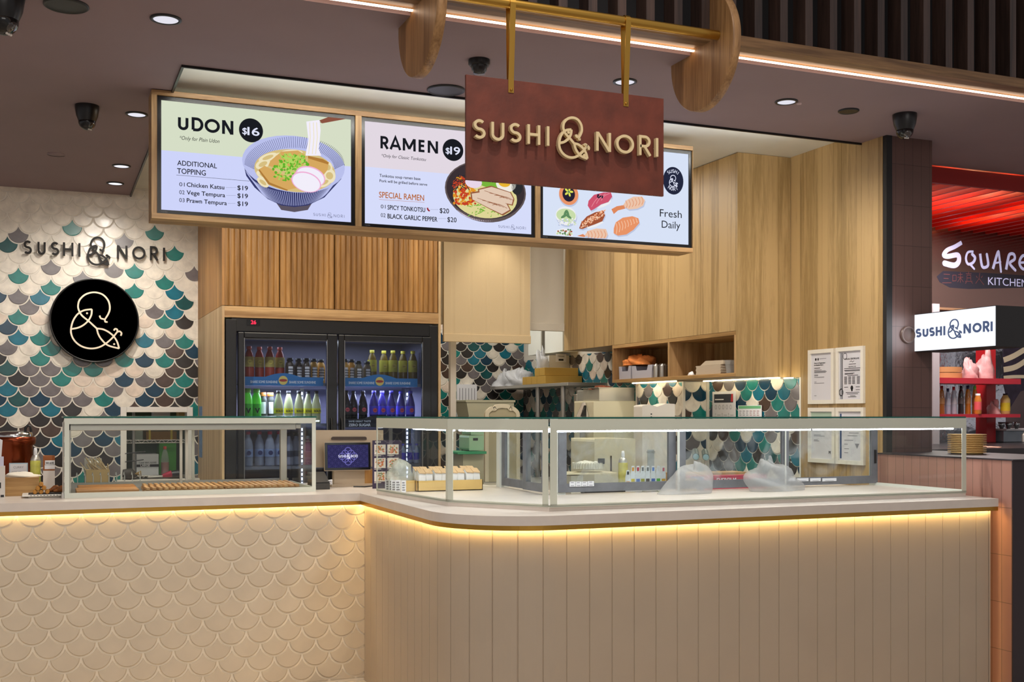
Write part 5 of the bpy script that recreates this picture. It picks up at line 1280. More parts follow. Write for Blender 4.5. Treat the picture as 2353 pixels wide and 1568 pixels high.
# small white holder at the picture's edge
f = Fr((0, 6.45, 0)); t, x0, x1, q0, q1 = block('card_reader', 'device', 'white card holder with a dark window at the left edge of the counter', f, -18, 11, 1072, 1122, .07, mat('device_white', (214, 208, 200), .4), z0=z)
MB().fbox(f, x0 + .01, x1 - .018, q0 + .055, q0 + .085, 0, .001).fbox(f, x1 - .02, x1 - .004, q0 + .008, q0 + .02, 0, .001).build('window', M_INK, t)
MB().fbox(f, x0, x1 - .006, q1, q1 + .05, -.03, -.02).build('card', mat('lilac_card', (206, 204, 222), .5), t)
f = Fr((0, 6.62, 0)); P = lambda u, v: loc(f, onplane(f, u, v))
pts = [P(-20, 1122), P(-2, 1122), P(6, 1012), P(-20, 1000)]
o = MB().fprism(f, pts, 0, .004).build('paper_menu', M_PAPER); tag(o, 'tilted white paper sheet at the left edge beside the copper kettle', 'paper')
o = MB().box(-.35, .085, 6.22, 6.226, z, 1.075).build('sneeze_guard', M_GLASS) if False else None
p = atz(145, 1145, z); o = MB().tube([(p.x, 6.37, z), (p.x, 6.37, z + .40)], .004, 8).lathe([(.011, 0), (.011, .012), (.007, .03)], (p.x, 6.37, z), 12).build('steel_rod', M_STEEL); tag(o, 'thin steel rod standing at the left corner of the left case', 'rod')
# ------------------------------------------------------------------ point of sale
z = ZT
f = Fr((0, 6.70, 0)); P = lambda u, v: loc(f, onplane(f, u, v))
M_PUTTY = mat('putty_plastic', (182, 164, 140), .45)
t = thing('till_screen', 'large putty-coloured till screen seen from behind between the two glass cases', 'till', (P(800, 1100)[0], 6.74, z))
a, b1, c, d_ = P(724, 989), P(882, 989), P(882, 1073), P(727, 1075)
MB().fprism(f, [d_, c, b1, a], -.035, -.012).build('back_shell', M_PUTTY, t, bevel=.004)
MB().fprism(f, [P(762, 1011), P(843, 1011), P(843, 1006)] + [P(840, 1004), P(765, 1004), P(762, 1007)], -.0115, -.004).build('vent', mat('vent_brown', (66, 52, 44), .5), t)
a, c = P(768, 1119), P(838, 1079); MB().fbox(f, a[0], c[0], z, c[1] + .02, -.05, .0).build('stand', M_PUTTY, t, bevel=.003)
a, c = P(760, 1122), P(856, 1116); MB().fbox(f, a[0], c[0], z, z + .016, -.16, .02).build('foot', M_PUTTY, t, bevel=.003)
a, c = P(838, 1118), P(858, 1078); MB().fbox(f, a[0], c[0], z + .016, c[1], -.06, -.005).build('side_block', wood('till_block', (150, 106, 52), (190, 142, 80), 'Z', 'X'), t)
till = t; f = Fr((0, 6.655 - .06 * 1.13, 0), (1, 0, 0), (0, .06, 1)); P = lambda u, v: loc(f, onplane(f, u, v))
a, c = P(747, 1081.5), P(851, 1017)
MB().fbox(f, a[0] - .002, c[0] + .002, a[1] - .004, c[1] + .004, -.022, -.002).build('customer_display', M_PUTTY, till, bevel=.003); t = bpy.data.objects['customer_display']; t['label'] = 'small tablet with a purple scale pattern facing the customer'
MB().fbox(f, a[0], c[0], a[1], c[1], -.004, .0).build('bezel', M_BLACK, t)
a, c = P(753, 1076), P(846, 1022); w_, h_ = c[0] - a[0], c[1] - a[1]
MB().fbox(f, a[0], c[0], a[1], c[1], 0, .0006).build('panel', glow('tablet_blue', (46, 44, 84), 1.0), t)
b = MB(); cx, cyy = (a[0] + c[0]) / 2, (a[1] + c[1]) / 2; R = h_ * .142
for iy in range(-4, 5):
    for ix in range(-5, 6):
        x, y = cx + ix * R * 2 + (R if iy % 2 else 0), cyy + iy * R
        pts = [q for q in arc(x, y, R, R, 0, 360, 24) if a[0] < q[0] < c[0] and a[1] < q[1] < c[1]]
        run = []
        for q in pts:
            if run and (abs(q[0] - run[-1][0]) + abs(q[1] - run[-1][1])) > R * .6:
                if len(run) > 1: b.ribbon(f, run, .0007, .001, None, 0)
                run = []
            run.append(q)
        if len(run) > 1: b.ribbon(f, run, .0007, .001, None, 0)
for ix, iy in ((0, 2), (-1, 1), (1, 1), (-2, 0), (0, 0), (2, 0), (-1, -1), (1, -1), (0, -2)):
    b.ribbon(f, arc(cx + ix * R * .95, cyy + iy * R * .85, R, R, 0, 350, 30), .0028, .0013, None, 1, True)
b.build('scale_pattern', [glow('tablet_faint', (76, 72, 124), 1.0), glow('tablet_line', (126, 122, 206), 1.0)], t)
b = MB(); sp = [(0, .06), (.085, .15), (.175, .235), (.27, .34), (.375, .39), (.64, .72), (.745, .84), (.87, .935), (.97, .985)]
L = w_ * .48; x0, y0, hh = cx - L / 2, cyy - .008, .016
for ch, (p, q) in zip('SUSHINORI', sp): letter(b, f, ch, x0 + p * L, x0 + q * L, y0, y0 + hh, .0024, .0018, None, 0)
emblem(b, f, x0 + .43 * L, x0 + .61 * L, y0 - hh * .5, y0 + hh * 1.5, .0026, .0018, None, 0)
b.build('lettering', glow('tablet_white', (236, 236, 250), 1.0), t)
f = Fr((0, 6.50, 0)); P = lambda u, v: loc(f, onplane(f, u, v))
t = thing('receipt_printer', 'dark grey receipt printer beside the right end of the left glass case', 'printer', f.p(P(738, 1125)[0], z))
a, c, e = P(722, 1125), P(758, 1125), P(757, 1110)
fx = Fr((a[0], 0, 0), (0, -1, 0)); prof = [(-6.50, z), (-6.50, e[1]), (-6.64, P(730, 1092)[1] + .01), (-6.68, P(730, 1092)[1] + .01), (-6.68, z)]
MB().fprism(Fr((a[0], 0, 0), (0, -1, 0)), prof, -(c[0] - a[0]), 0).build('body', mat('printer_grey', (58, 56, 54), .45), t, bevel=.004)
b = MB().fbox(f, a[0] + .012, c[0] - .004, e[1] + .001, e[1] + .004, -.02, .0012); b.build('slot', M_BLACK, t)
b = MB()
for k in range(3): q = P(757, 1106 + 4 * k); b.tube([f.p(q[0], q[1], -.03), f.p(q[0] + .02, q[1] + .004, -.02), f.p(q[0] + .022, q[1] - .002, -.03)], .004, 8)
b.build('connector', M_PAPER, t)
b = MB(); b.tube([(1.72, 6.60, z + .006), (1.78, 6.56, z + .006), (1.86, 6.60, z + .008), (1.93, 6.62, z + .012), (1.98, 6.66, z + .05)], .004, 8); o = b.build('cable', M_BLACK); tag(o, 'black cable lying on the counter below the customer display', 'cable')
# purple menu card behind the curved case
f = Fr((0, 6.46, 0)); P = lambda u, v: loc(f, onplane(f, u, v))
t = thing('menu_card', 'purple menu card with pictures of sushi trays standing beside the till', 'menu', f.p(P(890, 1118)[0], z))
a, c = P(856, 1118), P(923, 1012); MB().fbox(f, a[0], c[0], z, c[1], -.004, 0).build('sheet', mat('card_purple', (52, 40, 70), .5), t)
b = MB(); PC = [mat('print_white2', (224, 216, 206), .6), mat('print_salmon', (206, 104, 76), .6), mat('print_green', (120, 130, 84), .6), mat('print_orange', (204, 128, 60), .6)]
rp = random.Random(8)
for r in range(3):
    for k in range(2):
        x0, x1 = P(860 + 30 * k, 1000)[0], P(886 + 30 * k, 1000)[0]; y1, y0 = P(880, 1022 + 31 * r)[1], P(880, 1045 + 31 * r)[1]
        b.fbox(f, x0, x1, y0, y1, 0, .0006)
        for q in range(34): b.ellipse(f, x0 + (x1 - x0) * rp.uniform(.16, .84), y0 + (y1 - y0) * rp.uniform(.15, .85), .005, .004, .0009 + q * 1e-5, (1, 3, 2)[(q + r + k) % 3], 10)
        b.fbox(f, x0, x0 + (x1 - x0) * .6, y0 - .008, y0 - .004, 0, .0006)
b.text(f, 'SUSHI', P(862, 1018)[0], P(862, 1018)[1], .010, 0, .0008, None, 'LEFT', .04)
b.build('pictures', PC, t)

# ------------------------------------------------------------------ inside the right case
z = ZG + .001
gx0, gx1 = 1.80, aty(1108, 1128, 5.84).x; gy = 5.83
gh = .058
t = thing('gold_tray', 'gold card box of paper-wrapped rice balls inside the curved case', 'box', ((gx0 + gx1) / 2, gy, z))
gl = aty(960, 1128, gy).x
b = MB().box(gl, gx1, gy, gy + .004, z, z + gh).box(gl, gl + .004, gy, gy + .15, z, z + gh).box(gx1 - .004, gx1, gy, gy + .15, z, z + gh).box(gl, gx1, gy + .146, gy + .15, z, z + gh).box(gl, gx1, gy, gy + .15, z, z + .004)
b.build('carton', M_GOLDBOX, t)
o = MB().box(gl - .085, gl - .004, gy + .04, gy + .17, z, z + gh).build('gold_tray', M_GOLDBOX); tag(o, 'second gold card box, half hidden behind the front one in the curved case', 'box')
PB, KT = mat('parcel_paper', (228, 228, 226), .75, var=.05, vscale=20), mat('parcel_kraft', (196, 164, 122), .7)
n = 8; pw_ = (gx1 - gl - .01) / n
for r in range(2):
    for i in range(n):
        x = gl + .005 + pw_ * (i + .5); y = gy + .04 + r * .07; hh = .115 + .008 * ((i * 3 + r) % 3); k = pw_ * .46; tl = (-1) ** i * .004
        t = thing('rice_ball', ('paper-wrapped rice ball in the %s row of the gold box, %s from its left end') % (('front', 'back')[r], ORD[i] if i < 9 else ''), 'rice ball', (x, y, z + .005), 'wrapped rice balls in the gold box')
        MB().add([(x - k, y - .028, z + .005), (x + k, y - .028, z + .005), (x + k, y + .028, z + .005), (x - k, y + .028, z + .005), (x - k + tl, y - .024, z + hh - .012), (x + k + tl, y - .024, z + hh - .016), (x + k + tl, y + .02, z + hh), (x - k + tl, y + .02, z + hh + .002)],
                 [(3, 2, 1, 0), (4, 5, 6, 7), (0, 1, 5, 4), (1, 2, 6, 5), (2, 3, 7, 6), (3, 0, 4, 7)]).build('wrapper', PB, t, bevel=.005)
        MB().add([(x - k + tl, y - .029, z + hh - .018), (x + k + tl, y - .029, z + hh - .022), (x + k + tl, y + .024, z + hh + .002), (x - k + tl, y + .024, z + hh + .004), (x - k + tl, y - .028, z + hh - .012), (x + k + tl, y - .028, z + hh - .016), (x + k + tl, y + .024, z + hh + .006), (x - k + tl, y + .024, z + hh + .008)],
                 [(3, 2, 1, 0), (4, 5, 6, 7), (0, 1, 5, 4), (1, 2, 6, 5), (2, 3, 7, 6), (3, 0, 4, 7)]).build('flap', KT, t, bevel=.002)
def pcard(u0, u1, vt, vb, y, lab, lines=3, tilt=0.0):
    f = Fr((0, y, 0), (1, 0, 0), (tilt, .0, 1)); a, c = loc(f, onplane(f, u0, vb)), loc(f, onplane(f, u1, vt))
    dz = (ZG + .001 - a[1]) if y > 5.7 else 0.0; a = (a[0], a[1] + dz); c = (c[0], c[1] + dz)
    t = thing('price_card', lab, 'price card', f.p((a[0] + c[0]) / 2, a[1]), 'white price cards in the right case')
    MB().fbox(f, a[0], c[0], a[1], c[1], -.003, 0).build('card', M_PAPER, t)
    b = MB(); h_ = (c[1] - a[1])
    for k in range(lines): b.fbox(f, a[0] + (c[0] - a[0]) * .2, c[0] - (c[0] - a[0]) * (.2 + .1 * (k % 2)), a[1] + h_ * (.2 + .6 * k / max(1, lines - 1)) - h_ * .05, a[1] + h_ * (.2 + .6 * k / max(1, lines - 1)) + h_ * .05, 0, .0006)
    b.build('print', M_GREYINK, t)
for i, (u0, u1, vt, vb, y) in enumerate(((885, 898, 1086, 1113, 5.93), (893, 906, 1087, 1115, 5.90), (899, 912, 1089, 1116, 5.87), (908, 921, 1090, 1118, 5.84), (922, 933, 1092, 1120, 5.80))):
    pcard(u0, u1, vt, vb, y, 'upright white price card in the curved case, %s from the left' % ORD[i], 4)
pcard(1005, 1015.5, 1052, 1078, 6.0, 'tall white price card standing behind the wrapped rice balls', 5)
M_FILM = film('cloudy_film', (214, 218, 208), .5, .35)
c = aty(940, 1100, 5.95)
b = MB().blob((gl - .07, 5.93, z + gh + .001), .075, .06, .10, 11, .22)
o = b.build('plastic_bag', M_FILM); tag(o, 'cloudy plastic bag slumped over the gold box in the curved case', 'bag')
# two hazy plastic mounds in the long part of the case
for i, (u0, u1, vt, lab) in enumerate(((1496, 1646, 1057, 'cloudy plastic wrap heaped in the long case, left of the other heap'), (1708, 1852, 1047, 'taller cloudy plastic heap in the long case, nearer the framed certificates'))):
    y = 5.15; x0, x1 = aty(u0, 1110, y).x, aty(u1, 1110, y).x; h = aty(u0, vt, y).z - z
    o = MB().blob(((x0 + x1) / 2, y, z), (x1 - x0) / 2 * .84, .075, h * .80, 31 + i, .22, nu=30, nv=14, lean=(.35, -.25)[i]).build('plastic_wrap', film('milky_film', (206, 206, 206), .34, .4)); tag(o, lab, 'plastic wrap')
# price tickets along the back ledge
f = Fr((0, CB - .012, 0))
for i, (u0, u1, vt, vb) in enumerate(((1309, 1322, 1107, 1119), (1323, 1336, 1107, 1119), (1337, 1350, 1107, 1118.5), (1351, 1365, 1106, 1118))):
    pcard(u0, u1, vt, vb, CB - .03, 'small white price ticket on the back ledge, %s from the left' % ORD[i], 2)
for i, (u0, u1) in enumerate(((1728, 1758), (1797, 1828), (1832, 1858), (1862, 1886), (1890, 1922))):
    pcard(u0, u1, 1099, 1107, CB - .03, 'flat white price ticket on the right part of the back ledge, %s from the left' % ORD[i], 1)

# ------------------------------------------------------------------ on the bench behind the long case
z = ZT
def onb(u, v, y): return aty(u, v, y)
f = Fr((0, 5.50, 0)); P = lambda u, v: loc(f, onplane(f, u, v))
t, x0, x1, q0, q1 = block('film_box', 'box', 'long magenta carton of cling film lying behind the case doors', f, 1586, 1762, 1091, 1112, .07, [mat('magenta_card', (182, 44, 72), .5)], z0=z)
MB().text(f, 'EVERFILM', P(1647, 1109)[0], P(1647, 1109)[1], P(1647, 1099)[1] - P(1647, 1109)[1], 0, .001, None, 'LEFT', .03, 0, P(1691, 1109)[0] - P(1647, 1109)[0]).build('print', M_PAPER, t)
MB().fbox(f, x0, x0 + .09, q0, q1, 0, .0008).build('blue_end', mat('blue_card', (60, 84, 140), .5), t)
t, *_ = block('kraft_tray', 'tray', 'brown card tray lying behind the magenta carton', Fr((0, 5.66, 0)), 1560, 1720, 1085, 1100, .16, M_KRAFT, z0=z)
t, *_ = block('kraft_box', 'box', 'tan card box at the left end of the magenta carton', Fr((0, 5.47, 0)), 1562, 1602, 1101, 1112, .06, mat('tan_card', (206, 170, 116), .7), z0=z)
# cards shaped like drink bottles
f = Fr((0, 5.44, 0)); P = lambda u, v: loc(f, onplane(f, u, v))
CC = [mat('drink_card_' + n, c, .5) for n, c in (('orange', (222, 150, 70)), ('yellow', (220, 196, 60)), ('red', (180, 50, 60)), ('olive', (170, 164, 70)), ('umber', (84, 74, 74)), ('blue', (80, 110, 180)), ('green', (90, 170, 70)), ('tea', (216, 170, 60)))]
CK = [mat('drink_cap_' + n, c, .5) for n, c in (('dark', (50, 54, 52)), ('gold', (230, 160, 60)), ('red', (190, 50, 70)), ('blue', (90, 130, 210)), ('white', (220, 214, 216)))]
for i, (u, vt, ci, ki) in enumerate(((1443, 1081, 0, 0), (1454.5, 1071, 1, 1), (1466, 1071, 5, 2), (1477, 1071, 3, 0), (1488.5, 1071, 4, 0), (1501, 1071, 5, 3), (1513, 1071, 6, 4), (1524.5, 1072, 7, 2))):
    a, c = P(u - 5.6, 1104), P(u + 5.6, vt); w2 = (c[0] - a[0]); h2 = c[1] - z
    cw = ('orange juice', 'yellow tea', 'clear water', 'pale squash', 'dark cola', 'blue water', 'green drink', 'red-capped tea')[i]
    t = thing('drink_card', 'white cut-out card showing a %s bottle behind the case doors' % cw, 'card', f.p((a[0] + c[0]) / 2, z), 'cut-out drink cards')
    MB().fprism(f, [(a[0], z), (c[0], z), (c[0], z + h2 * .72), (c[0] - w2 * .18, z + h2 * .9), (c[0] - w2 * .22, z + h2), (a[0] + w2 * .22, z + h2), (a[0] + w2 * .18, z + h2 * .9), (a[0], z + h2 * .72)], -.002, 0).build('card', M_PAPER, t)
    MB().fbox(f, a[0] + w2 * .14, c[0] - w2 * .14, z + h2 * .2, z + h2 * .55, 0, .0008, 0).fbox(f, a[0] + w2 * .3, c[0] - w2 * .3, z + h2 * .82, z + h2 * .95, 0, .0008, 1).build('print', [CC[ci], CK[ki]], t)
o = MB().tube([f.p(P(1470, 1103)[0], z + .012, .03), f.p(P(1485, 1104)[0], z + .008, .035), f.p(P(1505, 1104)[0], z + .012, .03)], .010, 8).build('rubber_band', mat('band_grey', (120, 124, 116), .5)); tag(o, 'grey rolled strip lying in front of the drink cards', 'strip')
can('spray_can', 1427, 1446.5, 1037, 1104, 5.60, 'grey and yellow aerosol can behind the drink cards', (196, 186, 100), [])
# trays, board, rice keeper
f = Fr((0, 5.62, 0)); P = lambda u, v: loc(f, onplane(f, u, v))
a, c = P(1302, 1092), P(1418, 1086); o = MB().fbox(f, a[0], c[0], a[1], c[1], -.2, 0).build('cutting_board', mat('board_cream', (216, 204, 172), .5), bevel=.002); tag(o, 'cream cutting board laid across trays behind the case doors', 'board')
t, *_ = block('white_tub', 'tub', 'pale tub under the cream cutting board', Fr((0, 5.64, 0)), 1312, 1340, 1093, 1108, .14, mat('tub_cream', (206, 200, 184), .5), z0=z)
a, c = P(1338, 1105), P(1436, 1096)
t = thing('moulded_tray', 'black tray of white moulded cups behind the drink cards', 'tray', f.p((a[0] + c[0]) / 2, z))
MB().fbox(f, a[0], c[0], z, z + .02, -.14, .03).build('pan', M_BLACK, t, bevel=.004)
for k in range(5): MB().blob((a[0] + (c[0] - a[0]) * (k + .5) / 5, 5.62, z + .018), (c[0] - a[0]) / 11, .05, .022, 50 + k, .03).build('cup', mat('cup_white', (228, 224, 214), .5), t)
a, c = P(1336, 1082), P(1403, 1067); xm = (a[0] + c[0]) / 2; rr = (c[0] - a[0]) / 2
t = thing('steam_basket', 'round ribbed white basket with white lumps on the cutting board', 'basket', (xm, 5.72, a[1] + .0))
b = MB()
for k in range(36): q = k * pi / 18; b.lathe([(.0045, 0), (.0045, c[1] - a[1])], (xm + rr * cos(q), 5.72 + rr * .8 * sin(q), a[1] + .006), 5)
b.lathe([(rr * .99, .006), (rr * .99, c[1] - a[1])], (xm, 5.72, a[1]), 36, sy=.8); b.build('rim', mat('basket_white', (216, 212, 196), .6), t)
for k, (dx, s_) in enumerate(((-.6, .3), (-.3, .36), (0.02, .3), (.42, .28))): MB().blob((xm + dx * rr, 5.70, c[1] - .004), rr * s_, rr * s_, rr * s_ * .7, 70 + k, .06).build('lump', mat('lump_white', (226, 222, 206), .6), t)
o = MB().lathe([(.02, 0), (.02, .03)], (xm + rr * .7, 5.68, c[1]), 12).build('black_cap', M_BLACK); tag(o, 'short black cap standing on the ribbed white basket', 'cap')
t, x0, x1, q0, q1 = block('rice_keeper', 'appliance', 'tall cream food container standing behind the ribbed white basket', Fr((0, 6.5, 0)), 1366, 1460, 1008, 1110, .35, mat('keeper_cream', (208, 200, 172), .4), .02, z0=1.0)
MB().fbox(Fr((0, 6.5, 0)), x0 + (x1 - x0) * .38, x0 + (x1 - x0) * .42, q0 + .12, q0 + .22, 0, .002).build('slot', mat('slot_dark', (70, 60, 46), .6), t)
p = aty(1600, 1050, 5.9)
for i, (u, v, lab) in enumerate(((1599, 1050, 'dark green tap handle with a pale blue end, left of its twin'), (1622, 1051, 'dark green tap handle with a pale blue end, right of its twin'))):
    p = aty(u, v, 5.85); t = thing('tap_handle', lab, 'tap', (p.x, 5.85, p.z - .10), 'tap handles behind the case')
    MB().tube([(p.x, 5.85, p.z), (p.x + .10, 6.02, p.z + .025)], .021, 14).build('grip', mat('tap_green', (44, 64, 66), .35), t)
    MB().tube([(p.x - .004, 5.842, p.z - .001), (p.x, 5.85, p.z)], .018, 14).build('cap', mat('tap_blue', (140, 176, 186), .35), t)
    MB().tube([(p.x + .03, 5.90, z), (p.x + .03, 5.90, p.z)], .008, 8).build('stem', M_STEEL, t)
f = Fr((0, 5.75, 0)); a, c = loc(f, onplane(f, 1490, 1104)), loc(f, onplane(f, 1512, 1034))
t = thing('utensil_holder', 'clear holder of utensils with a small notice card', 'holder', f.p((a[0] + c[0]) / 2, z))
MB().fbox(f, a[0], c[0], z, z + .12, -.08, 0).build('cup', film('clear_acrylic', (210, 214, 214), .3, .1), t)
MB().fbox(f, a[0] + .01, c[0] - .01, z + .09, c[1], -.03, -.026).text(f, 'NOTICE', (a[0] + c[0]) / 2, c[1] - .02, .012, 1, -.025, None, 'CENTER').build('card', [mat('grey_card', (150, 156, 156), .6), M_INK], t)
# green machine seen through the curved pane
f = Fr((0, 7.24, 0)); P = lambda u, v: loc(f, onplane(f, u, v))
t = thing('noodle_machine', 'pale green kitchen machine seen through the curved pane', 'machine', f.p(P(1090, 1050)[0], 1.0))
a, c = P(1078, 1036), P(1112, 1001); MB().fbox(f, a[0], c[0], a[1], c[1], -.2, 0).build('body', mat('machine_green', (140, 172, 140), .4), t, bevel=.015)
a, c = P(1082, 1000), P(1112, 984); MB().fbox(f, a[0], c[0], a[1], c[1], -.18, 0).build('head', mat('machine_green', (140, 172, 140), .4), t, bevel=.015)
a, c = P(1087, 1013), P(1098, 1007); MB().fbox(f, a[0], c[0], a[1], c[1], 0, .002).build('plate', M_INK, t)
a, c = P(1046, 1044), P(1112, 1037); MB().fbox(f, a[0], c[0], a[1], c[1], -.2, .05).build('tray', mat('tray_green', (40, 130, 84), .4), t, bevel=.006)
a, c = P(1064, 1078), P(1112, 1044); MB().fbox(f, a[0], c[0], 1.0, c[1], -.2, 0).build('stand', mat('machine_tan', (168, 160, 132), .5), t, bevel=.008)
o = MB().box(2.58, 4.53, 6.3, 7.44, .92, .998).box(2.62, 4.5, 6.36, 7.4, 0, .92).build('work_bench', M_STEEL); tag(o, 'stainless steel work bench behind the long glass case', 'bench')
# ------------------------------------------------------------------ through the pass-through opening
sh = thing('wire_rack', 'chrome wire rack seen through the white framed opening', 'rack', (.75, 9.5, .8))
RXa, RXb = WX0 + .02, WX1 + .1
for x in (aty(307, 1020, 9.5).x, aty(428, 1020, 9.5).x): MB().tube([(x, 9.5, 0), (x, 9.5, 1.8)], .012, 10).build('post', M_STEELD, sh)
b = MB(); zs = aty(350, 1012, 9.5).z; z4 = aty(350, 1094, 9.5).z
for zz in (zs, z4):
    b.tube([(RXa, 9.5, zz), (RXb, 9.5, zz)], .004, 8).tube([(RXa, 9.5, zz - .022), (RXb, 9.5, zz - .022)], .004, 8)
    for k in range(20): x = RXa + (RXb - RXa) * k / 20; b.tube([(x, 9.5, zz - (.022 if k % 2 else 0)), (x + (RXb - RXa) / 20, 9.5, zz - (0 if k % 2 else .022))], .003, 6)
    for k in range(24): x = RXa + (RXb - RXa) * (k + .5) / 24; b.tube([(x, 9.5, zz), (x, 9.95, zz)], .0025, 5)
b.build('shelf', M_STEEL, sh)
o = MB().box(-.4, 2.0, 10.05, 10.1, 0, 3.2).build('wall_front', mat('store_wall', (96, 110, 90), .8)); struct(o, 'dim store room wall behind the opening'); o.name = 'wall_rear'
f = Fr((0, 9.52, 0)); P = lambda u, v: loc(f, onplane(f, u, v))
t, x0, x1, q0, q1 = block('glove_carton', 'box', 'white carton of clear vinyl gloves on the wire rack', f, 314, 364.5, 1044, 1087, .28, mat('carton_pale', (206, 208, 210), .6), z0=z4 + .004)
b = MB().fbox(f, x0, x1, P(314, 1074)[1], P(314, 1068)[1], 0, .0008, 1).text(f, 'CLEAR VINYL GLOVES', (x0 + x1) / 2, P(314, 1066)[1], .014, 1, .001, None, 'CENTER', .02, 0, (x1 - x0) * .8).text(f, 'LARGE', x0 + .03, P(314, 1073)[1], .018, 0, .0014, None, 'LEFT', .04)
b.build('print', [M_PAPER, M_INK], t)
t, *_ = block('green_bin', 'bin', 'green plastic bin on the wire rack', Fr((0, 9.6, 0)), 366, 405, 1018, 1087, .2, mat('bin_green', (64, 140, 40), .5), .006, z0=z4 + .004)
o = MB().box(aty(312, 1030, 9.75).x, aty(372, 1030, 9.75).x, 9.835, 9.86, z4 + .005, aty(340, 1018, 9.75).z).build('green_tray', mat('dull_green', (70, 96, 62), .6)); tag(o, 'dull green tray standing behind the glove carton', 'tray')
p = aty(379, 1087, 9.55); ztp = aty(379, 1026, 9.55).z
t = thing('sauce_bottle', 'clear bottle of red sauce with a red cap on the wire rack', 'bottle', (p.x, 9.55, z4 + .004)); h = ztp - z4
MB().lathe([(.030, .004), (.031, h * .45)], (p.x, 9.55, z4), 16).build('sauce', mat('sauce_red', (150, 40, 40), .3), t)
MB().lathe([(.032, .004), (.032, h * .55), (.022, h * .78), (.011, h * .9)], (p.x, 9.55, z4), 16).build('glass', film('clear_pet', (220, 226, 220), .25, .05), t)
MB().lathe([(.013, h * .9), (.013, h), (0, h)], (p.x, 9.55, z4), 12).build('cap', C_RED, t)
t, *_ = block('brown_carton', 'box', 'brown carton with yellow straps on the upper wire shelf', Fr((0, 9.56, 0)), 336, 406, 992, 1011, .3, mat('carton_brown', (150, 112, 48), .7), z0=zs + .004)
f = Fr((0, 9.558, 0)); b = MB()
for u in (344, 394): a = loc(f, onplane(f, u, 1008)); b.fbox(f, a[0] - .008, a[0] + .008, zs + .004, zs + .12, 0, .002)
b.build('strap', mat('strap_yellow', (214, 190, 50), .5), t)
t, *_ = block('pale_carton', 'box', 'pale green carton at the left of the upper wire shelf', Fr((0, 9.56, 0)), 311, 328, 990, 1011, .2, mat('carton_mint', (176, 190, 176), .7), z0=zs + .004)
t, *_ = block('white_tub', 'tub', 'white tub near the top of the framed opening', Fr((0, 9.7, 0)), 353, 391, 948, 962, .2, M_PAPER, .004)
t, *_ = block('cream_tub', 'tub', 'cream carton near the top right of the framed opening', Fr((0, 9.7, 0)), 411, 428, 947, 962, .2, mat('tub_butter', (220, 190, 130), .6), .004)
zq = WZ0
p = aty(388, 1084, YL - .03)
t = thing('gas_torch', 'red and black kitchen torch lying on the white sill', 'torch', (p.x, YL - .03, zq))
MB().tube([(p.x + .02, YL - .05, zq + .035), (p.x + .075, YL - .05, zq + .04)], [.026, .03], 14).build('grip', mat('torch_black', (30, 28, 30), .4), t)
MB().tube([(p.x - .05, YL - .05, zq + .024), (p.x - .02, YL - .05, zq + .03), (p.x + .02, YL - .05, zq + .04)], [.012, .020, .028], 14).build('body', mat('torch_red', (170, 36, 66), .4), t)
MB().tube([(p.x - .16, YL - .05, zq + .016), (p.x - .05, YL - .05, zq + .02)], .010, 10).build('nozzle', M_STEELD, t)
for v0, v1, lab in ((1043, 1038, 'upper thin black skewer crossing in front of the glove carton'), (1062, 1057, 'lower thin black skewer crossing in front of the glove carton')):
    a, c = aty(287, v0, 9.2), aty(334 if v0 < 1050 else 330, v1, 9.2); o = MB().tube([a, c], .004, 8).build('skewer', M_BLACK); tag(o, lab, 'skewer', 'black skewers at the opening')
p = aty(300, 1085, 9.22); t = thing('pastry_brush', 'dark brush with a tan tip lying on the white sill', 'brush', (p.x, 9.2, zq))
MB().tube([(p.x - .06, 9.2, zq + .05), (p.x + .0, 9.2, zq + .045), (p.x + .05, 9.2, zq + .035)], [.03, .045, .012], 14).build('handle', mat('brush_dark', (64, 60, 54), .6), t)
MB().tube([(p.x + .03, 9.18, zq + .045), (p.x + .075, 9.18, zq + .048)], [.004, .022], 12).build('tip', mat('brush_tan', (150, 124, 74), .6), t)
# box of chopsticks beside the opening, seen through the left case
t, x0, x1, q0, q1 = block('chopstick_box', 'box', 'small kraft box of wrapped chopsticks seen through the left case', Fr((0, 7.08, 0)), 198, 252, 1080, 1101, .1, mat('kraft_light', (206, 176, 126), .7), z0=ZT)
b = MB(); rq = random.Random(2)
for k in range(18):
    x = x0 + (x1 - x0) * rq.random(); b.tube([(x, 7.11 + rq.random() * .04, q1 - .01), (x - rq.uniform(.0, .08), 7.1, q1 + rq.uniform(.03, .075))], .004, 6)
b.build('chopsticks', mat('chopstick_wrap', (214, 194, 160), .7), t)
f = Fr((0, 7.19, 0)); a, c = loc(f, onplane(f, 194, 1080)), loc(f, onplane(f, 234, 1054)); t = thing('silver_dispenser', 'grey dispenser with two round studs behind the chopstick box', 'dispenser', f.p((a[0] + c[0]) / 2, ZT))
MB().fbox(f, a[0], c[0], ZT - .05, c[1], -.05, 0).build('body', M_STEELD, t, bevel=.003)
for k in (.28, .7): MB().lathe([(.012, 0), (.010, .006), (0, .008)], f.p(a[0] + (c[0] - a[0]) * k, c[1] - .025), 14, 0, f.n).build('stud', M_PAPER, t)
o = MB().box(-1.4, 1.25, 9.14, 9.249, .62, .95).build('back_bench', M_STEELD) if False else None

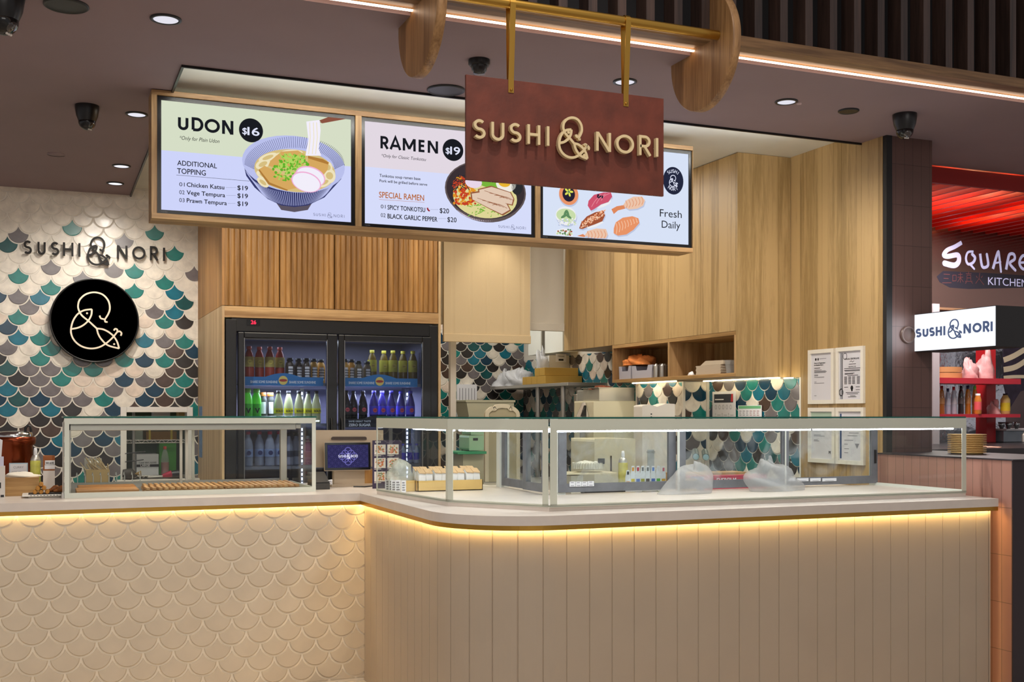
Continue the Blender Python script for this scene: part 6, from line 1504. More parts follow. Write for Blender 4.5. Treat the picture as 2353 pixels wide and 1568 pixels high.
# ------------------------------------------------------------------ oak cupboards over the kitchen side
XC = 4.323
t = thing('wall_cupboard', 'run of oak wall cupboards reaching the white ceiling panel', 'cupboard', (4.54, 7.8, 2.055))
ys = [6.43]
for u in (1609, 1536, 1465, 1405, 1349, 1296):
    d = ray(u, 800); ys.append(XC * d.y / d.x)
MB().box(XC + .02, 4.75, 6.432, ys[-1], 2.056, 3.26).build('carcass', M_WALL, t)
for i in range(len(ys) - 1):
    MB().box(XC, XC + .02, ys[i] + .0015, ys[i + 1] - .0015, 2.056, 3.258).build('door', M_WALL, t, bevel=.001)
o = MB().box(XC, XC + .001, 6.41, 6.43, 0, 0.001) if False else None
o = MB().box(XC, 4.755, 6.41, 6.4295, 1.745, 3.26).build('end_panel', M_WALLX, t)
o['label'] = 'broad oak end panel facing the counter'
YU = 8.22; ym = XC * ray(1536, 840).y / ray(1536, 840).x
t = thing('open_shelf', 'open oak shelf unit with two bays hung below the cupboards', 'shelf', (4.54, 7.3, 1.747))
M_SHF = wood('oak_shelf', (140, 106, 62), (196, 158, 106), 'Y', 'Z')
for z0, z1 in ((1.747, 1.772), (2.028, 2.0545)): MB().box(XC, 4.75, 6.431, YU, z0, z1).build('board', M_SHF, t, bevel=.001)
for y0, y1 in ((6.432, 6.452), (ym - .011, ym + .011), (YU - .02, YU)): MB().box(XC, 4.75, y0, y1, 1.772, 2.028).build('upright', M_OAKZ, t, bevel=.001)
MB().box(4.72, 4.75, 6.45, YU - .02, 1.772, 2.028).build('back', M_WALL, t)
o = MB().box(4.690, 4.706, 6.46, 7.42, 1.739, 1.7465).box(4.470, 4.486, 7.47, 8.15, 1.739, 1.7465).build('strip_lamp', glow('shelf_light', (255, 240, 196), 12.0)); tag(o, 'warm light strip under the open oak shelf unit', 'light strip')
o = MB().box(4.690, 4.706, 6.31, 6.40, 1.734, 1.7412).build('strip_lamp', glow('shelf_light', (255, 240, 196), 12.0)); tag(o, 'short light strip under the oak cladding by the certificates', 'light strip')
lamp('shelf_lamp', 'AREA', (4.58, 6.75, 1.742), 2.4, (1, .95, .84), (4.75, 6.75, 1.2), .15, size_y=.7)
lamp('shelf_lamp', 'AREA', (4.45, 7.85, 1.74), 1.0, (1, .95, .84), (4.54, 7.85, 1.2), .15, size_y=.5)
# things in the two bays (measured on the shelf front)
zb_ = 1.773
fx = Fr((XC + .06, 0, 0), (0, -1, 0)); P = lambda u, v: loc(fx, onplane(fx, u, v))
def bay(u0, u1, vt, dep, name, cat, label, m, z0=zb_, off=.0, bev=.006):
    f = Fr((XC + .04 + off, 0, 0), (0, -1, 0)); a, c = loc(f, onplane(f, u0, 870)), loc(f, onplane(f, u1, vt))
    t = thing(name, label, cat, f.p((a[0] + c[0]) / 2, z0, -dep / 2)); return t, f, a[0], c[0], z0, c[1]
M_GBIN = mat('bin_lilac', (176, 176, 190), .4)
for u0, u1, vt, lab in ((1422, 1450, 841, 'grey plastic bin farther along the shelf, under orange cloths'), (1451, 1499, 838, 'grey plastic bin with a scooped front, nearer the steel jars')):
    t, f, x0, x1, q0, q1 = bay(u0, u1, vt, .3, 'storage_bin', 'bin', lab, None)
    n = (x1 - x0)
    pts = [(x0 + n * .04, q0), (x1 - n * .04, q0), (x1, q1), (x0 + n * .80, q1), (x0 + n * .74, q1 - .04), (x0 + n * .24, q1 - .04), (x0 + n * .18, q1), (x0, q1)] if u0 > 1420 else [(x0 + n * .04, q0), (x1 - n * .02, q0), (x1, q1), (x0, q1)]
    b = MB().fprism(f, pts, -.006, 0).fbox(f, x0 + .006, x0 + .012, q0, q1, -.28, -.006).fbox(f, x1 - .012, x1 - .006, q0, q1, -.28, -.006).fbox(f, x0 + .01, x1 - .01, q0, q1, -.29, -.28).fbox(f, x0 + .01, x1 - .01, q0, q0 + .006, -.28, -.006)
    b.build('tub', M_GBIN, t, bevel=.002)
c0 = onplane(fx, 1428, 838); M_CLO = mat('orange_cloth', (224, 136, 70), .85, var=.2, vscale=25)
b = MB(); b.blob((XC + .13, c0.y - .10, c0.z - .012), .11, .09, .06, 15, .3).blob((XC + .13, c0.y - .22, c0.z - .012), .09, .14, .07, 18, .3)
o = b.build('cloth', M_CLO); tag(o, 'crumpled orange cloths heaped on the grey bins', 'cloth')
for i, (u, off) in enumerate(((1508, 0), (1518, .11), (1522.5, .0), (1528, .1))):
    f = Fr((XC + .05 + off, 0, 0), (0, -1, 0)); a = onplane(f, u, 860); q1 = onplane(f, u, 838).z
    t = thing('steel_shaker', 'slim steel shaker on the oak shelf, %s from the grey bins' % ORD[i], 'shaker', (a.x, a.y, zb_), 'steel shakers on the oak shelf'); h = q1 - zb_
    MB().lathe([(.021, 0), (.021, h * .86), (.020, h * .9)], (a.x, a.y, zb_), 18).build('body', M_STEELD, t)
    MB().lathe([(.019, h * .9), (.016, h * .96), (.010, h), (.008, h * 1.06), (0, h * 1.08)], (a.x, a.y, zb_), 16).build('top', M_STEEL, t)
f = Fr((XC + .05, 0, 0), (0, -1, 0)); a, c = loc(f, onplane(f, 1598, 866)), loc(f, onplane(f, 1655, 848))
for k in range(7):
    zz = zb_ + k * .0095; o = MB().fbox(f, a[0] + .004 * (k % 3), c[0] + .006 * (k % 2), zz, zz + .009, -.2, -.002).build('card_sheet', mat('card_stone', (186, 172, 152), .7), bevel=.001)
    tag(o, 'flat card sheet in the pile on the oak shelf, %s from the bottom' % ORD[k], 'card', 'pile of card sheets')
pz = zb_ + 7 * .0095 + .001
pts = [(a[0] + .05, pz), (c[0] + .02, pz), (c[0] + .02, pz + .028), (a[0] + .12, pz + .032)]
o = MB().fprism(f, pts, -.2, -.01).build('card_tray', mat('card_stone2', (196, 182, 160), .7)); tag(o, 'slanted card tray topping the pile of sheets on the oak shelf', 'tray')
o = MB().blob((XC + .03, onplane(f, 1594, 866).y, zb_), .02, .03, .025, 5, .2).build('tissue', M_PAPER); tag(o, 'scrap of white tissue beside the pile of card sheets', 'tissue')
t = thing('glass_cup', 'clear plastic cup lying beside the pile of card sheets', 'cup', onplane(f, 1672, 866) + V((.0, 0, 0)))
q = onplane(f, 1672, 860); MB().lathe([(.034, 0), (.046, .085), (.048, .09)], (q.x + .03, q.y, zb_ + .002), 20).build('cup', film('clear_acrylic', (210, 214, 214), .3, .1), t)

# ------------------------------------------------------------------ framed certificates on the oak wall
fw_ = Fr((4.755 - .001, 0, 0), (0, -1, 0))
def cert(u0, u1, vt, vb, label, kind):
    P = lambda u, v: loc(fw_, onplane(fw_, u, v)); x0, x1 = P(u0, 0)[0], P(u1, 0)[0]; y1 = P(u0, vt)[1]; y0 = P(u0, vb)[1]
    t = thing('certificate', label, 'certificate', fw_.p((x0 + x1) / 2, y0), 'framed certificates on the oak wall')
    b = MB(); e = .026
    b.fbox(fw_, x0, x1, y0, y0 + e, 0, .018).fbox(fw_, x0, x1, y1 - e, y1, 0, .018).fbox(fw_, x0, x0 + e, y0 + e, y1 - e, 0, .018).fbox(fw_, x1 - e, x1, y0 + e, y1 - e, 0, .018)
    b.build('frame', mat('frame_white', (232, 226, 212), .45), t, bevel=.0015)
    MB().fbox(fw_, x0 + e, x1 - e, y0 + e, y1 - e, 0, .008).build('sheet', mat('cert_paper', (216, 214, 218), .6), t)
    m = MB(); w, h = x1 - x0, y1 - y0; D = .009; L = lambda a, c, y, th=.004, k=0: m.fbox(fw_, x0 + w * a, x0 + w * c, y0 + h * y, y0 + h * y + th, .008, D, k)
    if kind == 0:
        m.text(fw_, 'Record of Registration', x0 + w * .22, y0 + h * .74, .009, 0, D, None, 'LEFT', .04); m.text(fw_, 'for Business Name', x0 + w * .22, y0 + h * .705, .009, 0, D, None, 'LEFT', .04)
        m.ellipse(fw_, x0 + w * .28, y0 + h * .82, .009, .009, D); m.ellipse(fw_, x0 + w * .37, y0 + h * .82, .007, .009, D); L(.42, .68, .823, .003, 1)
        for k, (c, y) in enumerate(((.45, .655), (.5, .62), (.66, .60), (.7, .585), (.66, .57), (.36, .53), (.36, .515), (.6, .485), (.3, .40), (.6, .375), (.3, .145))): L(.22, c, y, .0035, 1 if k else 0)
    elif kind == 1:
        m.text(fw_, 'HALAL CERTIFICATE', x0 + w * .57, y0 + h * .775, .0105, 0, D, None, 'CENTER', .05)
        m.fbox(fw_, x0 + w * .13, x0 + w * .205, y0 + h * .08, y0 + h * .90, .008, D, 2); m.fbox(fw_, x0 + w * .205, x0 + w * .22, y0 + h * .08, y0 + h * .90, .008, D, 0)
        m.ribbon(fw_, arc(x0 + w * .31, y0 + h * .84, .018, .02, 0, 350, 20), .004, D, None, 0, True); m.ribbon(fw_, arc(x0 + w * .17, y0 + h * .20, .018, .022, 0, 350, 20), .006, D, None, 0, True)
        m.ribbon(fw_, spl([(x0 + w * .48, y0 + h * .735), (x0 + w * .54, y0 + h * .75), (x0 + w * .58, y0 + h * .73), (x0 + w * .64, y0 + h * .75)]), .003, D)
        m.text(fw_, 'CERTIFICATE', x0 + w * .57, y0 + h * .635, .009, 0, D, None, 'CENTER', .02)
        for k, (a, c, y) in enumerate(((.45, .7, .69), (.28, .86, .615), (.28, .84, .585), (.3, .84, .57), (.3, .65, .53), (.3, .6, .515), (.4, .78, .49), (.28, .42, .285), (.7, .84, .285), (.7, .84, .235), (.34, .82, .19), (.38, .78, .165), (.5, .68, .13), (.42, .72, .112))): L(a, c, y, .0032, 0)
        for r in range(7):
            for q in (.28, .43, .57, .74): L(q, q + .10, .345 + .02 * r, .0035, 0)
        m.ellipse(fw_, x0 + w * .56, y0 + h * .275, .013, .015, D); m.fbox(fw_, x0 + w * .535, x0 + w * .585, y0 + h * .215, y0 + h * .26, .008, D)
    elif kind == 2:
        m.fbox(fw_, x0 + w * .09, x1 - w * .09, y1 - .075, y1 - .03, .008, D, 3)
        for k, (c, y) in enumerate(((.45, .50), (.6, .48), (.34, .41), (.4, .39))): L(.2, c, y, .0035, 1)
        m.text(fw_, 'M', x0 + w * .76, y0 + h * .17, .02, 0, D, None, 'LEFT', .06)
    else:
        m.fbox(fw_, x0 + w * .12, x0 + w * .18, y0 + h * .1, y1 - .04, .008, D, 4)
        for k, (a, c, y) in enumerate(((.45, .8, .55), (.4, .75, .50), (.28, .6, .42), (.28, .4, .35), (.28, .45, .27), (.28, .42, .2))): L(a, c, y, .0035, 1)
        m.poly(fw_, [(x0 + w * .66, y0 + h * .37), (x0 + w * .74, y0 + h * .28), (x0 + w * .82, y0 + h * .37)], D, 1)
    m.build('print', [M_INK, M_GREYINK, mat('print_grey', (150, 150, 156), .6), mat('print_mint', (170, 190, 170), .6), mat('print_navy', (50, 74, 112), .6)], t)
cert(1861, 1920, 805.5, 929, 'framed registration certificate, upper left of the four on the oak wall', 0)
cert(1925, 1988.5, 800, 928, 'framed halal certificate crowded with print, upper right of the four on the oak wall', 1)
cert(1861, 1922, 937.5, 1062, 'framed certificate with a mint band, lower left of the four on the oak wall', 2)
cert(1925, 1989, 937, 1066, 'framed certificate with a navy bar, lower right of the four on the oak wall', 3)

# ------------------------------------------------------------------ fabric drops in the kitchen opening
M_FAB = mat('beige_cloth', (206, 186, 150), .85, bump=.15, bscale=220)
M_FAB2 = mat('grey_cloth', (200, 194, 182), .85, bump=.15, bscale=220)
def drop(name, label, u0, u1, vb, y, m, seams=0, top=3.255, wave=.008, hem=.07):
    x0, x1 = aty(u0, vb, y).x, aty(u1, vb, y).x; zb2 = aty((u0 + u1) / 2, vb, y).z
    t = thing(name, label, 'fabric panel', ((x0 + x1) / 2, y, zb2))
    n = 60; prof = []
    for i in range(n + 1):
        k = i / n; yy = y - wave * sin(k * 9) * .6
        if seams:
            d = min(abs(k - (j + .5) / seams) for j in range(seams)) * (x1 - x0)
            yy += .006 if d < .004 else 0
        prof.append((x0 + (x1 - x0) * k, yy))
    lo, hi = [(x, q, zb2 + hem) for x, q in prof], [(x, q, top) for x, q in prof]
    b = MB(); m_ = len(prof); b.add(lo + hi, [(i, i + 1, m_ + i + 1, m_ + i) for i in range(n)], 0, True)
    b.box(x0, x1, y + .02, y + .03, zb2 + hem, top); b.box(x0, x0 + .006, y, y + .03, zb2, top); b.box(x1 - .006, x1, y, y + .03, zb2, top)
    b.build('cloth', m, t)
    MB().box(x0 - .004, x1 + .004, y - .012, y + .022, zb2, zb2 + hem).build('hem', m, t, bevel=.004)
drop('fabric_panel', 'broad beige fabric panel with upright seams hung in the kitchen opening', 1020, 1218, 788, 9.0, M_FAB, 5)
drop('fabric_panel', 'plain greyish fabric panel between the seamed panel and the oak cupboards', 1219, 1295, 761, 9.12, M_FAB2)
drop('fabric_panel', 'narrow fabric strip between the fridge surround and the seamed panel', 1011, 1034, 746, 9.14, M_FAB2)
p = aty(1150, 560, 8.8); lamp('kitchen_downlight', 'SPOT', (p.x, 8.70, 3.22), 11, (1, .88, .70), (p.x + .02, 9.0, 2.2), .03, 80, .8)

# ------------------------------------------------------------------ kitchen shelf and what stands on it
zk = 1.745; KX = 4.36
t = thing('steel_shelf', 'stainless steel shelf along the tiled side wall of the kitchen', 'shelf', (4.5, 10, 0))
MB().box(KX, 4.757, 9.15, 11.06, zk, zk + .030).build('top', M_STEEL, t, bevel=.003)
for u in (1236, 1294):
    k = ray(u, 900); y = (KX + .03) * k.y / k.x; MB().tube([(KX + .03, y, 0), (KX + .03, y, zk)], .022, 14).build('post', M_STEELD, t)
zs_ = zk + .031
M_GC = mat('gold_card2', (206, 166, 78), .45, .2)
yk = lambda u: KX * ray(u, 870).y / ray(u, 870).x
for lv, us, lab in ((0, (1252, 1232, 1219.5, 1208, 1199), 'lower'), (1, (1250, 1238, 1227), 'upper')):
    for i in range(len(us) - 1):
        o = MB().box(KX + .006, 4.75 - .03 * lv, yk(us[i]), yk(us[i + 1]) - .003, zs_ + .077 * lv, zs_ + .075 + .077 * lv).build('gold_carton', M_GC, bevel=.002)
        tag(o, 'long gold carton on the steel shelf, %s layer, %s from the front' % (lab, ORD[i]), 'box', 'gold cartons on the steel shelf')
M_PLB = film('crinkled_film', (232, 234, 238), .62, .2)
for x, y, rx, ry, vt, sd, lab in ((4.50, 10.93, .13, .11, 858, 41, 'crinkled clear plastic bag at the far end of the steel shelf'), (4.52, 10.62, .15, .14, 852, 43, 'crinkled clear plastic bag just behind the gold cartons')):
    o = MB().blob((x, y, zs_), rx, ry, (V0 - vt) / FPX * (FW.x * x + FW.y * y) + EYE - zs_, sd, .3, nu=24, nv=12).build('plastic_bag', M_PLB); tag(o, lab, 'bag')
y0 = yk(1226) + .02; zc0 = zs_ + .077
t = thing('food_container', 'tall translucent container with a white tag on top of the gold cartons', 'container', (4.58, y0, zc0)); f = Fr((0, y0, 0))
a, c = loc(f, onplane(f, 1262, 866)), loc(f, onplane(f, 1309, 812))
MB().fbox(f, a[0], min(c[0], 4.752), zc0, min(c[1], 2.06), -.16, 0).build('tub', mat('milky_plastic', (214, 210, 200), .35), t, bevel=.02)
b = MB().blob((a[0] + .14, y0 + .09, min(c[1], 2.06) - .09), .10, .06, .08, 44, .2).blob((a[0] - .05, y0 + .06, zc0), .07, .07, c[1] - zc0, 45, .25); b.build('plastic_cover', M_PLB, t)
a, c = loc(f, onplane(f, 1277, 832)), loc(f, onplane(f, 1301, 814)); MB().fbox(f, a[0], c[0], a[1], c[1], 0, .002).text(f, 'Gloves', (a[0] + c[0]) / 2, c[1] - .03, .018, 1, .003, None, 'CENTER').fbox(f, a[0] + .03, c[0] - .03, a[1] + .012, a[1] + .03, .002, .003, 1).build('tag', [M_PAPER, M_INK], t)
# white cupboard on the side wall
t = thing('white_cupboard', 'white wall cupboard behind the greyish fabric panel', 'cupboard', (4.68, 10.2, 2.09))
yw = lambda u: 4.60 * ray(u, 800).y / ray(u, 800).x
MB().box(4.62, 4.757, yw(1293), yw(1214), 2.09, 2.95).build('carcass', M_WHITE, t)
MB().box(4.60, 4.62, yw(1293), yw(1252), 2.09, 2.95).build('door', M_WHITE, t); MB().box(4.60, 4.62, yw(1243), yw(1214), 2.09, 2.95).build('door', M_WHITE, t)
MB().box(4.612, 4.62, yw(1252), yw(1243), 2.09, 2.95).build('pull', mat('pull_dark', (92, 86, 74), .5), t)
# folded white slatted card on the wall, box and chair back
f = Fr((0, YB - .020, 0)); P = lambda u, v: loc(f, onplane(f, u, v))
t = thing('slatted_sheet', 'white ruled roster sheet leaning on the kitchen wall', 'sheet', f.p(P(1072, 957)[0], 1.3)); a, c = P(1050, 990), P(1096, 884)
MB().fbox(f, a[0], c[0], a[1], c[1], -.013, 0).build('sheet', M_PAPER, t)
b = MB()
for k in range(6): x = a[0] + (c[0] - a[0]) * (.12 + .15 * k); b.fbox(f, x, x + .006, a[1], c[1] - .04, 0, .001)
b.build('ruling', M_GREYINK, t)
o = MB().box(3.2, 3.985, 8.45, 9.75, .88, .93).box(3.25, 3.95, 8.5, 9.7, 0, .88).build('work_bench', M_STEELD); tag(o, 'steel bench in the kitchen under the cream bin', 'bench')
f = Fr((0, 9.4, 0)); P = lambda u, v: loc(f, onplane(f, u, v))
t = thing('ingredient_bin', 'cream ingredient bin with a flat lid in the kitchen', 'bin', f.p(P(1130, 957)[0], .931)); a, c = P(1072, 1000), P(1181, 925)
MB().fprism(f, [(a[0] + .12, .931), (c[0], .931), (c[0], c[1]), (a[0], c[1])], -.3, 0).build('tub', mat('bin_cream', (198, 198, 174), .45), t, bevel=.008)
MB().fbox(f, a[0] - .01, c[0] + .01, c[1], c[1] + .02, -.31, .01).build('lid', mat('bin_cream', (198, 198, 174), .45), t, bevel=.004)
f = Fr((0, 8.6, 0)); P = lambda u, v: loc(f, onplane(f, u, v))
t = thing('scalloped_panel', 'cream panel with a scalloped top edge in front of the ingredient bin', 'panel', f.p(P(1155, 957)[0], .931))
cr = spl([P(1119, 958), P(1121, 948), P(1130, 940), P(1137, 940), P(1142, 935), P(1155, 933.5), P(1168, 935), P(1173, 940), P(1180, 940), P(1189, 948), P(1191, 958)])
cr = [(P(1119, 958)[0], .931)] + cr + [(P(1191, 958)[0], .931)]
MB().ribbon(f, cr, .034, -.03, 0).build('crest', mat('chair_cream', (216, 208, 184), .45), t, bevel=.003)
MB().fprism(f, [(P(1123, 950)[0], .931), (P(1187, 950)[0], .931), P(1187, 950), P(1175, 943), P(1155, 938), P(1135, 943), P(1123, 950)], -.025, -.008).build('splat', mat('chair_inner', (178, 170, 142), .55), t)
# counter-top kit on the kitchen side bench
ZBN = 1.30
o = MB().box(4.0, 4.757, 8.215, 9.1, .88, .93).box(4.05, 4.75, 8.25, 9.05, 0, .88).build('work_bench', M_STEELD); tag(o, 'steel bench behind the tiled nib under the food warmer', 'bench')
zw = .931
t, x0, x1, q0, qw = block('warmer_box', 'appliance', 'cream food warmer box below the deep steel pan', Fr((0, 8.23, 0)), 1364, 1461, 922, 1000, .36, mat('warmer_cream', (212, 206, 178), .4), .012, z0=zw)
f = Fr((0, 8.25, 0)); t, x0, x1, q0, q1 = block('steel_pan', 'pan', 'deep steel pan heaped with food on the cream food warmer', f, 1377, 1458, 893, 922, .30, M_STEEL, .008, z0=qw + .001)
MB().fbox(f, x0 - .012, x1 + .006, q1, q1 + .006, -.31, .012).build('rim', M_STEEL, t)
q = onplane(f, 1393, 893); MB().blob((q.x + .02, 8.38, q1 - .01), .08, .09, .035, 9, .3).build('food', mat('food_brown', (130, 70, 44), .7, var=.4, vscale=60), t)
t, *_ = block('steel_pan', 'pan', 'smaller steel pan behind the deep one', Fr((0, 8.70, 0)), 1352, 1382, 897, 922, .22, M_STEEL, .006, z0=zw)
f = Fr((0, 8.3 - .5 * 1.45, 0), (1, 0, 0), (.0, .5, 1)); a, c = loc(f, onplane(f, 1322, 962)), loc(f, onplane(f, 1345, 925))
t = thing('slanted_screen', 'slanted dark order screen in a silver frame left of the food warmer', 'screen', f.p((a[0] + c[0]) / 2, a[1]))
MB().fprism(f, [(a[0], a[1]), (c[0], a[1]), c, (a[0] + .10, c[1])], -.02, 0).build('frame', M_STEEL, t); q = f.p(c[0], a[1]); MB().box(q.x - .06, q.x - .02, q.y + .03, q.y + .05, zw, q.z + .03).build('stand', M_STEELD, t); MB().fprism(f, [(a[0] + .05, a[1] + .02), (c[0] - .02, a[1] + .02), (c[0] - .02, c[1] - .03), (a[0] + .125, c[1] - .03)], 0, .003).build('glass', M_BLACK, t)
for u, r, lab in ((1346, .034, 'small steel pot in front of the smaller steel pan'), (1327, .034, 'small steel pot at the far left of the pans')):
    p = aty(u, 922, 9.03); zt2 = aty(u, 906, 8.95).z; h = zt2 - zw; o = MB().lathe([(r, 0), (r, h - .01), (r + .006, h - .006), (r + .004, h)], (p.x, p.y, zw), 20).build('steel_pot', M_STEEL); tag(o, lab, 'pot')
f = Fr((0, 7.22, 0)); P = lambda u, v: loc(f, onplane(f, u, v))
t = thing('towel_dispenser', 'white paper towel dispenser with a wavy lid in front of the tiled nib', 'dispenser', f.p(P(1513, 980)[0], .999))
a, c = P(1476, 1000), P(1551, 935); n = c[0] - a[0]
MB().fprism(f, [(a[0], .999), (c[0], .999), (c[0], c[1] + .02), (a[0] + n * .75, c[1] + .024), (a[0] + n * .45, c[1]), (a[0] + n * .2, c[1] + .016), (a[0], c[1] + .008)], -.13, 0).build('housing', mat('dispenser_white', (222, 216, 206), .35), t, bevel=.01)
b = MB().fbox(f, a[0] + n * .25, a[0] + n * .29, c[1] - .06, c[1] - .05, 0, .002); b.build('mark', M_INK, t)
# notices on the tiled side wall
f = Fr((XS - .016, 0, 0), (0, -1, 0)); P = lambda u, v: loc(f, onplane(f, u, v))
def note(u0, u1, vt, vb, lab, kind):
    x0, x1 = P(u0, vt)[0], P(u1, vt)[0]; y0, y1 = P(u0, vb)[1], P((u0 + u1) / 2, vt)[1]; w, h = x1 - x0, y1 - y0
    t = thing('notice', lab, 'notice', f.p((x0 + x1) / 2, y0)); MB().fbox(f, x0, x1, y0, y1, -.003, 0).build('sheet', M_PAPER, t); m = MB()
    if kind == 0:
        m.fbox(f, x0 + w * .08, x1 - w * .1, y0 + h * .70, y0 + h * .93, 0, .0008, 2); m.poly(f, [(x1 - w * .2, y0 + h * .72), (x1 - w * .1, y0 + h * .72), (x1 - w * .1, y0 + h * .93), (x1 - w * .17, y0 + h * .93)], .001, 3)
        m.fbox(f, x0 + w * .12, x0 + w * .5, y0 + h * .77, y0 + h * .80, .0008, .0012, 4)
        for k in range(5): m.ribbon(f, arc(x0 + w * (.16 + .16 * k), y0 + h * .58, .011, .016, 0, 350, 14), .003, .0008, None, 1, True)
        for r in range(2):
            for k in range(3): m.text(f, '123'[k], x0 + w * (.14 + .28 * k), y0 + h * (.36 - .2 * r), .018, 0, .0008); m.fbox(f, x0 + w * (.22 + .28 * k), x0 + w * (.36 + .28 * k), y0 + h * (.36 - .2 * r), y0 + h * (.37 - .2 * r), 0, .0008, 1)
    else:
        m.fbox(f, x0 + w * .03, x1 - w * .03, y1 - h * .14, y1 - h * .02, 0, .0008, 5)
        for r in range(9):
            for k in range(6): m.fbox(f, x0 + w * (.05 + .15 * k), x0 + w * (.05 + .15 * k + .10 - .02 * (r % 2)), y0 + h * (.06 + .085 * r), y0 + h * (.09 + .085 * r), 0, .0008, 1 if k < 3 else 6)
    m.build('print', [M_INK, M_GREYINK, mat('print_slate', (50, 54, 64), .6), mat('print_rose', (190, 50, 60), .6), M_PAPER, mat('print_leaf', (110, 180, 130), .6), mat('print_maroon', (160, 110, 110), .6)], t)
note(1637, 1690, 900, 985, 'white handwashing notice with a dark picture band on the tiled side wall', 0)
note(1696, 1750, 932, 985, 'printed table with a green heading on the tiled side wall', 1)

# ------------------------------------------------------------------ lit box sign on the column
XL = 4.98
f = Fr((XL, 0, 0), (0, -1, 0)); P8 = lambda x, y: onplane(f, 2090 + x / 3.92, 680 + y / 3.92)
a, c = loc(f, P8(40, 335)), loc(f, P8(775, 275)); zb3 = sum(loc(f, P8(*q))[1] for q in ((45, 500), (775, 462))) / 2; zt3 = sum(loc(f, P8(*q))[1] for q in ((42, 165), (775, 88))) / 2
t = thing('lightbox_sign', 'lit white box sign standing out from the brown column', 'sign', (XL + .1, -(a[0] + c[0]) / 2, zb3))
MB().fbox(f, a[0], c[0], zb3, zt3, -.24, -.004).build('box', mat('box_black', (28, 28, 30), .5), t)
MB().fbox(f, a[0] + .004, c[0] - .004, zb3 + .004, zt3 - .004, -.004, 0).build('lit_face', glow('lightbox_white', (240, 243, 250), 1.15), t)
b = MB(); be = MB()
LT = title(b, f, P8, [(60, 108), (122, 170), (182, 228), (240, 293), (306, 326), (490, 554), (572, 650), (665, 724), (732, 752)], [(84, 290), (742, 238)], [(84, 375), (742, 320)], (348, 474), (208, 388), .0125, .0006, .004, me=be, ek=.55)
M_SGN = glow('sign_blue', (104, 120, 160), .6); [q.build('letter', M_SGN, t) for q in LT]; be.build('emblem', M_SGN, t)
lamp('lightbox_lamp', 'AREA', (XL - .03, -(a[0] + c[0]) / 2, (zb3 + zt3) / 2), 2.0, (.9, .94, 1), (XL - 1, -(a[0] + c[0]) / 2, (zb3 + zt3) / 2), .5, size_y=.2)
p = aty(2086, 770, 5.455); t = thing('wall_boss', 'round brown fitting on the column behind the lit box sign', 'fitting', (p.x, 5.455, p.z))
MB().lathe([(.055, 0), (.052, .012), (.044, .014), (.042, .006), (0, .006)], (p.x, 5.459, p.z), 28, 0, (0, -1, 0)).build('ring', mat('boss_brown', (96, 78, 72), .4), t)

# ------------------------------------------------------------------ the neighbouring kitchen
lamp('neighbour_light', 'AREA', (6.6, 6.9, 3.05), 60, (1, .95, .92), (6.6, 7.0, 0), 1.2, size_y=.8)
zr = 3.09
t = thing('louvre_ceiling', 'bright red slatted ceiling of the neighbouring kitchen', 'ceiling', (6.5, 6.9, zr))
MB().box(5.1, 14, 6.03, 6.06, zr, 3.2).build('fascia', mat('fascia_red', (150, 22, 16), .5), t)
M_RS = mat('slat_red', (214, 34, 18), .35)
for i in range(60):
    x = 5.16 + i * .143; MB().box(x, x + .022, 6.07, 7.72, zr, zr + .07).build('slat', M_RS, t)
MB().box(5.0, 14, 6.06, 7.9, 3.36, 3.4).build('backing', mat('backing_red', (110, 12, 10), .6), t)
for i, (u, v) in enumerate(((2205, 415), (2235, 463), (2345, 430))):
    p = atz(u, v, 3.24); lamp('louvre_bulb', 'POINT', (p.x, p.y, 3.215), 4, (1, .66, .36), None, .05); o = MB().box(p.x - .09, p.x + .11, p.y - .12, p.y + .12, 3.24, 3.25).build('tube_lamp', glow('orange_glow', (255, 190, 120), 14.0)); tag(o, 'glowing lamp above the red slats, %s' % ('farther from the camera, near the column', 'lowest of the three', 'cut by the picture edge')[i], 'lamp', 'lamps above the red slats')
lamp('louvre_lamp', 'AREA', (5.9, 6.9, 3.34), 12, (1, .72, .5), (5.9, 6.9, 0), .9, size_y=.7)
o = MB().box(4.9, 14, 7.95, 8.0, 0, 3.4).build('wall_far', mat('neighbour_wall', (112, 96, 98), .6)); struct(o, 'far wall of the neighbouring kitchen')
YN = 7.6
f = Fr((0, YN, 0)); P = lambda u, v: loc(f, onplane(f, u, v))
t = thing('sign_panel', 'glossy brown sign panel lettered SQUARE KITCHEN above the neighbouring counter', 'sign', f.p(P(2240, 700)[0], P(2150, 706)[1])); a, c = P(2138, 706), P(2480, 500)
zt4 = P(2145, 508)[1]; zb4 = P(2145, 706)[1]
MB().fbox(f, a[0], c[0] + .4, zb4, zt4, -.03, 0).build('panel', mat('panel_bronze', (150, 120, 112), .10, .85), t)
MB().fbox(f, a[0], c[0] + .4, zt4, zt4 + .055, -.06, .02).build('head_rail', M_BLACK, t)
MB().fbox(f, a[0], c[0] + .4, zb4 - .02, zb4, -.05, .01).build('foot_rail', mat('foot_oak', (150, 116, 88), .5), t)
b = MB(); PP = lambda x, y: P(2130 + x / 6.273, 470 + y / 6.273)
def brush(pts, ws):
    q = spl([PP(*p) for p in pts], 4); k = len(q)
    for i in range(k - 1):
        w0 = ws[0] + (ws[1] - ws[0]) * i / k; b.ribbon(f, [q[i], q[i + 1]], w0 / 6.273 / 275, .001 + i * 1e-4, None, 0)
        b.ellipse(f, q[i + 1][0], q[i + 1][1], w0 / 6.273 / 550, w0 / 6.273 / 550, .00105 + i * 1e-4, 0, 12)
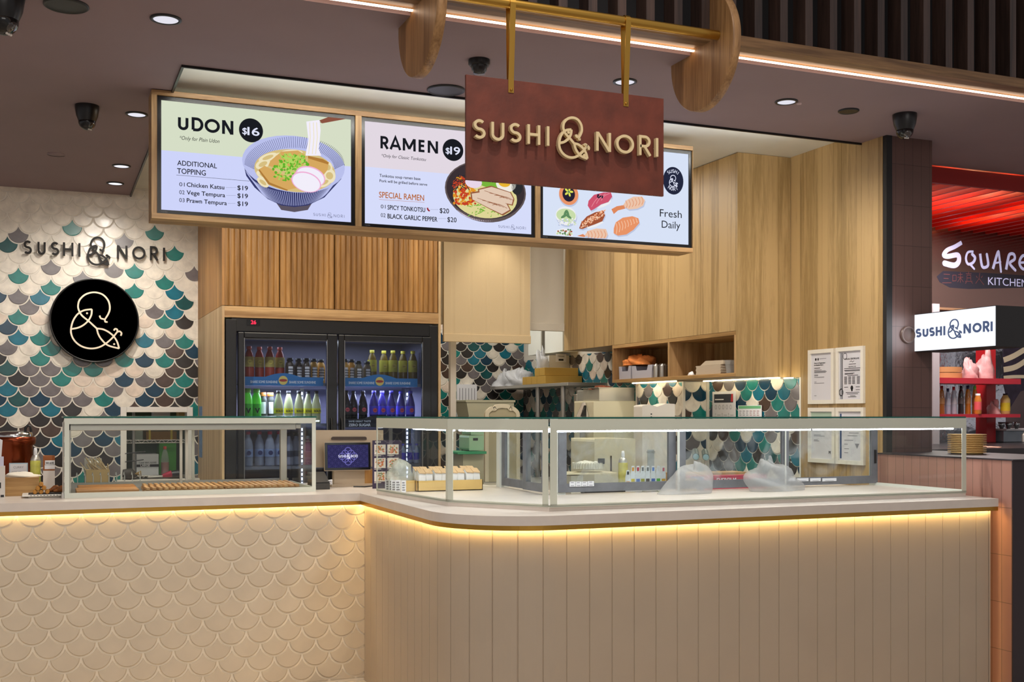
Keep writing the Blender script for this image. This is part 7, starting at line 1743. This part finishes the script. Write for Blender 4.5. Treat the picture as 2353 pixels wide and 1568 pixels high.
for pts, ws in (([(500, 550), (400, 610), (290, 660), (240, 730), (300, 750), (440, 730), (455, 820), (390, 880), (250, 850)], (62, 90)), ([(670, 680), (590, 690), (560, 780), (590, 860), (660, 840), (690, 770), (650, 720)], (34, 50)), ([(620, 860), (680, 930)], (40, 26)),
                ([(765, 710), (790, 880), (830, 910), (880, 870), (860, 720)], (48, 44)), ([(950, 930), (1020, 690), (1040, 750), (1065, 970)], (50, 36)), ([(970, 850), (1060, 830)], (28, 28)),
                ([(1140, 940), (1165, 800), (1190, 720), (1250, 720), (1260, 790), (1190, 850), (1270, 950)], (50, 44)), ([(1480, 750), (1380, 740), (1330, 840), (1380, 930), (1500, 930)], (46, 46)), ([(1340, 840), (1450, 835)], (36, 36))): brush(pts, ws)
q = PP(880, 1158); b.text(f, 'KITCHEN', q[0], q[1], PP(880, 1042)[1] - q[1], 0, .0014, None, 'LEFT', 0, 0, PP(1450, 1158)[0] - q[0])
b.build('lettering', mat('letter_lilac', (198, 198, 236), .5, emit=.35), t)
b = MB(); b.fprism(f, [PP(140, 1040), PP(230, 960), PP(900, 990), PP(1500, 1030), PP(1500, 1200), PP(600, 1220), PP(330, 1200), PP(180, 1120)], .0002, .0006, 0)
b.build('dark_band', mat('band_navy', (46, 44, 56), .15), t)
b = MB()
for x0, y0, x1, y1 in ((240, 1005, 330, 1010), (240, 1065, 310, 1070), (220, 1130, 350, 1130), (370, 1020, 370, 1110), (370, 1020, 420, 1020), (420, 1020, 420, 1100), (370, 1105, 420, 1100), (450, 1010, 510, 1010), (440, 1050, 520, 1050), (480, 980, 480, 1130), (480, 1055, 440, 1120), (480, 1055, 525, 1120), (560, 1000, 640, 1000), (600, 970, 600, 1000), (575, 1020, 630, 1020), (575, 1020, 575, 1100), (630, 1020, 630, 1100), (575, 1060, 630, 1060), (550, 1110, 655, 1110), (570, 1120, 550, 1140), (640, 1120, 660, 1140), (760, 990, 750, 1070), (750, 1070, 700, 1140), (750, 1070, 820, 1160), (710, 1030, 725, 1060), (800, 1030, 780, 1060)):
    b.ribbon(f, [PP(x0, y0), PP(x1, y1)], .0045, .0010)
b.build('characters', mat('characters_red', (120, 66, 64), .4), t)
# shelves, steel post and things on them
b = MB(); q = [aty(u, 880, 7.2).x for u in (2144, 2159)]
o = MB().box(q[0], q[1], 7.2, 7.26, 1.2405, 2.4).build('post', mat('post_silver', (186, 178, 184), .4)); o.name = 'steel_post'; tag(o, 'pale grey upright post beside the brown column', 'post')
t = thing('red_shelf', 'red two-tier wall shelf in the neighbouring kitchen', 'shelf', (6.3, 7.3, 1.4))
f = Fr((0, 7.25, 0)); P = lambda u, v: loc(f, onplane(f, u, v)); SH = []
for v0, v1, u1 in ((871, 881, 2346), (952, 960, 2345)):
    a, c = P(2159, v1), P(u1, v0); MB().fbox(f, a[0], c[0], a[1], c[1], -.3, 0).build('board', mat('shelf_red', (190, 40, 58), .45), t, bevel=.002); SH.append(c[1])
f2 = Fr((0, 7.62, 0)); a, c = loc(f2, onplane(f2, 2254, 1000)), loc(f2, onplane(f2, 2275, 800)); MB().fbox(f2, a[0], c[0], 1.2405, c[1], -.06, .065).build('upright', M_REDP, t)
M_FOIL = mat('foil', (210, 214, 226), .22, .9, bump=.9, bscale=18)
o = MB().box(aty(2150, 900, 7.94).x, aty(2310, 900, 7.94).x, 7.935, 7.949, 1.2, 2.2).build('foil_sheet', M_FOIL); tag(o, 'crinkled foil sheet lining the wall behind the red shelf', 'foil')
zA, zB = SH[0] + .001, SH[1] + .001
kinds = [(2164, 887, 'brown sauce bottle with a dark red cap', (140, 86, 24), (120, 34, 30)), (2178, 893, 'clear water bottle with a navy cap', (160, 176, 200), (30, 40, 80)), (2191.5, 889, 'clear bottle with a red cap', (170, 180, 196), (170, 40, 50)), (2208, 887, 'black soy bottle with a dark cap', (34, 30, 34), (26, 26, 28)), (2224, 886, 'tall amber oil bottle with a navy cap', (176, 110, 30), (40, 44, 80)), (2240, 887, 'amber bottle with a lime green cap', (190, 120, 40), (110, 190, 70))]
for i, (u, vt, lab, cl, cc) in enumerate(kinds):
    p = aty(u, vt, 7.34); h = p.z - zB
    t = thing('sauce_bottle', lab + ' on the lower red shelf', 'bottle', (p.x, 7.34, zB), 'bottles on the lower red shelf')
    MB().lathe([(.022, 0), (.0235, .01), (.022, h * .3), (.0235, h * .35), (.0235, h * .6), (.017, h * .8), (.010, h * .88)], (p.x, 7.34, zB), 16).build('body', mat('sauce_%d' % i, cl, .15, coat=.4), t)
    MB().lathe([(.012, h * .87), (.012, h), (0, h)], (p.x, 7.34, zB), 12).build('cap', mat('saucecap_%d' % i, cc, .4), t)
    MB().lathe([(.0241, h * .36), (.0241, h * .58)], (p.x, 7.34, zB), 16).build('label_band', mat('saucelab_%d' % i, tuple(min(255, int(q * .7 + 60)) for q in cl), .5), t)
p = aty(2247, 905, 7.27); h = p.z - zB
t = thing('drink_bottle', 'short pink-labelled drink bottle in front of the amber bottles', 'bottle', (p.x, 7.27, zB)); MB().lathe([(.028, 0), (.03, .01), (.03, h * .7), (.02, h * .9)], (p.x, 7.27, zB), 16).build('body', mat('amber_drink', (196, 120, 50), .2), t); MB().lathe([(.021, h * .9), (.021, h), (0, h)], (p.x, 7.27, zB), 12).build('cap', C_WHT, t); MB().lathe([(.0306, h * .2), (.0306, h * .6)], (p.x, 7.27, zB), 16).build('label_band', mat('label_coral', (224, 90, 96), .5), t)
p = aty(2310, 905, 7.34); h = p.z - zB
t = thing('drink_bottle', 'yellow-labelled bottle standing alone on the right part of the lower red shelf', 'bottle', (p.x, 7.34, zB)); MB().lathe([(.038, 0), (.04, .01), (.04, h * .7), (.02, h * .92)], (p.x, 7.34, zB), 16).build('body', mat('pale_gold', (186, 160, 100), .2), t); MB().lathe([(.02, h * .92), (.02, h), (0, h)], (p.x, 7.34, zB), 12).build('cap', C_BLK, t); MB().lathe([(.0406, h * .15), (.0406, h * .55)], (p.x, 7.34, zB), 16).build('label_band', mat('label_gold', (206, 190, 40), .5), t)
M_PNK = mat('pink_bag', (198, 148, 150), .5, var=.25, vscale=20)
for u0, u1, vt, zz, sd, lab in ((2213, 2244, 833, zA, 3, 'pink plastic bag on the upper red shelf beside the steamer'), (2245, 2282, 816, zA, 8, 'taller pink plastic bag with a pointed top on the upper red shelf'), (2275, 2292, 925, zB, 13, 'pink folded cloth on the lower red shelf beside the red upright')):
    x0, x1 = aty(u0, 900, 7.40).x, aty(u1, 900, 7.40).x; o = MB().blob(((x0 + x1) / 2, 7.40, zz), (x1 - x0) / 2 * .9, .07, aty(u0, vt, 7.40).z - zz, sd, .28).build('plastic_bag' if zz == zA else 'cloth', M_PNK); tag(o, lab, 'bag' if zz == zA else 'cloth')
x0, x1 = aty(2160, 870, 7.4).x, aty(2211, 870, 7.4).x
t = thing('bamboo_steamer', 'round bamboo steamer on the upper red shelf', 'steamer', ((x0 + x1) / 2, 7.42, zA)); hs = aty(2180, 843, 7.4).z - zA
for k in range(2): MB().lathe([((x1 - x0) / 2, hs * .5 * k + .002), ((x1 - x0) / 2, hs * .5 * (k + 1) - .003)], ((x0 + x1) / 2, 7.42, zA), 32, sy=.6).build('tier', mat('bamboo', (186, 140, 90), .6), t)
# plates, pink paper, worktop, bowls behind the partition
t = thing('counter_run', 'dark counter top of the neighbouring kitchen', 'counter', (6, 6.6, 0)); MB().box(5.32, 14, 6.2, 7.9, 1.20, 1.239).build('top', mat('dark_stone', (44, 38, 40), .3), t); MB().box(5.32, 14, 6.24, 7.1, 0, 1.20).build('base', mat('dark_base', (50, 40, 44), .5), t)
zc_ = 1.2575; p = aty(2222, 1044, 5.10); r_ = .108; xc = p.x
n = 11; top_ = aty(2222, 998, 5.10).z
for i in range(n):
    zz = zc_ + (top_ - zc_) * i / n
    hp = (top_ - zc_) / n - .0001; o = MB().lathe([(r_ * .80, 0), (r_ * .84, hp * .5), (r_, hp * .62), (r_, hp), (0, hp)], (xc, 5.10, zz), 32).build('plate', mat('bamboo_plate', (214, 176, 112), .4)); tag(o, 'tan plate in the pile behind the case corner, %s' % ('at the very bottom' if i == 0 else 'at the very top' if i == n - 1 else 'number %d counted from the bottom' % (i + 1)), 'plate', 'pile of tan plates')
p0_, p1_ = aty(2266, 1040, 6.3), aty(2320, 1040, 6.3)
o = MB().blob(((p0_.x + p1_.x) / 2, 6.4, 1.241), (p1_.x - p0_.x) / 2, .08, aty(2290, 1027, 6.3).z - 1.241, 3, .1).build('cloth', mat('pink_cloth', (210, 160, 140), .8)); tag(o, 'folded salmon pink cloth on the dark neighbouring counter', 'cloth')
f = Fr((0, 7.5, 0)); P = lambda u, v: loc(f, onplane(f, u, v)); a, c = P(2306, 1050), P(2420, 990)
t = thing('steel_sink', 'stainless steel sink unit behind the dark counter', 'sink', f.p(a[0] + .3, 1.243)); MB().fbox(f, a[0], c[0], 1.243, c[1], -.28, 0).build('cabinet', mat('sink_grey', (150, 160, 170), .35, .4), t); xt = P(2330, 1040)[0]; MB().tube([f.p(xt, 1.2435, .1), f.p(xt, 1.30, .1), f.p(xt + .03, 1.335, .1), f.p(xt + .08, 1.335, .1), f.p(xt + .105, 1.31, .1)], .012, 10).build('tap', M_STEEL, t)
MB().fbox(f, a[0], c[0], P(2306, 990)[1], P(2306, 986)[1], -.3, .03).build('shelf', M_PAPER, t)
for i, u in enumerate((2312, 2328, 2346)):
    p = aty(u, 985, 7.4); o = MB().lathe([(.014, 0), (.026, .03), (.031, .06), (.028, .06), (.012, .01)], (p.x, 7.45, P(2306, 986)[1] + .001), 20).build('glass_bowl', mat('bowl_steel', (150, 154, 158), .15, .8)); tag(o, 'small shiny bowl on the white ledge by the sink, %s from the red shelf' % ORD[i], 'bowl', 'shiny bowls by the sink')
f = Fr((0, 7.66, 0)); P = lambda u, v: loc(f, onplane(f, u, v))
t = thing('banner', 'hanging cloth with navy and cream wave stripes at the right edge', 'banner', f.p(P(2340, 950)[0], P(2340, 950)[1])); a, c = P(2306, 940), P(2480, 805)
MB().fprism(f, [P(2306, 880), P(2320, 940), P(2345, 900), P(2480, 860), P(2480, 790), P(2306, 800)], -.01, 0).build('cloth', mat('banner_navy', (38, 30, 48), .7, var=.5, vscale=14), t)
b = MB()
for k, (pts, wd) in enumerate((([(2306, 828), (2330, 818), (2360, 800)], .05), ([(2306, 850), (2335, 843), (2370, 820)], .05), ([(2306, 868), (2330, 866), (2360, 866)], .03))): b.ribbon(f, spl([P(*q) for q in pts]), wd, .001)
b.build('stripes', mat('banner_cream', (206, 196, 168), .7), t)
